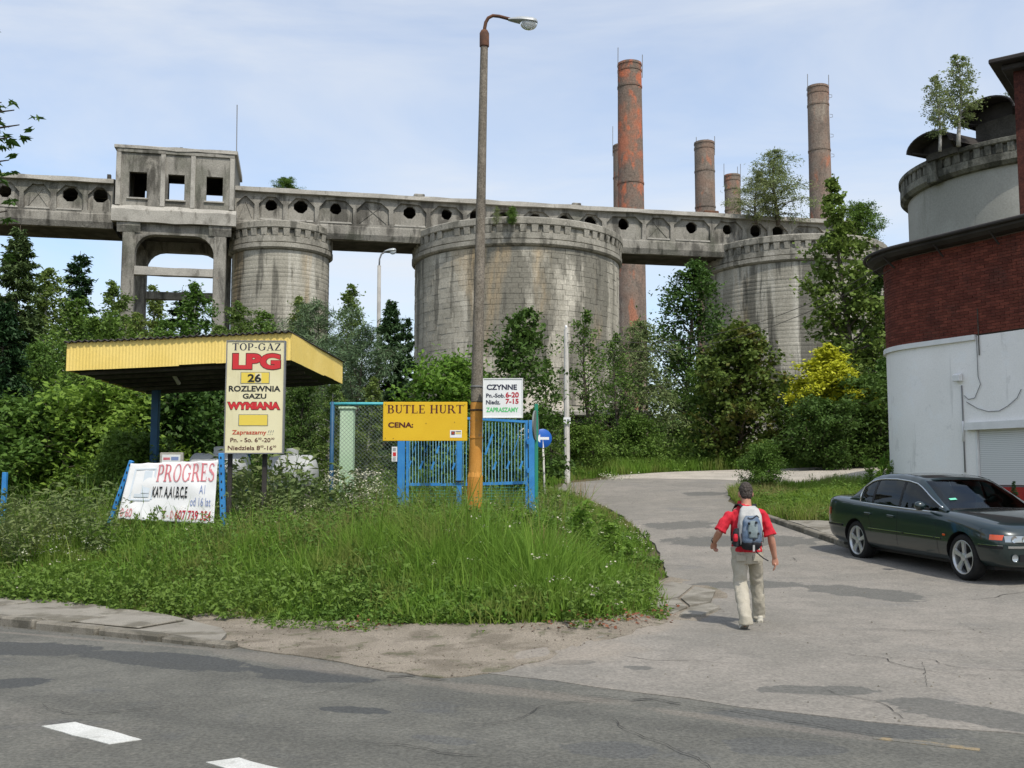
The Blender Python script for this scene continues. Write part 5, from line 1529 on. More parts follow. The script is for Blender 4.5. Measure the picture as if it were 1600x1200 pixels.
# round sign seen from its edge, on a green post
gsn = thing('edge_on_sign', 'round grey sign seen edge on upon a green post beside the gate', 'sign', tuple(down(at(838, 760, 20.4))))
a_ = at(838, 690, 20.4)
MB().bar(down(a_), a_ + Vector((0, 0, .75)), .07).build('post', MAT['green_post'], gsn, bevel=.006)
Mx = Matrix.Translation(at(837, 665, 20.4) + Vector((.0, -.06, 0))) @ Matrix.Rotation(R(78), 4, 'Z') @ Matrix.Rotation(R(90), 4, 'X')
MB().lathe([(.001, -.012), (.29, -.012), (.30, -.02), (.30, .012), (.29, .012), (.001, .006)], 32, M=Mx).build('disc', MAT['sign_back'], gsn, smooth=True, auto=40)
Mx2 = Mx @ Matrix.Translation((0, 0, -.016))
MB().lathe([(.09, 0), (.15, 0)], 24, M=Mx2).build('ring_print', MAT['ink_black'], gsn)
# blue round road sign beyond
bs = thing('blue_road_sign', 'round blue road sign with white arrow partly hidden by the gate post', 'sign', tuple(down(at(851, 730, 27))))
a_ = at(848, 685, 27)
MB().tube([down(at(852, 728, 27)), a_ + Vector((0, .03, .1))], .028, 8).build('post', MAT['dry_post'] if 'dry_post' in MAT else MAT['white_post'], bs, smooth=True)
Mx = Matrix.Translation(a_) @ Matrix.Rotation(R(12), 4, 'Z') @ Matrix.Rotation(R(90), 4, 'X')
rs = .24
MB().lathe([(.001, 0), (rs, 0), (rs + .01, -.008), (rs + .01, -.02), (.001, -.02)], 32, M=Mx).build('disc', MAT['sign_blue'], bs, smooth=True, auto=40)
MB().add([tuple(Mx @ Vector(p)) for p in ((-.16, -.035, .004), (.17, -.035, .004), (.17, .035, .004), (-.16, .035, .004))], [(0, 1, 2, 3)]).build('arrow_shaft', MAT['white_flat'], bs)
MB().add([tuple(Mx @ Vector(p)) for p in ((-.20, 0, .0045), (-.07, -.11, .0045), (-.07, .11, .0045))], [(0, 1, 2)]).build('arrow_head', MAT['white_flat'], bs)

# ------------------------------------------------------------------ lamp posts
LY = 19.0
lp = thing('street_lamp', 'tall speckled concrete street lamp with orange painted foot beside the yellow board', 'street lamp', tuple(down(at(741, 800, LY))))
b0, b1 = at(741.5, 790, LY), at(757, 52, LY)
b0 = b0 - (b1 - b0).normalized() * (b0.z - zgf(b0.x, LY) + .1) * 1.0
def lpt(py):
    p_ = at(757 - (py - 52) * (15.5 / 738), py, LY); return p_
def prad(py): return lerp(6.0, 10.2, (py - 52) / 738) / F * LY
pts = [lpt(y_) for y_ in np.linspace(628, 66, 14)]
MB().tube(pts, [prad(y_) for y_ in np.linspace(628, 66, 14)], 20).build('shaft', MAT['pole'], lp, smooth=True, auto=50)
pts = [lpt(y_) for y_ in (741, 690, 629)]
MB().tube(pts, [prad(741) + .006, prad(690) + .005, prad(630) + .004], 20).build('painted_shaft', MAT['orange'], lp, smooth=True, auto=50)
q = lpt(740); w = .152
mfoot = MB(); gz0 = zgf(q.x, LY) - .1
def oct_ring(r, z, x): return [(x + r * math.cos(R(22.5 + 45 * k)), LY + r * math.sin(R(22.5 + 45 * k)), z) for k in range(8)]
rg = [oct_ring(w * 1.02, gz0, q.x - .02), oct_ring(w, q.z - .06, q.x), oct_ring(w * .82, q.z + .04, q.x)]
mfoot.add(sum(rg, []), [(i * 8 + k, i * 8 + (k + 1) % 8, i * 8 + 8 + (k + 1) % 8, i * 8 + 8 + k) for i in range(2) for k in range(8)] + [tuple(16 + k for k in range(8))])
mfoot.build('foot', MAT['orange'], lp, bevel=.012)
for y_, mt in ((604, 'rail_steel'), (641, 'black'), (684, 'orange')):
    p_ = lpt(y_); MB().lathe([(prad(y_), -.015), (prad(y_) + .016, -.012), (prad(y_) + .016, .012), (prad(y_), .015)], 20, M=Matrix.Translation(p_)).build('clamp_band', MAT[mt], lp, smooth=True, auto=30)
p_ = lpt(604); MB().tube([p_ + Vector((prad(604), 0, 0)), p_ + Vector((.28, .12, 0))], .014, 6).build('sign_bracket', MAT['rail_steel'], lp)
p_ = lpt(641); MB().tube([p_ + Vector((prad(641), 0, 0)), p_ + Vector((.28, .12, 0))], .014, 6).build('sign_bracket', MAT['rail_steel'], lp)
p_ = lpt(60); MB().lathe([(prad(60), -.18), (prad(60) + .02, -.16), (prad(60) + .02, .10), (.06, .16)], 20, M=Matrix.Translation(p_)).build('collar', MAT['rust'], lp, smooth=True, auto=30)
arm = [at(757, 58, LY), at(757.3, 44, LY), at(759, 35, LY), at(763, 28, LY), at(770, 24.5, LY), at(780, 25.5, LY), at(797, 30, LY)]
MB().tube(arm, .034, 8).build('arm', MAT['rust'], lp, smooth=True)
def lamp_head(parent, a, b, r, drop):
    """flat housing from a to b with a glass bowl below its outer half"""
    d_ = b - a; L = d_.length
    Mx = Matrix.Translation(a) @ d_.to_track_quat('X', 'Z').to_matrix().to_4x4()
    pr = [(0, .35), (.12, .55), (.3, .8), (.42, .95), (.5, 1.0), (.8, 1.05), (.95, .8), (1.0, .3)]
    v, f = [], []; K = 12
    for t, s in pr:
        for k in range(K):
            q = 2 * math.pi * k / K
            y, z = r * s * math.cos(q), r * s * (.75 if math.sin(q) > 0 else .30) * math.sin(q)
            v.append(tuple(Mx @ Vector((t * L, y, z))))
    for i in range(len(pr) - 1):
        for k in range(K): f.append((i * K + k, i * K + (k + 1) % K, i * K + K + (k + 1) % K, i * K + K + k))
    f += [tuple(range(K)), tuple((len(pr) - 1) * K + k for k in range(K))]
    MB().add(v, f).build('housing', MAT['lamp_grey'], parent, smooth=True, auto=50)
    Mb = Mx @ Matrix.Translation((.70 * L, 0, -.18 * r))
    Mb = Mb @ Matrix.Diagonal((L * .30, r * .85, drop, 1))
    MB().lathe([(.001, -1.0)] + [(math.cos(q), math.sin(q)) for q in np.linspace(-1.4, 0, 7)], 20, M=Mb).build('glass_bowl', MAT['bowl'], parent, smooth=True)
t_ = NT('clear_lamp_bowl'); gl = t_.principled((.78, .82, .82), .08, .5); gl.inputs['Transmission Weight'].default_value = .55; MAT['bowl'] = t_.done(gl)
lamp_head(lp, at(794, 31, LY), at(840, 36, LY), .12, .14)
# second lamp beyond the trees
l2 = thing('far_street_lamp', 'slender pale street lamp standing between the narrow and the wide silo', 'street lamp', tuple(down(at(591, 690, 42))))
MB().tube([down(at(590.5, 690, 42)), at(592.5, 415, 42)], [.10, .075], 10).build('shaft', MAT['lamp_post_grey'], l2, smooth=True)
MB().tube([at(592.5, 418, 42), at(593, 405, 42), at(596, 397, 42), at(602, 393.5, 42), at(606, 393, 42)], .035, 8).build('arm', MAT['rail_steel'], l2, smooth=True)
lamp_head(l2, at(601, 393, 42), at(619, 391, 42), .13, .14)
# white concrete post with a small plate
wp = thing('white_post', 'slim white concrete post with a small white plate at the bend of the drive', 'post', tuple(down(at(886, 725, 38))))
MB().tube([down(at(886, 728, 38)), at(884.5, 514, 38)], [.115, .085], 8).build('shaft', MAT['white_post'], wp, smooth=True, auto=30)
pl = Face(880.5, 652, 891.5, 662, 37.85); pl.slab('plate', MAT['white_flat'], wp, .02)
pl.slab('plate_mark', MAT['sign_back'], wp, .003, .15, .35, .35, .65, .005); pl.slab('plate_mark', MAT['sign_back'], wp, .003, .5, .3, .85, .7, .005)
MB().lathe([(.02, 0), (.05, .02), (.05, .10), (.02, .14)], 10, M=Matrix.Translation(at(884.5, 514, 38))).build('insulator', MAT['white_flat'], wp, smooth=True)
# ------------------------------------------------------------------ parked car
def paint_mat():
    t = NT('dark_green_car_paint')
    p = t.principled((.0035, .016, .016), .30, .5, .2, coat=1.0)
    return t.done(p)
MAT['paint'] = paint_mat()
MAT['chrome'] = plain('bright_trim', (.62, .64, .64), .15, .6, 1.0)
MAT['alloy'] = plain('silver_alloy', (.50, .51, .50), .32, .5, .7)
MAT['tyre'] = surf('tyre_rubber', (.014, .014, .014), (.022, .021, .020), 8, .85, .2, bump=.2, bscale=60, grain=.1, world=False)
MAT['interior'] = plain('dark_car_interior', (.018, .018, .018), .8, .2)
MAT['amber'] = plain('amber_lens', (.60, .08, .012), .2, .6, coat=.6)
MAT['trim_black'] = plain('black_car_trim', (.010, .010, .011), .5, .3)
t_ = NT('headlamp_glass'); pr_ = t_.principled((.30, .33, .34), .08, .6, .4, coat=1.0); MAT['lens'] = t_.done(pr_)
t_ = NT('car_glass')
tp_ = t_.n('ShaderNodeBsdfTransparent'); tp_.inputs[0].default_value = (.20, .25, .24, 1)
gl_ = t_.n('ShaderNodeBsdfGlossy'); gl_.inputs['Roughness'].default_value = .02; gl_.inputs['Color'].default_value = (.9, .95, .95, 1)
fr_ = t_.n('ShaderNodeFresnel'); fr_.inputs['IOR'].default_value = 1.42
ms_ = t_.n('ShaderNodeMixShader'); t_.l(fr_.outputs[0], ms_.inputs[0]); t_.l(tp_.outputs[0], ms_.inputs[1]); t_.l(gl_.outputs[0], ms_.inputs[2])
MAT['car_glass'] = t_.done(ms_)

rear_w, front_w = Vector((6.30, 18.55)), Vector((6.93, 15.80))
CS = 1.03
fwd = (front_w - rear_w).normalized()
side = Vector((-fwd.y, fwd.x))                         # car's left: away from the camera
trk = .76
cpos = (rear_w + front_w) / 2 + side * trk * CS
zr_, zf_ = .205, .118
car = thing('parked_car', 'dark green four door saloon parked by the white building', 'car', (cpos.x, cpos.y, (zr_ + zf_) / 2 + .0), rot=(0, -math.atan2(zf_ - zr_, 2.83), math.atan2(fwd.y, fwd.x)))
car.scale = (CS, CS, CS * 1.06)
# lower body: half sections (y, z) at stations along x, mirrored
def sect(w, zb, zs, zbelt, ztop, tuck=.90, shoulder=.93):
    return [(0, zb), (w * .70, zb), (w * tuck, zb + .03), (w * .985, zb + .16), (w, zs), (w * .992, (zs + zbelt) / 2), (w * .965, zbelt - .03), (w * shoulder, zbelt + .012), (w * .80, (zbelt + ztop) / 2 + .022), (w * .45, ztop), (0, ztop + .008)]
ST = [(-2.44, sect(.70, .40, .55, .86, .93)), (-2.425, sect(.80, .33, .54, .93, 1.0)), (-2.38, sect(.845, .27, .54, .965, 1.03)), (-2.18, sect(.885, .23, .54, .975, 1.045)), (-1.85, sect(.90, .20, .53, .965, 1.045)),
      (-1.415, sect(.905, .20, .53, .945, .99)), (-.8, sect(.90, .20, .52, .930, .95)), (0, sect(.895, .20, .52, .915, .94)), (.6, sect(.895, .20, .52, .905, .95)), (.95, sect(.895, .20, .52, .895, .975)),
      (1.415, sect(.90, .20, .53, .845, .935)), (1.75, sect(.885, .21, .53, .79, .88)), (2.0, sect(.855, .22, .52, .745, .825)), (2.12, sect(.80, .23, .51, .70, .775)), (2.20, sect(.70, .25, .50, .65, .71)), (2.235, sect(.55, .28, .48, .60, .63))]
bm = bmesh.new(); rings = []
for x, sc_ in ST:
    pts = [(x, y, z) for y, z in sc_] + [(x, -y, z) for y, z in sc_[-2:0:-1]]
    rings.append([bm.verts.new(p) for p in pts])
n = len(rings[0])
for a_, b_ in zip(rings[:-1], rings[1:]):
    for k in range(n): bm.faces.new((a_[k], a_[(k + 1) % n], b_[(k + 1) % n], b_[k]))
bm.faces.new(rings[0][::-1]); bm.faces.new(rings[-1])
bmesh.ops.recalc_face_normals(bm, faces=bm.faces)
me = bpy.data.meshes.new('body'); bm.to_mesh(me); bm.free()
body = link('body', me, car)
me.materials.append(MAT['paint']); me.materials.append(MAT['trim_black'])
sb_ = body.modifiers.new('s', 'SUBSURF'); sb_.levels = sb_.render_levels = 3
cut = MB()
for x in (-1.415, 1.415):
    for s in (-1, 1):
        Mx = Matrix.Translation((x, s * .60, .325)) @ Matrix.Rotation(R(90), 4, 'X')
        cut.lathe([(.001, -.36), (.352, -.36), (.352, .36), (.001, .36)], 40, M=Mx)
cme = cut.mesh('arch', MAT['trim_black'])
cob = link('arch_cutter', cme, car)
bo = body.modifiers.new('b', 'BOOLEAN'); bo.object = cob; bo.operation = 'DIFFERENCE'; bo.solver = 'EXACT'
bpy.context.view_layer.update()
dg = bpy.context.evaluated_depsgraph_get()
nm_ = bpy.data.meshes.new_from_object(body.evaluated_get(dg))
body.modifiers.clear(); body.data = nm_; nm_.name = 'body'
bpy.data.objects.remove(cob)
nm_.polygons.foreach_set('use_smooth', np.ones(len(nm_.polygons), bool)); nm_.set_sharp_from_angle(angle=R(38))
bm = bmesh.new(); bm.from_mesh(nm_)
BV = BVHTree.FromBMesh(bm); bm.free()
def skin(x, z, s=-1, out=.003):
    """point on the body side at (x, z)"""
    h = BV.ray_cast(Vector((x, s * 1.6, z)), Vector((0, -s, 0)))
    if h[0] is None: return Vector((x, s * .9, z))
    return h[0] + h[1] * out
def strip(name, pts, w, t, mat, s=-1, out=.004):
    m = MB(); P = [skin(x, z, s, out) for x, z in pts]
    v, f = [], []
    for i, p_ in enumerate(P):
        d_ = (P[min(i + 1, len(P) - 1)] - P[max(i - 1, 0)]).normalized()
        h = BV.find_nearest(p_); nn = h[1] if h[1] is not None else Vector((0, s, 0))
        b_ = d_.cross(nn).normalized()
        for u, q in ((-1, -.3), (-.7, 1), (.7, 1), (1, -.3)): v.append(p_ + b_ * (u * w / 2) + nn * (q * t))
    for i in range(len(P) - 1):
        for k in range(4): f.append((i * 4 + k, i * 4 + (k + 1) % 4, i * 4 + 4 + (k + 1) % 4, i * 4 + 4 + k))
    f += [(0, 1, 2, 3), ((len(P) - 1) * 4 + 3, (len(P) - 1) * 4 + 2, (len(P) - 1) * 4 + 1, (len(P) - 1) * 4)]
    return m.add(v, f).build(name, mat, car, local=True, smooth=False)
# greenhouse as a grid: station i along x, j from belt to roof middle
prof = [(.98, .945), (.80, 1.035), (.60, 1.145), (.40, 1.252), (.25, 1.325), (.12, 1.375), (-.1, 1.412), (-.45, 1.432), (-.8, 1.425), (-1.02, 1.402), (-1.15, 1.368), (-1.32, 1.278), (-1.47, 1.175), (-1.59, 1.085), (-1.70, 1.010)]
xs_ = sorted(set([p_[0] for p_ in prof] + list(np.round(np.linspace(-1.68, .95, 40), 3)) + [.20, -.16, -.22, -.94, -1.0, -1.24]), reverse=True)
def zr_at(x): return float(np.interp(-x, [-p_[0] for p_ in prof], [p_[1] for p_ in prof]))
def belt(x): return float(np.interp(x, [-2, -1.4, -.8, 0, .6, 1.0], [.975, .955, .940, .925, .915, .91]))
def yb(x): return float(np.interp(x, [-2, -1.7, -1.2, 0, .6, 1.0], [.74, .79, .825, .835, .82, .78]))
def sec(x):
    zb, zt_ = belt(x) - .02, zr_at(x)
    hgt = max(.004, zt_ - zb); y0_ = yb(x)
    yr = y0_ - .185 * min(1, hgt / .48) - .02 * (hgt / .48)
    q = []
    for t in (0, .23, .46, .69, .92): q.append((lerp(y0_, yr + .03, t) + .022 * math.sin(math.pi * t), zb + (hgt - .055 * min(1, hgt / .3)) * t))
    q.append((yr + .022, zb + hgt - .036 * min(1, hgt / .3)))
    q.append((yr - .035, zb + hgt - .012)); q.append((yr * .75, zb + hgt)); q.append((yr * .4, zb + hgt + .010)); q.append((0, zb + hgt + .014))
    return q
grid = {x: sec(x) for x in xs_}
NJ = 10
def gpatch(name, x_hi, x_lo, j0, j1, mat, sides=(1,), out=0.0):
    m = MB(); X = [x for x in xs_ if x_lo - 1e-6 <= x <= x_hi + 1e-6]
    for s in sides:
        v, f = [], []
        for x in X:
            for j in range(j0, j1 + 1):
                y, z = grid[x][j]; v.append((x, s * (y + out), z + out * .5))
        w = j1 - j0 + 1
        for i in range(len(X) - 1):
            for j in range(w - 1): f.append((i * w + j, i * w + j + 1, (i + 1) * w + j + 1, (i + 1) * w + j))
        m.add(v, f)
    bmh = m.build(name, mat, car, local=True, smooth=True)
    return bmh
WS0, WS1, RW0, RW1 = .96, .20, -1.24, -1.94
nearest = lambda v: min(xs_, key=lambda q: abs(q - v))
WS0, WS1, RW0, RW1 = map(nearest, (.95, .20, -1.17, -1.66))
roof = gpatch('roof', WS1, RW0, 5, 9, MAT['paint'], (1, -1))
gpatch('roof_rail', xs_[0], xs_[-1], 4, 6, MAT['paint'], (1, -1), .004)
gpatch('scuttle', xs_[0], WS0, 4, 9, MAT['trim_black'], (1, -1))
gpatch('parcel_edge', RW1, xs_[-1], 4, 9, MAT['paint'], (1, -1))
gpatch('windscreen', WS0, WS1, 5, 9, MAT['car_glass'], (1, -1))
gpatch('rear_window', RW0, RW1, 5, 9, MAT['car_glass'], (1, -1))
B1, B2, C1, C2 = map(nearest, (-.16, -.22, -.94, -1.0))
FW, RQ = nearest(.80), nearest(-1.36)
for s in (1, -1):
    gpatch('front_side_window', FW, B1, 0, 4, MAT['car_glass'], (s,))
    gpatch('door_pillar', B1, B2, 0, 4, MAT['trim_black'], (s,), .003)
    gpatch('rear_side_window', B2, C1, 0, 4, MAT['car_glass'], (s,))
    gpatch('quarter_pillar', C1, C2, 0, 4, MAT['trim_black'], (s,), .003)
    gpatch('quarter_window', C2, RQ, 0, 4, MAT['car_glass'], (s,))
    gpatch('rear_pillar', RQ, xs_[-1], 0, 4, MAT['paint'], (s,), .002)
    gpatch('front_pillar_foot', xs_[0], FW, 0, 4, MAT['paint'], (s,), .002)
    # bright line round the side windows
    lo_ = [(x, s * (grid[x][0][0] + .012), grid[x][0][1] + .008) for x in xs_ if RQ - .01 <= x <= nearest(.86)]
    hi_ = [(x, s * (grid[x][4][0] + .010), grid[x][4][1] + .004) for x in xs_ if RQ - .01 <= x <= nearest(.86)]
    MB().tube(lo_, .012, 6).build('belt_trim', MAT['chrome'], car, local=True, smooth=True)
    MB().tube(hi_ + [(RQ - .015, s * (grid[RQ][2][0] + .012), grid[RQ][2][1]), lo_[-1]], .013, 6).build('window_trim', MAT['chrome'], car, local=True, smooth=True)
# cabin inside
MB().box((-1.5, -.74, .40), (.75, .74, .88)).build('cabin_floor', MAT['interior'], car, local=True)
MB().box((.62, -.72, .80), (1.0, .72, .965)).build('dashboard', MAT['interior'], car, local=True, bevel=.03)
for y in (-.37, .37):
    MB().box((-.30, y - .24, .60), (-.16, y + .24, 1.14)).build('front_seat', MAT['interior'], car, local=True, bevel=.05)
    MB().box((-.28, y - .12, 1.16), (-.20, y + .12, 1.32)).build('headrest', MAT['interior'], car, local=True, bevel=.03)
MB().box((-1.22, -.66, .60), (-1.08, .66, 1.12)).build('rear_seat', MAT['interior'], car, local=True, bevel=.05)
Mx = Matrix.Translation((.50, .37, .98)) @ Matrix.Rotation(R(-65), 4, 'Y')
MB().lathe([(.175 + .014 * math.cos(q), .014 * math.sin(q)) for q in np.linspace(0, 2 * math.pi, 9)], 28, M=Mx).build('steering_wheel', MAT['interior'], car, local=True, smooth=True)
MB().box((.26, -.11, 1.235), (.30, .11, 1.30)).build('inner_mirror', MAT['interior'], car, local=True, bevel=.012)
o = MB().add([(.735, -.56, 1.045), (.735, -.44, 1.052), (.69, -.44, 1.075), (.69, -.56, 1.068)], [(0, 1, 2, 3)]).build('screen_sticker', plain('green_sticker', (.15, .55, .38), .5), car, local=True)
for v in o.data.vertices: v.co += Vector((.012, 0, .03))
# trims, seams, handles
for s in (-1, 1):
    strip('side_moulding', [(x, .545) for x in np.linspace(-.98, .0, 8)], .032, .010, MAT['trim_black'], s)
    strip('side_moulding', [(x, .542) for x in np.linspace(.03, .95, 8)], .032, .010, MAT['trim_black'], s)
    strip('moulding_trim', [(x, .552) for x in np.linspace(-.98, -.02, 8)], .014, .016, MAT['chrome'], s)
    strip('moulding_trim', [(x, .549) for x in np.linspace(.03, .80, 8)], .014, .016, MAT['chrome'], s)
    strip('moulding_trim', [(x, .548) for x in np.linspace(.83, .96, 4)], .014, .016, MAT['chrome'], s)
    for pts in ([(-.19, z) for z in np.linspace(.24, .90, 12)], [(.86, z) for z in np.linspace(.24, .60, 8)] + [(.80, .75), (.78, .88)],
                [(-1.0, .90), (-1.03, .80), (-1.0, .72), (-.94, .62), (-.93, .5), (-.95, .3)]):
        strip('door_seam', pts, .013, .0008, MAT['trim_black'], s, .001)
    strip('sill_shadow_line', [(x, .245) for x in np.linspace(-.98, .98, 14)], .02, .002, MAT['trim_black'], s, .002)
    for x in (-.36, -1.10 + .08):
        a_ = skin(x + .10, .775, s, .012); b_ = skin(x - .09, .778, s, .012)
        MB().bar(a_, b_, .030, .034).build('door_handle', MAT['paint'], car, local=True, bevel=.008)
    strip('side_repeater', [(1.0, .60), (1.06, .60)], .028, .006, MAT['amber'], s)
    # mirror
    m = MB(); c_ = Vector((.60, s * .995, .985))
    m.lathe([(.001, -.085)] + [(.085 * math.sin(q) ** .6, -.085 * math.cos(q)) for q in np.linspace(.3, 2.84, 9)] + [(.001, .085)], 16, M=Matrix.Translation(c_) @ Matrix.Diagonal((.85, 1.0, .80, 1)) @ Matrix.Rotation(R(90), 4, 'X'))
    m.build('mirror', MAT['paint'], car, local=True, smooth=True)
    MB().bar((.62, s * .86, .935), (.60, s * .96, .965), .05, .04).build('mirror_arm', MAT['trim_black'], car, local=True)
    # lamps at the front corner
    m = MB(); v = []
    for x in np.linspace(1.98, 2.14, 6):
        for z in (.607, .64, .675): v.append(skin(x, z, s, .006))
    m.add(v, [(i * 3 + j, i * 3 + j + 1, i * 3 + 4 + j, i * 3 + 3 + j) for i in range(5) for j in range(2)]); m.build('front_indicator', MAT['amber'], car, local=True, smooth=True)
    m = MB(); v = []
    def nose(y, z, out=.008):
        h = BV.ray_cast(Vector((3.2, y, z)), Vector((-1, 0, 0))); return (h[0] + h[1] * out) if h[0] is not None else Vector((2.2, y, z))
    for y in np.linspace(.73, .34, 9):
        for z in (.585, .625, .665): v.append(nose(s * y, z))
    m.add(v, [(i * 3 + j, i * 3 + j + 1, i * 3 + 4 + j, i * 3 + 3 + j) for i in range(8) for j in range(2)]); m.build('headlight', MAT['lens'], car, local=True, smooth=True)
    for y in (.62, .46):
        c_ = nose(s * y, .625, .004)
        MB().lathe([(.045, .004), (.036, .0), (.001, -.006)], 20, M=Matrix.Translation(c_ + Vector((.006, 0, 0))) @ Matrix.Rotation(R(90), 4, 'Y')).build('headlight_bulb', MAT['chrome'], car, local=True, smooth=True)
    # twin grille
    m = MB(); v = [nose(s * y, z, .012) for y in np.linspace(.05, .24, 5) for z in (.60, .64, .68)]
    m.add(v, [(i * 3 + j, i * 3 + j + 1, i * 3 + 4 + j, i * 3 + 3 + j) for i in range(4) for j in range(2)]); m.build('grille', MAT['chrome'], car, local=True, smooth=True)
    # rear lamp
    m = MB(); v = [skin(x, z, s, .006) for x in np.linspace(-2.24, -2.385, 5) for z in (.70, .76, .82)]
    m.add(v, [(i * 3 + j, i * 3 + j + 1, i * 3 + 4 + j, i * 3 + 3 + j) for i in range(4) for j in range(2)]); m.build('tail_light', plain('red_lens', (.30, .01, .01), .2, .5, coat=.6), car, local=True, smooth=True)
# bumper strips, front and rear
def band(xs__, z, s, w, t, mat, nm): strip(nm, [(x, z) for x in xs__], w, t, mat, s)
for s in (-1, 1):
    band(np.linspace(1.80, 2.15, 8), .515, s, .045, .014, MAT['trim_black'], 'bumper_strip')
    band(np.linspace(1.80, 2.15, 8), .537, s, .010, .018, MAT['chrome'], 'bumper_trim')
    band(np.linspace(-1.82, -2.33, 8), .545, s, .045, .014, MAT['trim_black'], 'bumper_strip')
    band(np.linspace(-1.82, -2.33, 8), .566, s, .008, .018, MAT['chrome'], 'bumper_trim')
m = MB(); v = []
for y in np.linspace(-.70, .70, 20):
    for z in (.505, .535): v.append(nose(y, z, .012))
m.add(v, [(2 * i, 2 * i + 1, 2 * i + 3, 2 * i + 2) for i in range(19)]); m.build('bumper_trim', MAT['chrome'], car, local=True)
m = MB(); v = []
for y in np.linspace(-.55, .55, 14):
    for z in (.33, .42): v.append(nose(y, z, .010))
m.add(v, [(2 * i, 2 * i + 1, 2 * i + 3, 2 * i + 2) for i in range(13)]); m.build('air_intake', MAT['trim_black'], car, local=True)
for y in (-.62, .62):
    MB().lathe([(.05, .01), (.04, 0), (.001, 0)], 16, M=Matrix.Translation(nose(y, .38, .01)) @ Matrix.Rotation(R(90), 4, 'Y')).build('fog_lamp', MAT['lens'], car, local=True, smooth=True)
# underside and wheels
MB().box((-2.1, -.70, .19), (1.9, .70, .30)).build('underbody', MAT['trim_black'], car, local=True)
def wheel(x, s):
    w = bpy.data.objects.new('wheel', None)
    tyre = MB(); Mx = Matrix.Translation((x, s * trk, .318)) @ Matrix.Rotation(R(90) * (-s), 4, 'X')
    tyre.lathe([(.225, -.10), (.27, -.112), (.305, -.10), (.318, -.075), (.3195, 0), (.318, .075), (.305, .10), (.27, .112), (.232, .098), (.225, .08), (.225, -.10)], 48, M=Mx)
    to = tyre.build('wheel', MAT['tyre'], car, local=True, smooth=True, auto=50)
    rim = MB(); rim.lathe([(.231, .095), (.236, .104), (.226, .106), (.214, .095), (.205, .05), (.205, -.08)], 48, M=Mx)
    rim.build('rim', MAT['alloy'], to, local=True, smooth=True, auto=40)
    MB().lathe([(.205, .0), (.001, .0)], 32, M=Mx).build('brake_disc', MAT['trim_black'], to, local=True)
    for k in range(5):
        a = R(72 * k + 18)
        m = MB(); v = []
        for r, hw, zz in ((.035, .030, .085), (.10, .032, .092), (.17, .036, .096), (.218, .050, .095)):
            for u, dz in ((-1, -.03), (-.75, 0), (.75, 0), (1, -.03)):
                v.append(Mx @ Vector((r * math.cos(a) - u * hw * math.sin(a), r * math.sin(a) + u * hw * math.cos(a), zz + dz)))
        f = [(i * 4 + j, i * 4 + j + 1, i * 4 + 5 + j, i * 4 + 4 + j) for i in range(3) for j in range(3)]
        m.add(v, f); m.build('spoke', MAT['alloy'], to, local=True)
    MB().lathe([(.055, .085), (.052, .097), (.034, .101), (.001, .101)], 20, M=Mx).build('hub', MAT['alloy'], to, local=True, smooth=True, auto=40)
for x in (-1.415, 1.415):
    for s in (-1, 1): wheel(x, s)
# ------------------------------------------------------------------ walking man, seen from behind
PX, PY = (1163 - 800) / F * 11.7, 11.7
man = thing('person', 'man in red shirt and pale trousers walking away up the drive', 'person', (PX, PY, zgf(PX, PY)))
def loft(m, path, rad, seg=16, cap=True):
    """tube with elliptical rings; rad items are r or (r across x, r along y/other)"""
    P = [Vector(p) for p in path]; n = len(P); v, f = [], []
    for i, p_ in enumerate(P):
        d_ = (P[min(i + 1, n - 1)] - P[max(i - 1, 0)]).normalized()
        ref = Vector((1, 0, 0)) if abs(d_.x) < .85 else Vector((0, 0, 1))
        s_ = (ref - d_ * ref.dot(d_)).normalized(); t = d_.cross(s_)
        a, b = rad[i] if isinstance(rad[i], tuple) else (rad[i], rad[i])
        for k in range(seg):
            q = 2 * math.pi * k / seg
            v.append(p_ + s_ * (a * math.cos(q)) + t * (b * math.sin(q)))
    for i in range(n - 1):
        for k in range(seg): f.append((i * seg + k, i * seg + (k + 1) % seg, (i + 1) * seg + (k + 1) % seg, (i + 1) * seg + k))
    f += [tuple(range(seg))[::-1], tuple((n - 1) * seg + k for k in range(seg))]
    m.add(v, f)
def ball(m, c, r, seg=16):
    a, b, cc = r
    pr = [(max(.001, math.sin(q)), -math.cos(q)) for q in np.linspace(0, math.pi, 11)]
    m.lathe(pr, seg, M=Matrix.Translation(c) @ Matrix.Diagonal((a, b, cc, 1)))
def fuse(m, name, mat, parent, vox=.009, smooth=2, wr=0.0, ws=9.0, seed=0, stretch=1.0):
    """melt the overlapping shapes into one continuous skin"""
    o = m.build(name, mat, parent, local=True)
    r_ = o.modifiers.new('r', 'REMESH'); r_.mode = 'VOXEL'; r_.voxel_size = vox
    if smooth:
        s_ = o.modifiers.new('s', 'SMOOTH'); s_.factor = .5; s_.iterations = smooth
    FUSE.append((o, mat, name, wr, ws, seed, stretch))
    return o
FUSE = []
def fuse_all():
    bpy.context.view_layer.update()
    dg = bpy.context.evaluated_depsgraph_get()
    mes = [bpy.data.meshes.new_from_object(q[0].evaluated_get(dg)) for q in FUSE]
    for (o, mat, name, wr, ws, seed, stretch), me in zip(FUSE, mes):
        o.modifiers.clear(); o.data = me; me.name = name
        if wr:
            for v in me.vertices:
                c = v.co
                k = mnoise.noise(Vector((c.x * ws, c.y * ws, c.z * ws * stretch + seed))) + .5 * mnoise.noise(Vector((c.x * ws * 2.2, c.y * ws * 2.2, c.z * ws * 1.6 + seed)))
                v.co = c + v.normal * (wr * k)
        me.polygons.foreach_set('use_smooth', np.ones(len(me.polygons), bool))
        if not me.materials: me.materials.append(mat)
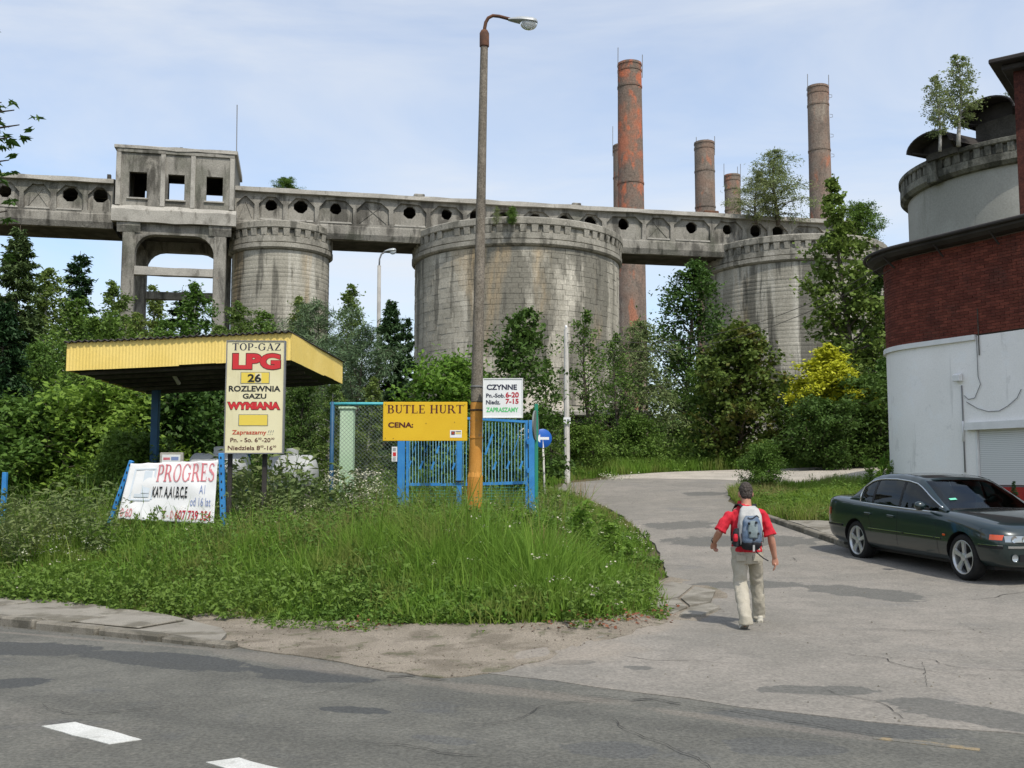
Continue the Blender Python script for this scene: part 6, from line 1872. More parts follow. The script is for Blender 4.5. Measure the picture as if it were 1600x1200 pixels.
MAT['skin'] = surf('tanned_skin', (.42, .205, .135), (.47, .24, .165), 9, .6, .35, bump=.1, bscale=80, grain=.06, world=False)
MAT['hair'] = surf('dark_short_hair', (.030, .024, .020), (.075, .062, .052), 55, .8, .3, bump=.8, bscale=120, grain=.3, world=False)
MAT['shirt'] = surf('red_cotton_shirt', (.46, .018, .032), (.52, .025, .04), 6, .85, .2, bump=.2, bscale=90, grain=.10, world=False)
MAT['trousers'] = surf('pale_khaki_cotton', (.36, .33, .26), (.42, .385, .31), 6, .9, .2, bump=.2, bscale=90, grain=.08, world=False)
MAT['shoe'] = surf('beige_shoe', (.45, .42, .34), (.55, .52, .44), 12, .8, .2, bump=.2, grain=.1, world=False)
# joints (x right, y away from camera, z up)
LH, RH = Vector((-.085, 0, .855)), Vector((.092, .02, .855))
LK, RK = Vector((-.085, -.03, .47)), Vector((.150, .20, .475))
LA_, RA_ = Vector((-.105, -.33, .105)), Vector((.190, .30, .085))
LS, RS = Vector((-.182, .0, 1.275)), Vector((.190, .0, 1.275))
LE, RE = Vector((-.310, -.03, 1.05)), Vector((.262, -.05, 1.00))
LW, RW = Vector((-.335, .17, .925)), Vector((.318, .02, .765))
skinm = MB()
loft(skinm, [(0, 0, .80), (0, .0, .92), (0, -.0, 1.05), (0, .01, 1.2), (0, .015, 1.30), (.008, .02, 1.345)], [(.150, .105), (.140, .095), (.145, .10), (.165, .10), (.14, .085), (.07, .07)])
loft(skinm, [(.008, .015, 1.30), (.012, .028, 1.37), (.014, .045, 1.44)], [(.060, .062), (.055, .058), (.055, .060)])
ball(skinm, (0.016, 0.068, 1.489), (.072, .092, .118))
ball(skinm, (0.016, 0.111, 1.429), (.052, .055, .06))                       # jaw
ball(skinm, (0.016, 0.166, 1.469), (.014, .020, .024))                      # nose
for s in (-1, 1):
    ball(skinm, (.016 + s * .076, .064, 1.474), (.012, .022, .034))       # ears
    ball(skinm, (.016 + s * .030, .148, 1.499), (.014, .010, .008))       # brow over the eyes
ball(skinm, (0.016, 0.154, 1.426), (.024, .010, .008))                      # mouth
def arm(S, E, W):
    loft(skinm, [Vector((S.x * .9, S.y, S.z - .04)), S.lerp(E, .5), E, E.lerp(W, .3), E.lerp(W, .7), W], [.042, .042, .038, .042, .034, .027])
arm(LS, LE, LW); arm(RS, RE, RW)
def hand(W, d_, palm_n, curl, s):
    """palm, four unequal fingers with two bends, thumb leaving the side near the wrist"""
    d_ = d_.normalized(); pn = (palm_n - d_ * palm_n.dot(d_)).normalized(); ac = d_.cross(pn) * s
    c = W + d_ * .050
    loft(skinm, [W, W + d_ * .03, W + d_ * .06, W + d_ * .092], [(.026, .020), (.036, .017), (.040, .016), (.036, .013)])
    for k, (u, L) in enumerate(((-.030, .070), (-.010, .080), (.010, .075), (.029, .058))):
        p0 = W + d_ * .085 + ac * u
        a1 = (d_ * math.cos(curl) + pn * math.sin(curl)); a2 = (d_ * math.cos(curl * 2.1) + pn * math.sin(curl * 2.1)); a3 = (d_ * math.cos(curl * 3) + pn * math.sin(curl * 3))
        p1 = p0 + a1 * L * .45; p2 = p1 + a2 * L * .32; p3 = p2 + a3 * L * .25
        loft(skinm, [p0 - d_ * .015, p0, p1, p2, p3], [.0095, .0095, .0085, .0080, .0065], 8)
    t0 = W + d_ * .03 - ac * .026
    td = (d_ * .75 - ac * .62 + pn * .25).normalized()
    loft(skinm, [t0, t0 + td * .035, t0 + td * .060 + d_ * .006], [.013, .010, .0075], 8)
hand(LW, Vector((-.0, .55, -.85)), Vector((.9, .1, 0)), .62, 1)
hand(RW, Vector((.10, .10, -1.0)), Vector((-.8, .2, .1)), .26, -1)
for H_, K_, A_ in ((LH, LK, LA_), (RH, RK, RA_)):
    loft(skinm, [H_, H_.lerp(K_, .5), K_, K_.lerp(A_, .35), A_], [.085, .072, .052, .050, .036])
    loft(skinm, [A_, A_ + Vector((0, .05, -.04)), A_ + Vector((0, .13, -.055))], [.035, .035, .028])
body_o = fuse(skinm, 'body', MAT['skin'], man, .0065, 1)
# hair: cap of short hair
hm = MB()
ball(hm, (0.016, 0.056, 1.512), (.079, .092, .104)); ball(hm, (0.016, 0.018, 1.474), (.066, .055, .072)); ball(hm, (0.016, 0.106, 1.559), (.058, .05, .045))
fuse(hm, 'hair', MAT['hair'], body_o, .006, 1, .006, 60)
# shirt with collar and short sleeves
sm_ = MB()
loft(sm_, [(0, 0, .83), (0, 0, .92), (0, -.005, 1.05), (0, .0, 1.18), (0, .01, 1.27), (.005, .016, 1.325), (.008, .018, 1.352)], [(.172, .128), (.165, .122), (.172, .125), (.182, .125), (.160, .110), (.105, .085), (.075, .075)], 24)
for S, E in ((LS, LE), (RS, RE)):
    inn = Vector((S.x * .42, S.y + .005, S.z - .005))
    loft(sm_, [inn, Vector((S.x * .95, S.y, S.z - .03)), S.lerp(E, .55), S.lerp(E, .96)], [.066, .060, .060, .070], 18)
shirt = fuse(sm_, 'shirt', MAT['shirt'], man, .008, 1, .015, 13, 3)
cm_ = MB(); cm_.lathe([(.078, 1.335), (.080, 1.37), (.074, 1.402), (.067, 1.398), (.070, 1.34)], 24, (.010, .026), M=Matrix.Rotation(R(-4), 4, 'X')); cm_.build('collar', MAT['shirt'], shirt, local=True, smooth=True)
# trousers
tm_ = MB()
loft(tm_, [(0, .005, .70), (0, .005, .78), (0, 0, .86), (0, 0, .93)], [(.150, .115), (.168, .128), (.165, .122), (.158, .112)], 22)
for H_, K_, A_ in ((LH, LK, LA_), (RH, RK, RA_)):
    sh = K_.lerp(A_, .5) + Vector((0, -.02, 0))
    loft(tm_, [H_ + Vector((0, 0, .03)), H_.lerp(K_, .35), H_.lerp(K_, .75), K_, sh, A_ + Vector((0, -.005, .02)), A_ + Vector((0, .0, -.03))], [.096, .092, .080, .076, .074, .073, .078], 18)
trou = fuse(tm_, 'trousers', MAT['trousers'], man, .008, 1, .012, 12, 7, .9)
for s in (-1, 1):
    MB().box((s * .095 - .055, -.137, .735), (s * .095 + .055, -.131, .80)).build('back_pocket', MAT['trousers'], trou, local=True, bevel=.002)
MB().lathe([(.166, .895), (.170, .90), (.170, .93), (.166, .935)], 28, M=Matrix.Diagonal((1, .75, 1, 1))).build('belt', MAT['trim_black'], trou, local=True, smooth=True)
# shoes
for A_, tilt in ((LA_, R(26)), (RA_, R(-8))):
    sh = MB()
    Mx = Matrix.Translation((A_.x, A_.y, 0)) @ Matrix.Translation((0, .12, .0)) @ Matrix.Rotation(-tilt, 4, 'X') @ Matrix.Translation((0, -.12, 0))
    path = [(0, -.075, .04), (0, -.05, .045), (0, .02, .05), (0, .09, .042), (0, .15, .034), (0, .185, .03)]
    loft(sh, [Mx @ Vector(p) for p in path], [(.030, .030), (.038, .042), (.042, .048), (.046, .040), (.042, .030), (.022, .018)])
    loft(sh, [Mx @ Vector((0, -.035, .05)), Mx @ Vector((0, -.03, .11))], [.040, .038])
    so = fuse(sh, 'shoe', MAT['shoe'], man, .007, 1)
    m = MB()
    for k, (yy, ww) in enumerate(((-.085, .028), (-.05, .040), (.02, .042), (.09, .047), (.15, .043), (.19, .02))):
        m.v += [tuple(Mx @ Vector((-ww, yy, -.002))), tuple(Mx @ Vector((ww, yy, -.002))), tuple(Mx @ Vector((ww, yy, .022))), tuple(Mx @ Vector((-ww, yy, .022)))]
    m.f += [(i * 4 + j, i * 4 + (j + 1) % 4, i * 4 + 4 + (j + 1) % 4, i * 4 + 4 + j) for i in range(5) for j in range(4)] + [(0, 1, 2, 3), (20, 21, 22, 23)]
    m.build('sole', MAT['white_post'], so, local=True)
wt_ = MB(); Mx = Matrix.Translation(LW + Vector((0, -.015, .02))) @ (LW - LE).to_track_quat('Z', 'Y').to_matrix().to_4x4()
wt_.lathe([(.031, -.012), (.034, -.010), (.034, .010), (.031, .012)], 20, M=Mx); wt_.build('wrist_watch', MAT['trim_black'], man, local=True, smooth=True)
# backpack: a thing of its own on his back
MAT['pack_grey'] = surf('light_grey_pack_cloth', (.36, .36, .345), (.43, .43, .41), 8, .8, .2, bump=.2, bscale=80, grain=.08, world=False)
MAT['pack_blue'] = surf('blue_pack_cloth', (.070, .110, .170), (.13, .165, .21), 9, .7, .3, bump=.2, bscale=80, grain=.12, world=False)
MAT['pack_slate'] = surf('slate_pack_cloth', (.14, .18, .185), (.19, .23, .235), 9, .75, .3, bump=.2, bscale=80, grain=.12, world=False)
MAT['pack_black'] = surf('black_pack_cloth', (.018, .019, .022), (.03, .031, .035), 9, .8, .2, bump=.2, bscale=80, grain=.1, world=False)
bp_root = thing('backpack', 'grey and blue backpack worn by the walking man', 'backpack', (PX, PY, zgf(PX, PY) + .80))
bp_root.location.z = zgf(PX, PY)
def slabby(m, prof, seg=28, pw=.62):
    """stack of rounded-rectangle rings: (z, half width, y front, y back, x shift)"""
    v, f = [], []
    for z, hw, y0_, y1_, xs__ in prof:
        for k in range(seg):
            q = 2 * math.pi * k / seg; c_, s_ = math.cos(q), math.sin(q)
            v.append((xs__ + hw * math.copysign(abs(c_) ** pw, c_), (y0_ + y1_) / 2 + (y1_ - y0_) / 2 * math.copysign(abs(s_) ** pw, s_), z))
    n = len(prof)
    for i in range(n - 1):
        for k in range(seg): f.append((i * seg + k, i * seg + (k + 1) % seg, (i + 1) * seg + (k + 1) % seg, (i + 1) * seg + k))
    f += [tuple(range(seg))[::-1], tuple((n - 1) * seg + k for k in range(seg))]
    m.add(v, f)
m = MB(); slabby(m, [(.90, .075, -.26, -.12, -.008), (.93, .118, -.29, -.115, -.008), (1.02, .132, -.305, -.112, -.006), (1.14, .134, -.295, -.11, -.004), (1.24, .124, -.265, -.105, 0), (1.31, .104, -.22, -.10, .003), (1.345, .070, -.17, -.10, .004)])
main = fuse(m, 'main_bag', MAT['pack_grey'], bp_root, .009, 2, .006, 12, 2)
m = MB(); slabby(m, [(.925, .085, -.335, -.25, -.008), (.97, .108, -.350, -.25, -.008), (1.08, .108, -.348, -.25, -.006), (1.18, .096, -.322, -.24, -.004), (1.245, .066, -.275, -.22, 0)])
fuse(m, 'front_pocket', MAT['pack_blue'], bp_root, .009, 2, .006, 14, 5)
m = MB(); slabby(m, [(1.00, .052, -.366, -.30, -.005), (1.06, .060, -.372, -.30, -.004), (1.14, .052, -.354, -.29, -.003), (1.19, .034, -.328, -.27, 0)])
fuse(m, 'slate_panel', MAT['pack_slate'], bp_root, .008, 2, .004, 14, 6)
m = MB(); slabby(m, [(.862, .050, -.29, -.14, -.008), (.875, .082, -.318, -.125, -.008), (.92, .108, -.343, -.118, -.008), (.950, .112, -.352, -.118, -.008), (.962, .095, -.34, -.13, -.008)])
fuse(m, 'black_base', MAT['pack_black'], bp_root, .009, 2, .004, 14, 8)
m = MB(); slabby(m, [(.90, .030, -.25, -.13, -.158), (.96, .040, -.255, -.12, -.158), (1.06, .036, -.24, -.12, -.150), (1.10, .020, -.22, -.14, -.146)])
fuse(m, 'side_pocket', MAT['pack_black'], bp_root, .008, 1, .004, 14, 9)
m = MB(); slabby(m, [(.955, .020, -.262, -.20, -.176), (1.0, .026, -.272, -.2, -.176), (1.04, .018, -.258, -.2, -.172)]); fuse(m, 'red_pouch', MAT['shirt'], bp_root, .007, 1)
for s in (-1, 1):
    pts = [(s * .055, -.115, 1.325), (s * .085, -.06, 1.362), (s * .102, .02, 1.352), (s * .112, .09, 1.30), (s * .120, .128, 1.18), (s * .135, .115, 1.02), (s * .150, .03, .95), (s * .130, -.10, .95)]
    m = MB(); P = [Vector(p) for p in pts]
    for a_, b_ in zip(P[:-1], P[1:]): m.bar(a_, b_ + (b_ - a_) * .08, .045, .012)
    m.build('shoulder_strap', MAT['pack_black'], bp_root, local=True, bevel=.003)
    m = MB(); m.tube([(s * .092, -.16, 1.30), (s * .112, -.22, 1.20), (s * .118, -.27, 1.06), (s * .115, -.30, .95)], .005, 5); m.build('compression_cord', MAT['pack_black'], bp_root, local=True)
m = MB(); m.tube([(-.05, -.30, 1.225), (-.03, -.31, 1.21), (.0, -.315, 1.215), (.03, -.305, 1.235), (.055, -.28, 1.245), (.085, -.26, 1.22), (.098, -.26, 1.16), (.104, -.28, 1.09)], .0055, 5); m.build('zip', MAT['pack_black'], bp_root, local=True)
for (x_, z_) in ((-.05, 1.16), (.03, 1.17), (-.045, 1.06), (.05, 1.05), (.0, .985)):
    MB().box((x_ - .010, -.378, z_ - .012), (x_ + .010, -.340, z_ + .012)).build('buckle', MAT['pack_black'], bp_root, local=True, bevel=.004)
m = MB(); m.tube([(.02, -.33, .89), (.05, -.25, .84), (.10, -.22, .80), (.14, -.2, .77), (.20, -.16, .74)], .007, 5); m.build('loose_strap', MAT['pack_black'], bp_root, local=True)
m = MB(); m.bar((.0, -.345, .925), (.0, -.34, .855), .022, .006); m.build('white_tag', MAT['pack_grey'], bp_root, local=True)

fuse_all()
# ------------------------------------------------------------------ plants
def leaves(pos, size, rs, aspect=.55, up=.35, out=None, droop=0.0, elong=None):
    """leaf-shaped faces (folded diamonds) at pos; returns an (n*4, 3) vertex array"""
    n = len(pos)
    nrm = rs.normal(size=(n, 3)); nrm[:, 2] = np.abs(nrm[:, 2]) + up
    nrm /= np.linalg.norm(nrm, axis=1)[:, None]
    ax = rs.normal(size=(n, 3))
    if out is not None: ax = ax * .55 + out
    ax[:, 2] -= droop
    ax -= nrm * (ax * nrm).sum(1)[:, None]
    ax /= np.linalg.norm(ax, axis=1)[:, None] + 1e-9
    sd = np.cross(nrm, ax)
    L = (size * rs.uniform(.65, 1.35, n))[:, None]; W = L * aspect
    v = np.empty((n, 4, 3))
    v[:, 0] = pos - ax * L * .5
    v[:, 1] = pos + sd * W * .5 + nrm * L * .06 + ax * L * .05
    v[:, 2] = pos + ax * L * .5 - nrm * L * .10
    v[:, 3] = pos - sd * W * .5 + nrm * L * .06 + ax * L * .05
    return v.reshape(-1, 3)
def crown_w(kind, h):
    if kind == 'oval': return np.sin(np.pi * min(1, max(0, h)) ** .8) ** .75
    if kind == 'column': return (.55 + .45 * math.sin(math.pi * min(1, h * 1.05))) * (1 - h ** 4) + .02
    if kind == 'dome': return math.sqrt(max(0, 1 - (max(0, h - .25) / .75) ** 2)) * (.75 + .25 * min(1, h / .25))
    if kind == 'cone': return (1 - h) ** .85 * min(1, (h + .05) / .15) + .03
    if kind == 'birch': return (1 - h) ** .6 * min(1, (h + .06) / .28) + .04
    return 1 - h
def broadleaf(name, H, W, leafmat_, barkmat, seed, n_limbs=34, base=.18, shape='oval', leaf=.17, per=34, droop=0.1, trunk_r=None, blob=.42, up_ang=.55, gap=0.0, thin=False, asp=.55):
    """meshes for trunk and crown of a tree of height H and half width W"""
    rs = np.random.default_rng(seed); rd = random.Random(seed)
    wood = MB()
    tr = trunk_r or H * .016 + .02
    lean = (rd.uniform(-.04, .04), rd.uniform(-.04, .04))
    def tp(h): return Vector((lean[0] * H * h + .02 * H * math.sin(h * 5 + seed), lean[1] * H * h + .02 * H * math.cos(h * 4 + seed), H * h))
    wood.tube([tp(h) for h in np.linspace(0, .97, 9)], [max(.012, tr * (1 - h * .93)) for h in np.linspace(0, .97, 9)], 7)
    pos, outs = [], []
    az = rd.uniform(0, 6)
    for i in range(n_limbs):
        h = base + (1 - base) * ((i + .5) / n_limbs) ** .92
        hr = (h - base) / (1 - base)
        az += 2.399 + rd.uniform(-.5, .5)
        L = W * crown_w(shape, hr) * rd.uniform(.62, 1.12)
        if L < .15: L = .15
        if rd.random() < gap: continue
        p0 = tp(max(0.03, h - .10 * L / max(W, .1)))
        d = Vector((math.cos(az), math.sin(az), up_ang * rd.uniform(.5, 1.4) + .5 * hr))
        d.normalize()
        pts = [p0]
        for k in range(1, 5):
            t = k / 4
            q = p0 + d * (L * t) + Vector((rd.uniform(-.05, .05) * L, rd.uniform(-.05, .05) * L, .10 * L * t * t - droop * L * t * t))
            pts.append(q)
        r0 = max(.012, tr * (1 - h * .9) * .55)
        wood.tube(pts, [max(.008, r0 * (1 - .85 * k / 4)) for k in range(5)], 5, caps=False)
        nsub = 3 + int(L / max(.35, W * .22))
        for s in range(nsub):
            t = rd.uniform(.30, 1.0)
            a = pts[int(t * 3.99)].lerp(pts[min(4, int(t * 3.99) + 1)], t * 4 % 1)
            e = Vector((rd.gauss(0, 1), rd.gauss(0, 1), rd.gauss(.15, .7))).normalized() * (L * rd.uniform(.16, .36) + .06)
            e.z -= droop * e.length
            b = a + e
            wood.tube([a, a.lerp(b, .5) + Vector((0, 0, .04 * L)), b], [max(.006, r0 * .3), max(.005, r0 * .2), .004], 4, caps=False)
            rad = blob * rd.uniform(.6, 1.25) * (.45 + .55 * min(1, L / (W * .7 + .01)))
            k = max(4, int(per * rd.uniform(.6, 1.3)))
            c = np.array(b); g_ = rs.normal(size=(k, 3)) * rad * np.array([.55, .55, .42])
            pos.append(c + g_ - np.array([0, 0, droop * rad])); outs.append(np.tile(np.array(e.normalized()), (k, 1)))
            k2 = k // 2
            tt = rs.uniform(0, 1, (k2, 1))
            pos.append(np.array(a) * (1 - tt) + c * tt + rs.normal(size=(k2, 3)) * rad * .28); outs.append(np.tile(np.array(e.normalized()), (k2, 1)))
    pos = np.concatenate(pos); outs = np.concatenate(outs)
    pos[:, 2] = np.maximum(pos[:, 2], .05)
    lv = leaves(pos, leaf, rs, asp, .35, outs, droop * 1.5)
    return wood.mesh(name + '_trunk', MAT[barkmat], smooth=True), quads_mesh(name + '_crown', lv, MAT[leafmat_])
def conifer(name, H, W, leafmat_, seed, step=.34, per=7, droop=.25, dens=1.0, nl=.26, top_bare=.0, sparse=0.0, wd=.20):
    """whorled conifer: drooping boughs carrying flat sprays"""
    rs = np.random.default_rng(seed); rd = random.Random(seed)
    wood = MB()
    wood.tube([(0, 0, h * H) for h in np.linspace(0, 1, 8)], [max(.008, (H * .012 + .03) * (1 - h * .97)) for h in np.linspace(0, 1, 8)], 7)
    pos, outs = [], []
    z = .06 * H
    while z < H * .985:
        h = z / H
        L0 = W * (1 - h) ** .9 + .10
        for b in range(per):
            if rd.random() < sparse: continue
            az = rd.uniform(0, 6.283); L = L0 * rd.uniform(.6, 1.15)
            d = Vector((math.cos(az), math.sin(az), 0)); zz = z + rd.uniform(-.12, .12)
            k_up = .35 * (h > .75) + .12
            P = [Vector((0, 0, zz)) + d * (L * t) + Vector((0, 0, k_up * L * t - droop * L * t * t * (1.2 if h < .7 else .5))) for t in (0, .33, .66, 1.0)]
            wood.tube(P, [.022 * (1 - h) + .008, .015 * (1 - h) + .006, .008, .004], 4, caps=False)
            n = max(3, int(L * 22 * dens))
            for q in range(n):
                t = rd.uniform(.12, 1.0) ** .85
                i = min(2, int(t * 3)); a = P[i].lerp(P[i + 1], t * 3 - i)
                side = Vector((-d.y, d.x, 0)) * rd.choice((-1, 1))
                e = (d * .55 + side * rd.uniform(.3, 1.0) + Vector((0, 0, rd.uniform(-.45, .15)))).normalized()
                ln = (.10 + .20 * L * (1 - t)) * rd.uniform(.5, 1.0)
                pos.append(a + e * ln); outs.append(e)
        z += step * rd.uniform(.75, 1.2) * (1 if h < .8 else .7)
    pos = np.array([tuple(p) for p in pos]); outs = np.array([tuple(p) for p in outs])
    pos = np.concatenate([pos, pos + rs.normal(size=pos.shape) * .06]); outs = np.concatenate([outs, outs + rs.normal(size=outs.shape) * .5])
    lv = leaves(pos, nl, rs, wd, .5, outs * 2.2, .25)
    return wood.mesh(name + '_trunk', MAT['bark'], smooth=True), quads_mesh(name + '_crown', lv, MAT[leafmat_])
TREES = {}
def proto(key, maker): TREES[key] = maker
def put(key, label, loc, H, Wscale=1.0, rot=None, cat='tree', name='tree', group=None, href=None):
    """plant one tree: an Empty at its foot, trunk and crown below it"""
    (tm, cm), h0 = TREES[key]
    root = thing(name, label, cat, loc, rot if rot is not None else random.Random(label).uniform(0, 6.28), group)
    s = H / h0
    root.scale = (s * Wscale, s * Wscale, s)
    link('trunk', tm, root); link('crown', cm, root)
    return root
TREES['birch1'] = (broadleaf('birch', 9, 2.1, 'l_birch', 'birch_bark', 11, 46, .12, 'birch', .14, 36, .30, blob=.40), 9)
TREES['birch2'] = (broadleaf('birch', 9, 1.8, 'l_birch', 'birch_bark', 12, 44, .10, 'birch', .14, 34, .30, blob=.38, gap=.1), 9)
TREES['birch3'] = (broadleaf('birch', 9, 2.3, 'l_mid', 'birch_bark', 13, 46, .08, 'birch', .15, 36, .22, blob=.44), 9)
TREES['dark1'] = (broadleaf('oak', 9, 2.7, 'l_dark', 'bark', 21, 50, .10, 'oval', .16, 40, .05, blob=.52, gap=.03), 9)
TREES['dark2'] = (broadleaf('ash', 7, 2.2, 'l_dark', 'bark', 22, 36, .12, 'dome', .19, 30, .15, blob=.42, gap=.12), 7)
TREES['mid1'] = (broadleaf('lime', 7, 2.4, 'l_mid', 'bark', 23, 42, .05, 'dome', .16, 40, .10, blob=.46), 7)
TREES['maple'] = (broadleaf('maple', 8, 3.2, 'l_maple', 'bark', 24, 48, .05, 'dome', .24, 36, .12, blob=.50, asp=.8), 8)
TREES['poplar'] = (broadleaf('poplar', 15, 2.7, 'l_poplar', 'bark', 25, 58, .16, 'column', .24, 29, .05, blob=.50, asp=.8, gap=.16), 15)
TREES['sparse'] = (broadleaf('young_ash', 7, 1.7, 'l_poplar', 'bark', 26, 30, .18, 'oval', .15, 14, .10, blob=.36, gap=.15), 7)
TREES['willow'] = (broadleaf('willow', 6, 2.2, 'l_willow', 'bark', 27, 32, .10, 'oval', .17, 32, .35, blob=.40, asp=.28), 6)
TREES['airy'] = (broadleaf('airy_birch', 6, 1.35, 'l_willow', 'birch_bark', 33, 30, .22, 'oval', .15, 17, .30, blob=.34, gap=.08), 6)
TREES['bright'] = (broadleaf('bright_bush', 3, 1.6, 'l_bright', 'bark', 28, 34, .02, 'dome', .13, 46, .05, blob=.34), 3)
TREES['bush'] = (broadleaf('bush', 3, 1.9, 'l_mid', 'bark', 29, 36, .02, 'dome', .13, 46, .08, blob=.36), 3)
TREES['darkbush'] = (broadleaf('dark_bush', 3.5, 2.2, 'l_dark', 'bark', 30, 38, .02, 'dome', .17, 46, .10, blob=.42), 3.5)
TREES['yellow'] = (broadleaf('golden_tree', 4.6, 1.7, 'l_yellow', 'bark', 31, 36, .40, 'cone', .12, 52, .12, blob=.30), 4.6)
TREES['spruce'] = (conifer('spruce', 9, 2.5, 'l_spruce', 41, .30, 10, .30, 1.2, .30, wd=.28), 9)
TREES['spruce2'] = (conifer('spruce', 9, 2.0, 'l_spruce', 42, .34, 9, .15, 1.2, .28, wd=.28), 9)
TREES['larch'] = (conifer('larch', 11, 2.8, 'l_larch', 43, .30, 11, .32, 1.3, .28, sparse=.06, wd=.26), 11)
TREES['pine'] = (broadleaf('pine', 6, 2.2, 'l_pine', 'bark', 44, 36, .05, 'dome', .22, 60, .0, blob=.34, asp=.10), 6)
def T(key, label, px, ptop, Y, ws=1.0, cat='tree', name=None, group=None, sink=0.0):
    p = at(px, ptop, Y); z0 = zgf(p.x, Y) - sink
    nm = name or {'birch1': 'birch_tree', 'birch2': 'birch_tree', 'birch3': 'birch_tree', 'spruce': 'spruce_tree', 'spruce2': 'spruce_tree', 'larch': 'larch_tree', 'pine': 'pine_tree',
                  'poplar': 'poplar_tree', 'willow': 'willow_tree', 'maple': 'maple_tree', 'bush': 'bush', 'bright': 'bush', 'darkbush': 'bush', 'yellow': 'golden_tree'}.get(key, 'tree')
    return put(key, label, (p.x, Y, z0), p.z - z0, ws, cat=cat, name=nm, group=group)
# left wood, from the picture edge to the lamp
T('larch', 'tall dark larch at the left picture edge', 32, 352, 43, 1.0)
T('spruce', 'dark spruce low at the left edge in front of the larch', 8, 470, 34, 1.1)
T('birch1', 'pale birch just right of the tall dark larch', 78, 418, 47, 1.25)
T('spruce2', 'small pointed conifer standing alone against the sky left of the gallery house', 126, 392, 58, 1.05)
T('birch3', 'green birch below the lone pointed conifer', 120, 470, 44, 1.1)
T('birch2', 'birch with thin top left of the gallery house legs', 186, 440, 54, 1.2)
T('birch1', 'low birch in front of the left leg of the gallery house', 215, 488, 46, 1.2)
T('birch2', 'sunlit birch seen between the legs of the gallery house', 243, 448, 84, 1.2)
T('spruce2', 'dark conifer seen between the legs of the gallery house', 285, 448, 82, 1.3)
T('birch3', 'round green birch in front of the right leg of the gallery house', 318, 446, 48, 1.15)
T('birch1', 'light birch at the foot of the narrow silo', 372, 470, 50, 1.2)
T('birch3', 'birch with spreading top before the narrow silo', 415, 486, 46, 1.2)
T('birch2', 'thin pale birch right of the narrow silo', 470, 462, 56, 1.0)
T('pine', 'blue green pine above the right end of the yellow canopy', 505, 482, 42, 1.1)
T('birch2', 'feathery birch against the sky left of the far lamp', 548, 446, 60, 1.1)
T('spruce', 'dark spruce with spiky top in front of the far lamp', 611, 468, 38, .9)
T('spruce2', 'slim spruce behind the spiky one, right of the far lamp', 634, 492, 46, .9)
T('pine', 'pine with dense dark crown between canopy and lamp', 560, 520, 36, 1.1)
T('birch1', 'young birch behind the pale green pillar', 520, 585, 30, 1.0)
T('birch2', 'sapling in front of the spiky spruce', 580, 590, 30, 1.2)
T('mid1', 'green tree left of the canopy corner', 60, 540, 36, 1.0)
T('bright', 'bright green bush below the left end of the canopy', 168, 612, 28, 1.25, 'bush')
T('bush', 'bush at the left edge under the dark spruce', 60, 640, 28, 1.3, 'bush')
T('mid1', 'mid green tree shading the back of the canopy', 310, 560, 33, 1.0)
T('darkbush', 'dark bush behind the canopy post', 285, 618, 29, 1.0, 'bush')
T('birch3', 'young birch behind the cream board', 420, 575, 30, 1.0)
T('dark1', 'dark tree right of the cream board under the canopy end', 470, 575, 32, .9)
T('mid1', 'mid green tree left behind the canopy roof', 150, 500, 40, 1.1)
T('birch3', 'bushy birch above the canopy roof', 255, 500, 40, 1.2)
T('birch1', 'bushy birch above the middle of the canopy roof', 345, 508, 38, 1.2)
T('birch3', 'bushy birch above the right end of the canopy roof', 430, 515, 38, 1.1)
T('bush', 'small bush filling the gap left of the banner', 215, 690, 25, 1.1, 'bush')
# middle
T('bright', 'bright green bush glowing behind the yellow board left of the lamp', 712, 578, 33, .95, 'bush')
T('dark2', 'dark ash with hanging leaves right of the concrete lamp', 802, 486, 31, 1.05)
T('bush', 'olive bush behind the right leaf of the blue gate', 775, 668, 27, 1.0, 'bush')
T('sparse', 'sapling with few leaves just left of the white post', 858, 560, 40, 1.0)
T('birch2', 'sapling before the foot of the wide middle silo', 655, 585, 34, 1.0)
T('bush', 'green bush behind the left leaf of the blue gate', 690, 660, 27, 1.1, 'bush')
T('sparse', 'thin loose young tree right of the white post', 918, 484, 42, 1.0)
T('sparse', 'thin young tree with gaps close to the tallest chimney', 962, 520, 46, 1.0)
T('willow', 'grey green willow beside the lower chimney shaft', 1000, 500, 48, 1.1)
T('dark1', 'large dark oval tree between the wide middle silo and the right silo', 1072, 412, 50, 1.05)
T('bush', 'bush at the far bend behind the white post', 905, 672, 41, 1.3, 'bush')
T('bush', 'olive bush at the far bend under the willow', 990, 660, 45, 1.2, 'bush')
T('maple', 'dark maple with reddish tinge beside the drive', 1150, 512, 43, 1.05)
T('mid1', 'green tree at the left foot of the reddish maple', 1105, 560, 44, .8)
T('poplar', 'tall loose poplar in front of the right silo', 1312, 276, 49, 1.0)
T('poplar', 'lower poplar behind the tall one at the silo edge', 1362, 400, 56, 1.0)
T('yellow', 'golden yellow tree top in front of the right silo', 1288, 546, 41.5, 1.4)
T('darkbush', 'dark bush below the golden yellow tree', 1285, 634, 39.5, 1.1, 'bush')
T('darkbush', 'dark bush left of the white building corner', 1352, 600, 41, 1.2, 'bush')
T('mid1', 'dark green bushy tree between maple and golden tree', 1222, 590, 44, .85)
T('dark2', 'dark leafy tree against the white wall edge', 1372, 560, 44, 1.0)
T('bush', 'rounded roadside shrub just behind the walking man', 1190, 700, 31, 1.0, 'bush')
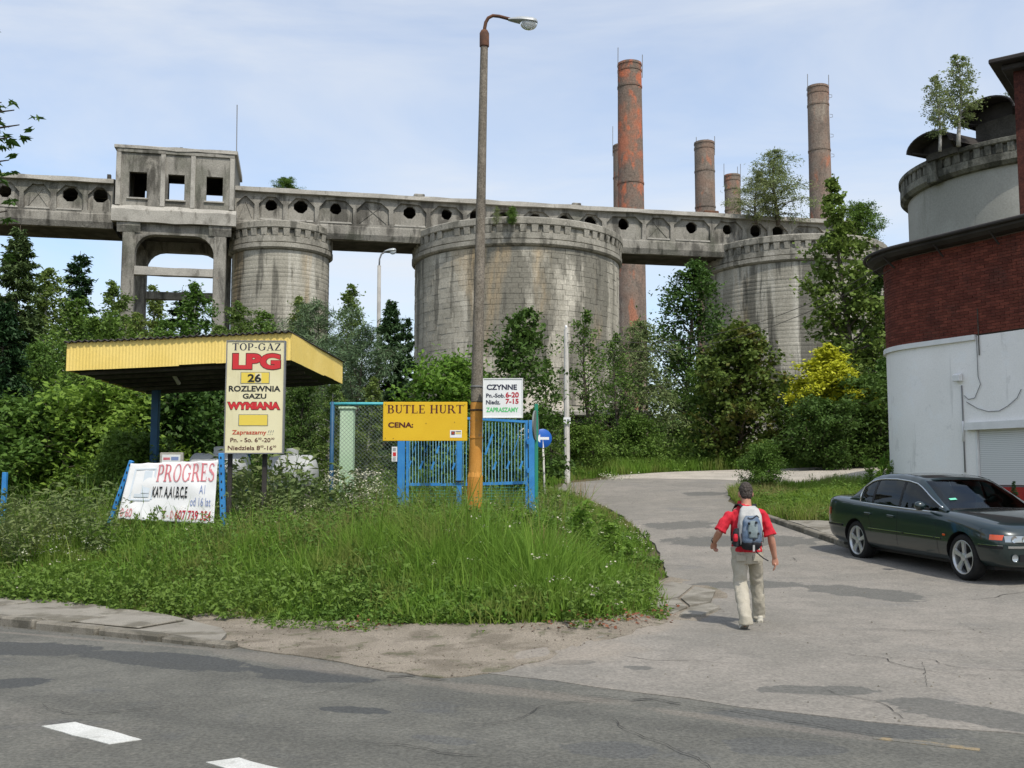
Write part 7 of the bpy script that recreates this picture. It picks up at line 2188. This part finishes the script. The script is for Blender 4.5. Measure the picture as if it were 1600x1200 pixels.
# plants on the roofs
def on_roof(key, label, px, ptop, pbase, Y, ws, nm, cat='tree'):
    a_, b_ = at(px, ptop, Y), at(px, pbase, Y)
    return put(key, label, tuple(b_), a_.z - b_.z, ws, cat=cat, name=nm)
on_roof('willow', 'grey green willow growing on the roof of the right silo', 1212, 232, 352, 80, 1.5, 'willow_tree')
on_roof('willow', 'smaller willow on the silo roof left of the taller willow', 1182, 268, 350, 79, 1.5, 'willow_tree')
on_roof('bush', 'bush on the right rim of the right silo', 1345, 325, 385, 82, 1.1, 'bush', 'bush')
on_roof('bush', 'tuft of shrub on the gallery roof above the narrow silo', 447, 280, 303, 74, 1.6, 'bush', 'bush')
on_roof('willow', 'small shrub at the gallery wall just right of the lamp post', 776, 322, 352, 69.6, .8, 'shrub', 'shrub')
on_roof('bush', 'small shrub on the silo rim under the gallery holes', 800, 326, 350, 70, .7, 'shrub', 'shrub')
on_roof('airy', 'taller rooftop birch on the grey silo', 1502, 86, 228, 45.5, 1.25, 'birch_tree')
on_roof('airy', 'shorter rooftop birch left on the grey silo', 1468, 116, 236, 45.2, 1.1, 'birch_tree')
on_roof('airy', 'rooftop birch beside the brick block at the right picture edge', 1588, 122, 215, 49, 1.3, 'birch_tree')
# tall weeds as single plants
ORD = ['first', 'second', 'third', 'fourth', 'fifth', 'sixth', 'seventh', 'eighth', 'ninth', 'tenth']
def weed_mesh(name, H, n, lm, seed, lw=.12, asp=.35, spread=.22, stems=5, cone=False):
    rs = np.random.default_rng(seed); rd = random.Random(seed)
    st = MB(); pos, out = [], []
    for s in range(stems):
        az = rd.uniform(0, 6.28); h = H * rd.uniform(.65, 1.0); sp = spread * rd.uniform(.2, 1)
        P = [Vector((math.cos(az) * sp * t * t, math.sin(az) * sp * t * t, h * t)) for t in np.linspace(0, 1, 6)]
        st.tube(P, [.007 * (1 - t * .7) for t in np.linspace(0, 1, 6)], 4, caps=False)
        for k in range(n // stems):
            t = rd.uniform(.06, 1); i = min(4, int(t * 5)); a = P[i].lerp(P[i + 1], t * 5 - i)
            q = rd.uniform(0, 6.28); L = (.05 + .13 * (1 - t if cone else .6 - .4 * abs(t - .4))) * rd.uniform(.5, 1.3)
            e = Vector((math.cos(q), math.sin(q), .45))
            pos.append(a + e * L); out.append(e)
    pos = np.array([tuple(p) for p in pos]); out = np.array([tuple(p) for p in out])
    return st.mesh(name + '_stem', MAT['weed'], smooth=True), quads_mesh(name + '_foliage', leaves(pos, lw, rs, asp, .3, out * 2, .2), MAT[lm])
MAT['stem'] = leafmat('brown_stems', (.10,.07,.035), (.16,.11,.055), .1)
MAT['pale_grass'] = leafmat('pale_grass_blades', (.16,.20,.055), (.24,.26,.085), .35)
WEEDS = {'w1': (weed_mesh('weed', 1.0, 230, 'weed', 61), 1.0), 'w2': (weed_mesh('weed', 1.0, 260, 'mugwort', 62, .10, .3, .3, 7), 1.0), 'w3': (weed_mesh('weed', 1.0, 300, 'l_bright', 63, .12, .26, .16, 5, True), 1.0)}
def Wd(key, label, px, ptop, Y, ws=1.0, group=None):
    p = at(px, ptop, Y); z0 = zgf(p.x, Y)
    (sm, fm_), h0 = WEEDS[key]
    root = thing('tall_weed', label, 'weed', (p.x, Y, z0), random.Random(label + str(px)).uniform(0, 6.28), group)
    s = max(.4, p.z - z0); root.scale = (s * ws, s * ws, s)
    link('stem', sm, root); link('foliage', fm_, root)
Wd('w3', 'tall leafy weed standing by the drive in front of the gate end', 902, 775, 16.5, 1.3)
Wd('w3', 'slender weed at the right tip of the verge', 957, 796, 17.0, 1.1)
Wd('w3', 'bushy upright weed in front of the blue gate post', 820, 782, 16.8, 1.3)
Wd('w3', 'upright weed between the lamp foot and the tall leafy weed', 868, 800, 16.2, 1.1)
Wd('w3', 'leaning weed low at the lane edge of the verge', 985, 835, 17.5, 1.0)
Wd('w1', 'broad weed at the front of the verge below the yellow board', 660, 880, 13.2, 1.0)
Wd('w1', 'broad weed at the front of the verge below the banner', 330, 885, 13.4, 1.0)
Wd('w1', 'weed with broad leaves growing before the lower edge of the banner', 243, 782, 15.4, .55)
Wd('w1', 'small weed before the left corner of the banner', 208, 792, 15.3, .35)
for k, (px_, pt_, Y_) in enumerate(sorted(((372, 712, 19), (396, 698, 19.6), (421, 690, 19.8), (446, 684, 20), (470, 705, 19.6), (452, 720, 18.6), (405, 730, 18.2), (482, 735, 19), (360, 705, 20.5), (380, 700, 21)))):
    Wd('w2', ORD[k] + ' tall mugwort plant from the left in the thicket below the cream board', px_, pt_, Y_, .9, 'mugwort thicket')
for k, (px_, pt_, Y_) in enumerate(sorted(((530, 728, 19.2), (552, 722, 19.4), (575, 735, 19), (518, 745, 18.4)))):
    Wd('w2', ORD[k] + ' flowering weed from the left at the foot of the pale green pillar', px_, pt_, Y_, 1.0, 'weeds at the pillar')
for k, (px_, pt_, Y_) in enumerate(sorted(((1360, 706, 28.5), (1376, 700, 28.8), (1388, 716, 28.3), (1370, 725, 27.6)))):
    Wd('w3', ORD[k] + ' upright weed from the left at the corner of the white building', px_, pt_, Y_, .8, 'weeds at the building corner')
for k, (px_, pt_, Y_) in enumerate(sorted(((20, 748, 17.5), (55, 752, 17), (90, 742, 18), (130, 748, 17.6), (160, 740, 18.2), (110, 765, 16), (40, 775, 15.4), (150, 775, 15.6)))):
    Wd('w2', ORD[k] + ' bushy weed from the left in the thicket left of the banner', px_, pt_, Y_, 1.1, 'weeds left of the banner')
# thuja by the wall
p = at(1584, 754, 23.2); z0 = zgf(p.x, 23.2)
thu = put('spruce2', 'small pointed thuja against the red plinth behind the car', (p.x, 23.2, z0), p.z - z0 + .05, 1.0, name='thuja', cat='shrub')

# hanging maple branch at the top left, from a tree outside the frame
nt = thing('overhanging_tree', 'leafy branches reaching in at the left picture edge', 'tree', (-8.9, 14, zgf(-8.9, 14)))
wood = MB(); base = Vector((-8.9, 14, zgf(-8.9, 14)))
tips = [at(22, 172, 13.2), at(30, 195, 13.0), at(12, 215, 13.1), at(14, 250, 13.0), at(6, 272, 12.9), at(10, 330, 12.8), at(2, 160, 13.4), at(-25, 190, 13.4), at(-30, 260, 13.3), at(-20, 320, 13), at(4, 405, 12.9), at(-40, 130, 13.6)]
wood.tube([base, base + Vector((.1, 0, 3)), base + Vector((.3, 0, 6)), base + Vector((.5, 0, 9.4))], [.22, .18, .12, .04], 9)
pos, out = [], []
rs = np.random.default_rng(77); rd = random.Random(77)
for t_ in tips + [Vector((base.x + rd.uniform(-2.6, .6), base.y + rd.uniform(-1, 2.5), rd.uniform(6, 10))) for _ in range(40)]:
    a_ = base + Vector((.3, 0, min(9, t_.z - zgf(-8.9, 14) - .2)))
    wood.tube([a_, a_.lerp(t_, .5) + Vector((0, 0, .15)), t_], [.05, .03, .008], 5, caps=False)
    for k in range(9):
        c = t_ - (t_ - a_).normalized() * rd.uniform(0, .55) + Vector((rd.gauss(0, .12), rd.gauss(0, .12), rd.gauss(0, .07)))
        q0 = rd.uniform(0, 6.28)
        for j in range(6):                      # palmate leaf: fingers fanning out
            q = q0 + (j - 2.5) * .42
            e = np.array([math.cos(q), math.sin(q) * .8, -.35])
            pos.append(np.array(c) + e * .075); out.append(e)
lv = leaves(np.array(pos), .15, rs, .36, 1.2, np.array(out) * 6, .1)
link('trunk', wood.mesh('trunk', MAT['bark'], smooth=True, off=base), nt)
link('crown', quads_mesh('crown', lv - np.array(base), MAT['l_dark']), nt)

# ------------------------------------------------------------------ meadow: blades, weeds, flowers as ground cover
def in_poly(x, y, poly):
    c = np.zeros(len(x), bool); n = len(poly)
    for i in range(n):
        x0, y0 = poly[i]; x1, y1 = poly[(i + 1) % n]
        t = ((y0 > y) != (y1 > y)) & (x < (x1 - x0) * (y - y0) / (y1 - y0 + 1e-12) + x0)
        c ^= t
    return c
def scatter(poly, dens, rs):
    xs = [p[0] for p in poly]; ys = [p[1] for p in poly]
    A = (max(xs) - min(xs)) * (max(ys) - min(ys)); n = int(A * dens)
    x = rs.uniform(min(xs), max(xs), n); y = rs.uniform(min(ys), max(ys), n)
    k = in_poly(x, y, poly)
    return x[k], y[k]
def fbm(x, y, s, seed):
    v = np.zeros_like(x); a = 1.0
    r_ = np.random.default_rng(seed)
    for o in range(4):
        for _ in range(3):
            ang = r_.uniform(0, 6.28); ph = r_.uniform(0, 6.28)
            v += a * np.sin((x * math.cos(ang) + y * math.sin(ang)) * s * 2 ** o + ph) / 3
        a *= .6
    return v
def blades(name, label, x, y, hgt, wid, rs, mat, lean=.35, top=None):
    n = len(x); z = zg(x, y) - .02
    az = rs.uniform(0, 2 * np.pi, n); ln = np.abs(rs.normal(0, lean, n)) * hgt
    dx, dy = np.cos(az) * ln, np.sin(az) * ln
    fa = rs.uniform(0, 2 * np.pi, n); wx_, wy_ = np.cos(fa) * wid / 2, np.sin(fa) * wid / 2
    v = np.empty((n, 5, 3))
    v[:, 0] = np.stack([x - wx_, y - wy_, z], 1); v[:, 1] = np.stack([x + wx_, y + wy_, z], 1)
    v[:, 2] = np.stack([x + wx_ * .8 + dx * .35, y + wy_ * .8 + dy * .35, z + hgt * .58], 1); v[:, 3] = np.stack([x - wx_ * .8 + dx * .35, y - wy_ * .8 + dy * .35, z + hgt * .58], 1)
    v[:, 4] = np.stack([x + dx, y + dy, z + hgt], 1)
    b = np.arange(n)[:, None] * 5
    loops = np.concatenate([b + np.array([0, 1, 2, 3]), b + np.array([3, 2, 4])], 1).ravel()
    starts = (np.arange(n)[:, None] * 7 + np.array([0, 4])).ravel(); tot = np.tile([4, 3], n)
    o = link(name, arr_mesh(name, v.reshape(-1, 3), loops, starts, tot, mat))
    return tag(o, label, name.replace('_', ' '), kind='stuff')
rs = np.random.default_rng(101)
front = [g(-60, 936), g(60, 944), g(200, 955), g(300, 958), g(380, 970), g(500, 972), g(620, 976), g(760, 978), g(860, 975), g(950, 968), g(1010, 962), g(1046, 950), g(1040, 925), g(1022, 908), g(1042, 900), g(1028, 868), g(1012, 838), g(960, 802), g(905, 778), g(868, 765)]
verge = [P2(p) for p in front] + [(1.0, 36), (-3, 33), (-6, 27), (-14, 26), (-16, 18), (-12, 14.8)]
def lane(y):
    """left edge of the drive: plants are low beside it"""
    return np.interp(y, [12, 14, 16, 21, 27, 31, 35], [1.9, 2.2, 2.45, 2.85, 2.7, 2.2, 1.5])
def edge_soft(x, y):
    """distance from the street kerb line: plants are low near it"""
    return (x - ST_O[0]) * ST_N[0] + (y - ST_O[1]) * ST_N[1]
x, y = scatter(verge, 1500, rs)
keep = rs.uniform(0, 1, len(x)) < np.clip(1.25 - (y - 12) / 17, .22, 1) * np.clip((lane(y) - x) / 1.3 + .15 + .2 * fbm(x, y, 2.2, 93), .10, 1)
x, y = x[keep], y[keep]
s_ = edge_soft(x, y)
grow = np.clip((s_ - 1.2) / 2.6, .13, 1) * np.clip((lane(y) - x) / 1.9 + .14, .20, 1) * np.clip(1.1 + .34 * fbm(x, y, 1.1, 5) + .28 * fbm(x, y, 4.2, 6), .35, 1.8)
hh = .50 * grow * rs.uniform(.45, 1.35, len(x))
seed = rs.uniform(0, 1, len(x)) < .03
hh = np.where(seed, hh * 1.7, hh)
blades('meadow_grass', 'lush tall green grass and weeds of the roadside verge', x, y, hh, rs.uniform(.010, .024, len(x)), rs, MAT['grass'], .48)
# dry yellow tufts
x, y = scatter(verge, 60, rs); f_ = fbm(x, y, .8, 9)
c_ = g(640, 830); near = np.hypot((x - c_.x) / 1.3, (y - 17.6) / 1.2) < 1
k = (f_ > .85) | (near & (rs.uniform(0, 1, len(x)) < .9))
x, y = x[k], y[k]
blades('dry_grass', 'straw coloured dry grass tufts among the green verge', x, y, .62 * np.clip((edge_soft(x, y) - 1.2) / 2.6, .2, 1.2) * rs.uniform(.8, 1.4, len(x)), np.full(len(x), .010), rs, MAT['dry'], .3)
# broad-leaved weeds
def weedfield(name, label, poly, dens, hmax, mat, rs, per=13, lsz=.075, thr=-.3, fs=.9, seed=3, asp=.42, grow_f=None):
    x, y = scatter(poly, dens, rs)
    k = fbm(x, y, fs, seed) > thr; x, y = x[k], y[k]
    k = (rs.uniform(0, 1, len(x)) < np.clip(1.3 - (y - 12) / 18, .25, 1)) & ((poly is not verge) | (rs.uniform(0, 1, len(x)) < np.clip((lane(y) - x - .15) / 1.7 + .25 * fbm(x, y, 2.0, 91), .04, 1))); x, y = x[k], y[k]
    n = len(x); gr = grow_f(x, y) if grow_f else np.ones(n)
    H = hmax * gr * rs.uniform(.5, 1.15, n)
    t = rs.uniform(.12, 1, (n, per)); q = rs.uniform(0, 2 * np.pi, (n, per))
    L = (.03 + .10 * (1 - .6 * t)) * np.clip(H, .15, 1)[:, None] ** .5
    px = x[:, None] + np.cos(q) * L; py = y[:, None] + np.sin(q) * L; pz = zg(x, y)[:, None] + H[:, None] * t
    pos = np.stack([px, py, pz], 2).reshape(-1, 3)
    out = np.stack([np.cos(q), np.sin(q), np.full_like(q, .25)], 2).reshape(-1, 3)
    o = link(name, quads_mesh(name, leaves(pos, lsz, rs, asp, .4, out * 2, .15), mat))
    return tag(o, label, name.replace('_', ' '), kind='stuff')
def gf(x, y): return np.clip((edge_soft(x, y) - 1.1) / 3.2, .16, 1) * np.clip((lane(y) - x) / 2.0 + .12, .22, 1) * np.clip(1 + .35 * fbm(x, y, .9, 12), .45, 1.6)
weedfield('low_weeds', 'leafy low weeds growing through the roadside grass', verge, 190, .66, MAT['weed'], rs, thr=-.45, lsz=.065, grow_f=gf)
weedfield('light_weeds', 'light green leafy weeds scattered through the roadside grass', verge, 110, .62, MAT['l_bright'], rs, thr=.0, seed=8, lsz=.06, grow_f=gf)
weedfield('grey_weeds', 'greyish weeds tall at the back of the verge', [(-14, 15.5), (-6.2, 15.2), (-5.5, 16.6), (-3.6, 16.6), (-1, 17.2), (1.4, 18.5), (1.2, 20.4), (-5, 20.6), (-14, 20.5)], 42, 1.05, MAT['mugwort'], rs, per=20, thr=-.15, seed=21, asp=.3)
x, y = scatter(verge, 26, rs); k = (fbm(x, y, 1.3, 71) > .1) & (edge_soft(x, y) > 2.2); x, y = x[k], y[k]
blades('dead_stems', 'thin brown dead stems standing in the verge', x, y, .85 * gf(x, y) * rs.uniform(.6, 1.3, len(x)), np.full(len(x), .006), rs, MAT['stem'], .12)
foot = [P2(p) for p in (g(-60, 940), g(200, 960), g(380, 976), g(560, 982), g(760, 982), g(900, 980), g(1020, 962), g(1020, 925), g(900, 925), g(560, 925), g(200, 912), g(-60, 895))]
weedfield('foot_weeds', 'dark leafy weeds along the front foot of the verge', foot, 70, .36, MAT['weed'], rs, per=14, lsz=.07, thr=-.2, fs=1.4, seed=77, asp=.5)
x, y = scatter(verge, 500, rs); k = fbm(x, y, .7, 81) > .05; x, y = x[k], y[k]
blades('pale_grass', 'patches of pale yellowish grass in the verge', x, y, .55 * gf(x, y) * rs.uniform(.6, 1.4, len(x)), rs.uniform(.008, .016, len(x)), rs, MAT['pale_grass'], .45)
# leafy creeping edge over dirt and pavement
edge = [P2(p) for p in (g(-40, 942), g(200, 962), g(380, 982), g(560, 990), g(760, 990), g(900, 988), g(1040, 972), g(1050, 955), g(900, 950), g(500, 955), g(200, 940), g(-40, 925))]
weedfield('creeping_weeds', 'low creeping weeds fraying the edge of verge and dirt', edge, 170, .09, MAT['weed'], rs, per=8, lsz=.045, thr=.05, fs=2.2, seed=31)
# flower heads
def dots(name, label, poly, dens, zlo, zhi, size, mat, rs, thr, seed, per=7, spread=.05):
    x, y = scatter(poly, dens, rs); k = fbm(x, y, .9, seed) > thr; x, y = x[k], y[k]
    n = len(x); z = zg(x, y) + rs.uniform(zlo, zhi, n) * np.clip((edge_soft(x, y) - 1) / 3.5, .15, 1) * np.clip((lane(y) - x) / 1.9 + .1, .12, 1)
    pos = np.repeat(np.stack([x, y, z], 1), per, 0) + rs.normal(size=(n * per, 3)) * np.array([spread, spread, spread * .4])
    o = link(name, quads_mesh(name, leaves(pos, size, rs, .9, 1.5), mat))
    return tag(o, label, name.replace('_', ' '), kind='stuff')
dots('cream_flowers', 'cream and white flower heads dotted through the verge', verge, 6, .45, .95, .030, MAT['flower'], rs, .2, 41)
dots('pale_blossom', 'thick cream blossom of the weeds at the foot of the fence', [P2(at(a_, 760, b_)) for a_, b_ in ((515, 19.4), (600, 19.6), (600, 17.8), (505, 17.8))], 60, .75, 1.5, .035, MAT['flower'], rs, -.6, 43, 9, .06)
dots('white_blossom', 'white umbel flowers among the weeds left of the banner', [P2(at(a_, 760, b_)) for a_, b_ in ((10, 16.5), (150, 16.5), (170, 15), (10, 15))], 16, .75, 1.1, .03, MAT['flower'], rs, .1, 44, 9, .05)
dots('fallen_leaves', 'red brown fallen leaves strewn along the edge of the verge', [P2(p) for p in (g(560, 985), g(800, 992), g(960, 985), g(1058, 968), g(1046, 950), g(1000, 955), g(900, 962), g(700, 968), g(520, 968))], 60, .015, .05, .042, MAT['dead_leaf'], rs, -.1, 45, 4, .10)
dots('far_blossom', 'pale flowers at the far bend of the drive', [P2(at(a_, 740, b_)) for a_, b_ in ((940, 40), (990, 40), (990, 37.5), (935, 37.5))], 8, .3, .8, .06, MAT['flower'], rs, -.8, 46, 8, .12)
# grass island right of the drive, and the far roadside
isl = [(6.2, 24.0), (6.05, 27), (6.4, 30.5), (7.2, 31.8), (8.6, 32.4), (10.2, 32.6), (11.0, 31.5), (10.2, 28), (10.3, 25), (9.0, 22.6), (7.8, 22.6), (7.0, 23.4)]
x, y = scatter(isl, 700, rs)
blades('island_grass', 'grass of the island between drive and white building', x, y, .34 * np.clip(1 + .45 * fbm(x, y, 1.0, 51), .4, 1.8) * rs.uniform(.5, 1.2, len(x)), rs.uniform(.012, .022, len(x)), rs, MAT['grass'], .4)
x, y = scatter(isl, 420, rs); k = fbm(x, y, 1.2, 53) > .15; x, y = x[k], y[k]
blades('island_dry_grass', 'pale dry grass patches in the grass island', x, y, .36 * rs.uniform(.6, 1.3, len(x)), rs.uniform(.010, .016, len(x)), rs, MAT['pale_grass'], .45)
weedfield('island_weeds', 'leafy weeds low in the grass island', isl, 60, .5, MAT['weed'], rs, thr=-.2, seed=55, lsz=.08)
far = [P2(g(868, 763)), (1.4, 36.5), (2.2, 38.5), (3.6, 39.8), (7, 41.6), (11, 42), (18, 42.3), (18, 47), (4, 47), (-2, 45), (-3, 37), (.6, 34.5)]
x, y = scatter(far, 190, rs)
blades('far_grass', 'grass along the far bend of the drive', x, y, .45 * np.clip(1 + .4 * fbm(x, y, .8, 57), .4, 1.7) * rs.uniform(.5, 1.2, len(x)), rs.uniform(.02, .035, len(x)), rs, MAT['grass'], .4)
weedfield('far_weeds', 'leafy weeds along the far bend of the drive', far, 26, .8, MAT['l_mid'], rs, thr=-.3, seed=59, lsz=.14)
# undergrowth of the wood
for nm, lb_, poly, d_ in (('left_undergrowth', 'undergrowth below the trees at the left', [(-22, 27), (-6, 27), (-5, 34), (-4, 52), (-32, 52), (-28, 36)], 1.5),
                         ('right_undergrowth', 'undergrowth below the trees at the right', [(-2, 44), (18, 42.5), (26, 60), (-4, 60)], 1.3)):
    x, y = scatter(poly, d_, rs); n = len(x)
    pos = np.repeat(np.stack([x, y, zg(x, y) + .7], 1), 60, 0) + rs.normal(size=(n * 60, 3)) * np.array([.5, .5, .42])
    tag(link(nm, quads_mesh(nm, leaves(pos, .17, rs, .5, .4), MAT['l_mid'])), lb_, 'undergrowth', kind='stuff')
# far wood closing the view behind the works
x, y = scatter([(-120, 125), (120, 125), (160, 175), (-160, 175)], .035, rs); n = len(x)
hh = rs.uniform(6, 11, n)
P_ = []
for i in range(n):
    k = 260
    u = rs.normal(size=(k, 3)); u /= np.linalg.norm(u, axis=1)[:, None]
    P_.append(np.array([x[i], y[i], 2.5 + hh[i] * .52]) + u * np.array([2.6, 2.6, hh[i] * .5]) * rs.uniform(.6, 1, (k, 1)))
tag(link('far_wood', quads_mesh('far_wood', leaves(np.concatenate(P_), .75, rs, .6, .4), MAT['l_mid'])), 'far wood seen low between the silos', 'wood', kind='stuff')
# litter in the grass
for px_, py_, lb_, mt, sc in ((603, 957, 'crumpled red and white wrapper at the edge of the dirt', 'ink_pink', .05), (885, 858, 'white plastic bag caught in the tall verge grass', 'white_flat', .10),
                             (935, 876, 'grey white plastic sheet lying in the verge grass', 'lightbox', .09), (940, 912, 'pale broken brick lying in the verge near its tip', 'gallery_light', .09)):
    p = g(px_, py_); r_ = thing('litter', lb_, 'litter', tuple(p))
    bm = bmesh.new(); bmesh.ops.create_icosphere(bm, subdivisions=2, radius=1)
    for v in bm.verts:
        k = 1 + .45 * mnoise.noise(v.co * 2.3 + Vector((px_, 0, 0)))
        v.co = Vector((v.co.x * sc * 1.5 * k, v.co.y * sc * k, v.co.z * sc * .55 * k + sc * .4))
    me = bpy.data.meshes.new('wrapper'); bm.to_mesh(me); bm.free(); me.materials.append(MAT[mt])
    o = link('crumpled_piece', me, r_)
    if py_ < 900: r_.location.z += .32 if py_ < 870 else .22

# loose grit on drive, dirt and street edge
def grit(name, label, poly, dens, size, mat, rs):
    x, y = scatter(poly, dens, rs); n = len(x)
    sz = size * rs.uniform(.4, 1.5, n) ** 1.5; z = zg(x, y) + .012; a = rs.uniform(0, 6.28, n)
    v = np.empty((n, 4, 3))
    for k in range(3):
        q = a + k * 2.094 + rs.uniform(-.4, .4, n)
        v[:, k] = np.stack([x + np.cos(q) * sz, y + np.sin(q) * sz, z], 1)
    v[:, 3] = np.stack([x, y, z + sz * .9], 1)
    b = np.arange(n)[:, None] * 4
    loops = np.concatenate([b + np.array(t_) for t_ in ((0, 1, 3), (1, 2, 3), (2, 0, 3))], 1).ravel()
    tag(link(name, arr_mesh(name, v.reshape(-1, 3), loops, np.arange(3 * n) * 3, np.full(3 * n, 3), mat)), label, 'grit', kind='stuff')
grit('dirt_grit', 'loose stones strewn over the sandy verge', [P2(p) for p in dirt], 60, .008, MAT['dirt'], rs)
grit('dark_grit', 'dark crumbs of earth on the sandy verge', [P2(p) for p in dirt], 60, .009, MAT['bark'], rs)
grit('drive_grit', 'small loose stones on the drive', drv, 6, .009, MAT['kerb'], rs)
grit('path_grit', 'earth crumbs along footpath and kerb', [street(-.2, -.15), street(-14, -.15), street(-14, 1.6), street(-.2, 1.2)], 50, .010, MAT['bark'], rs)
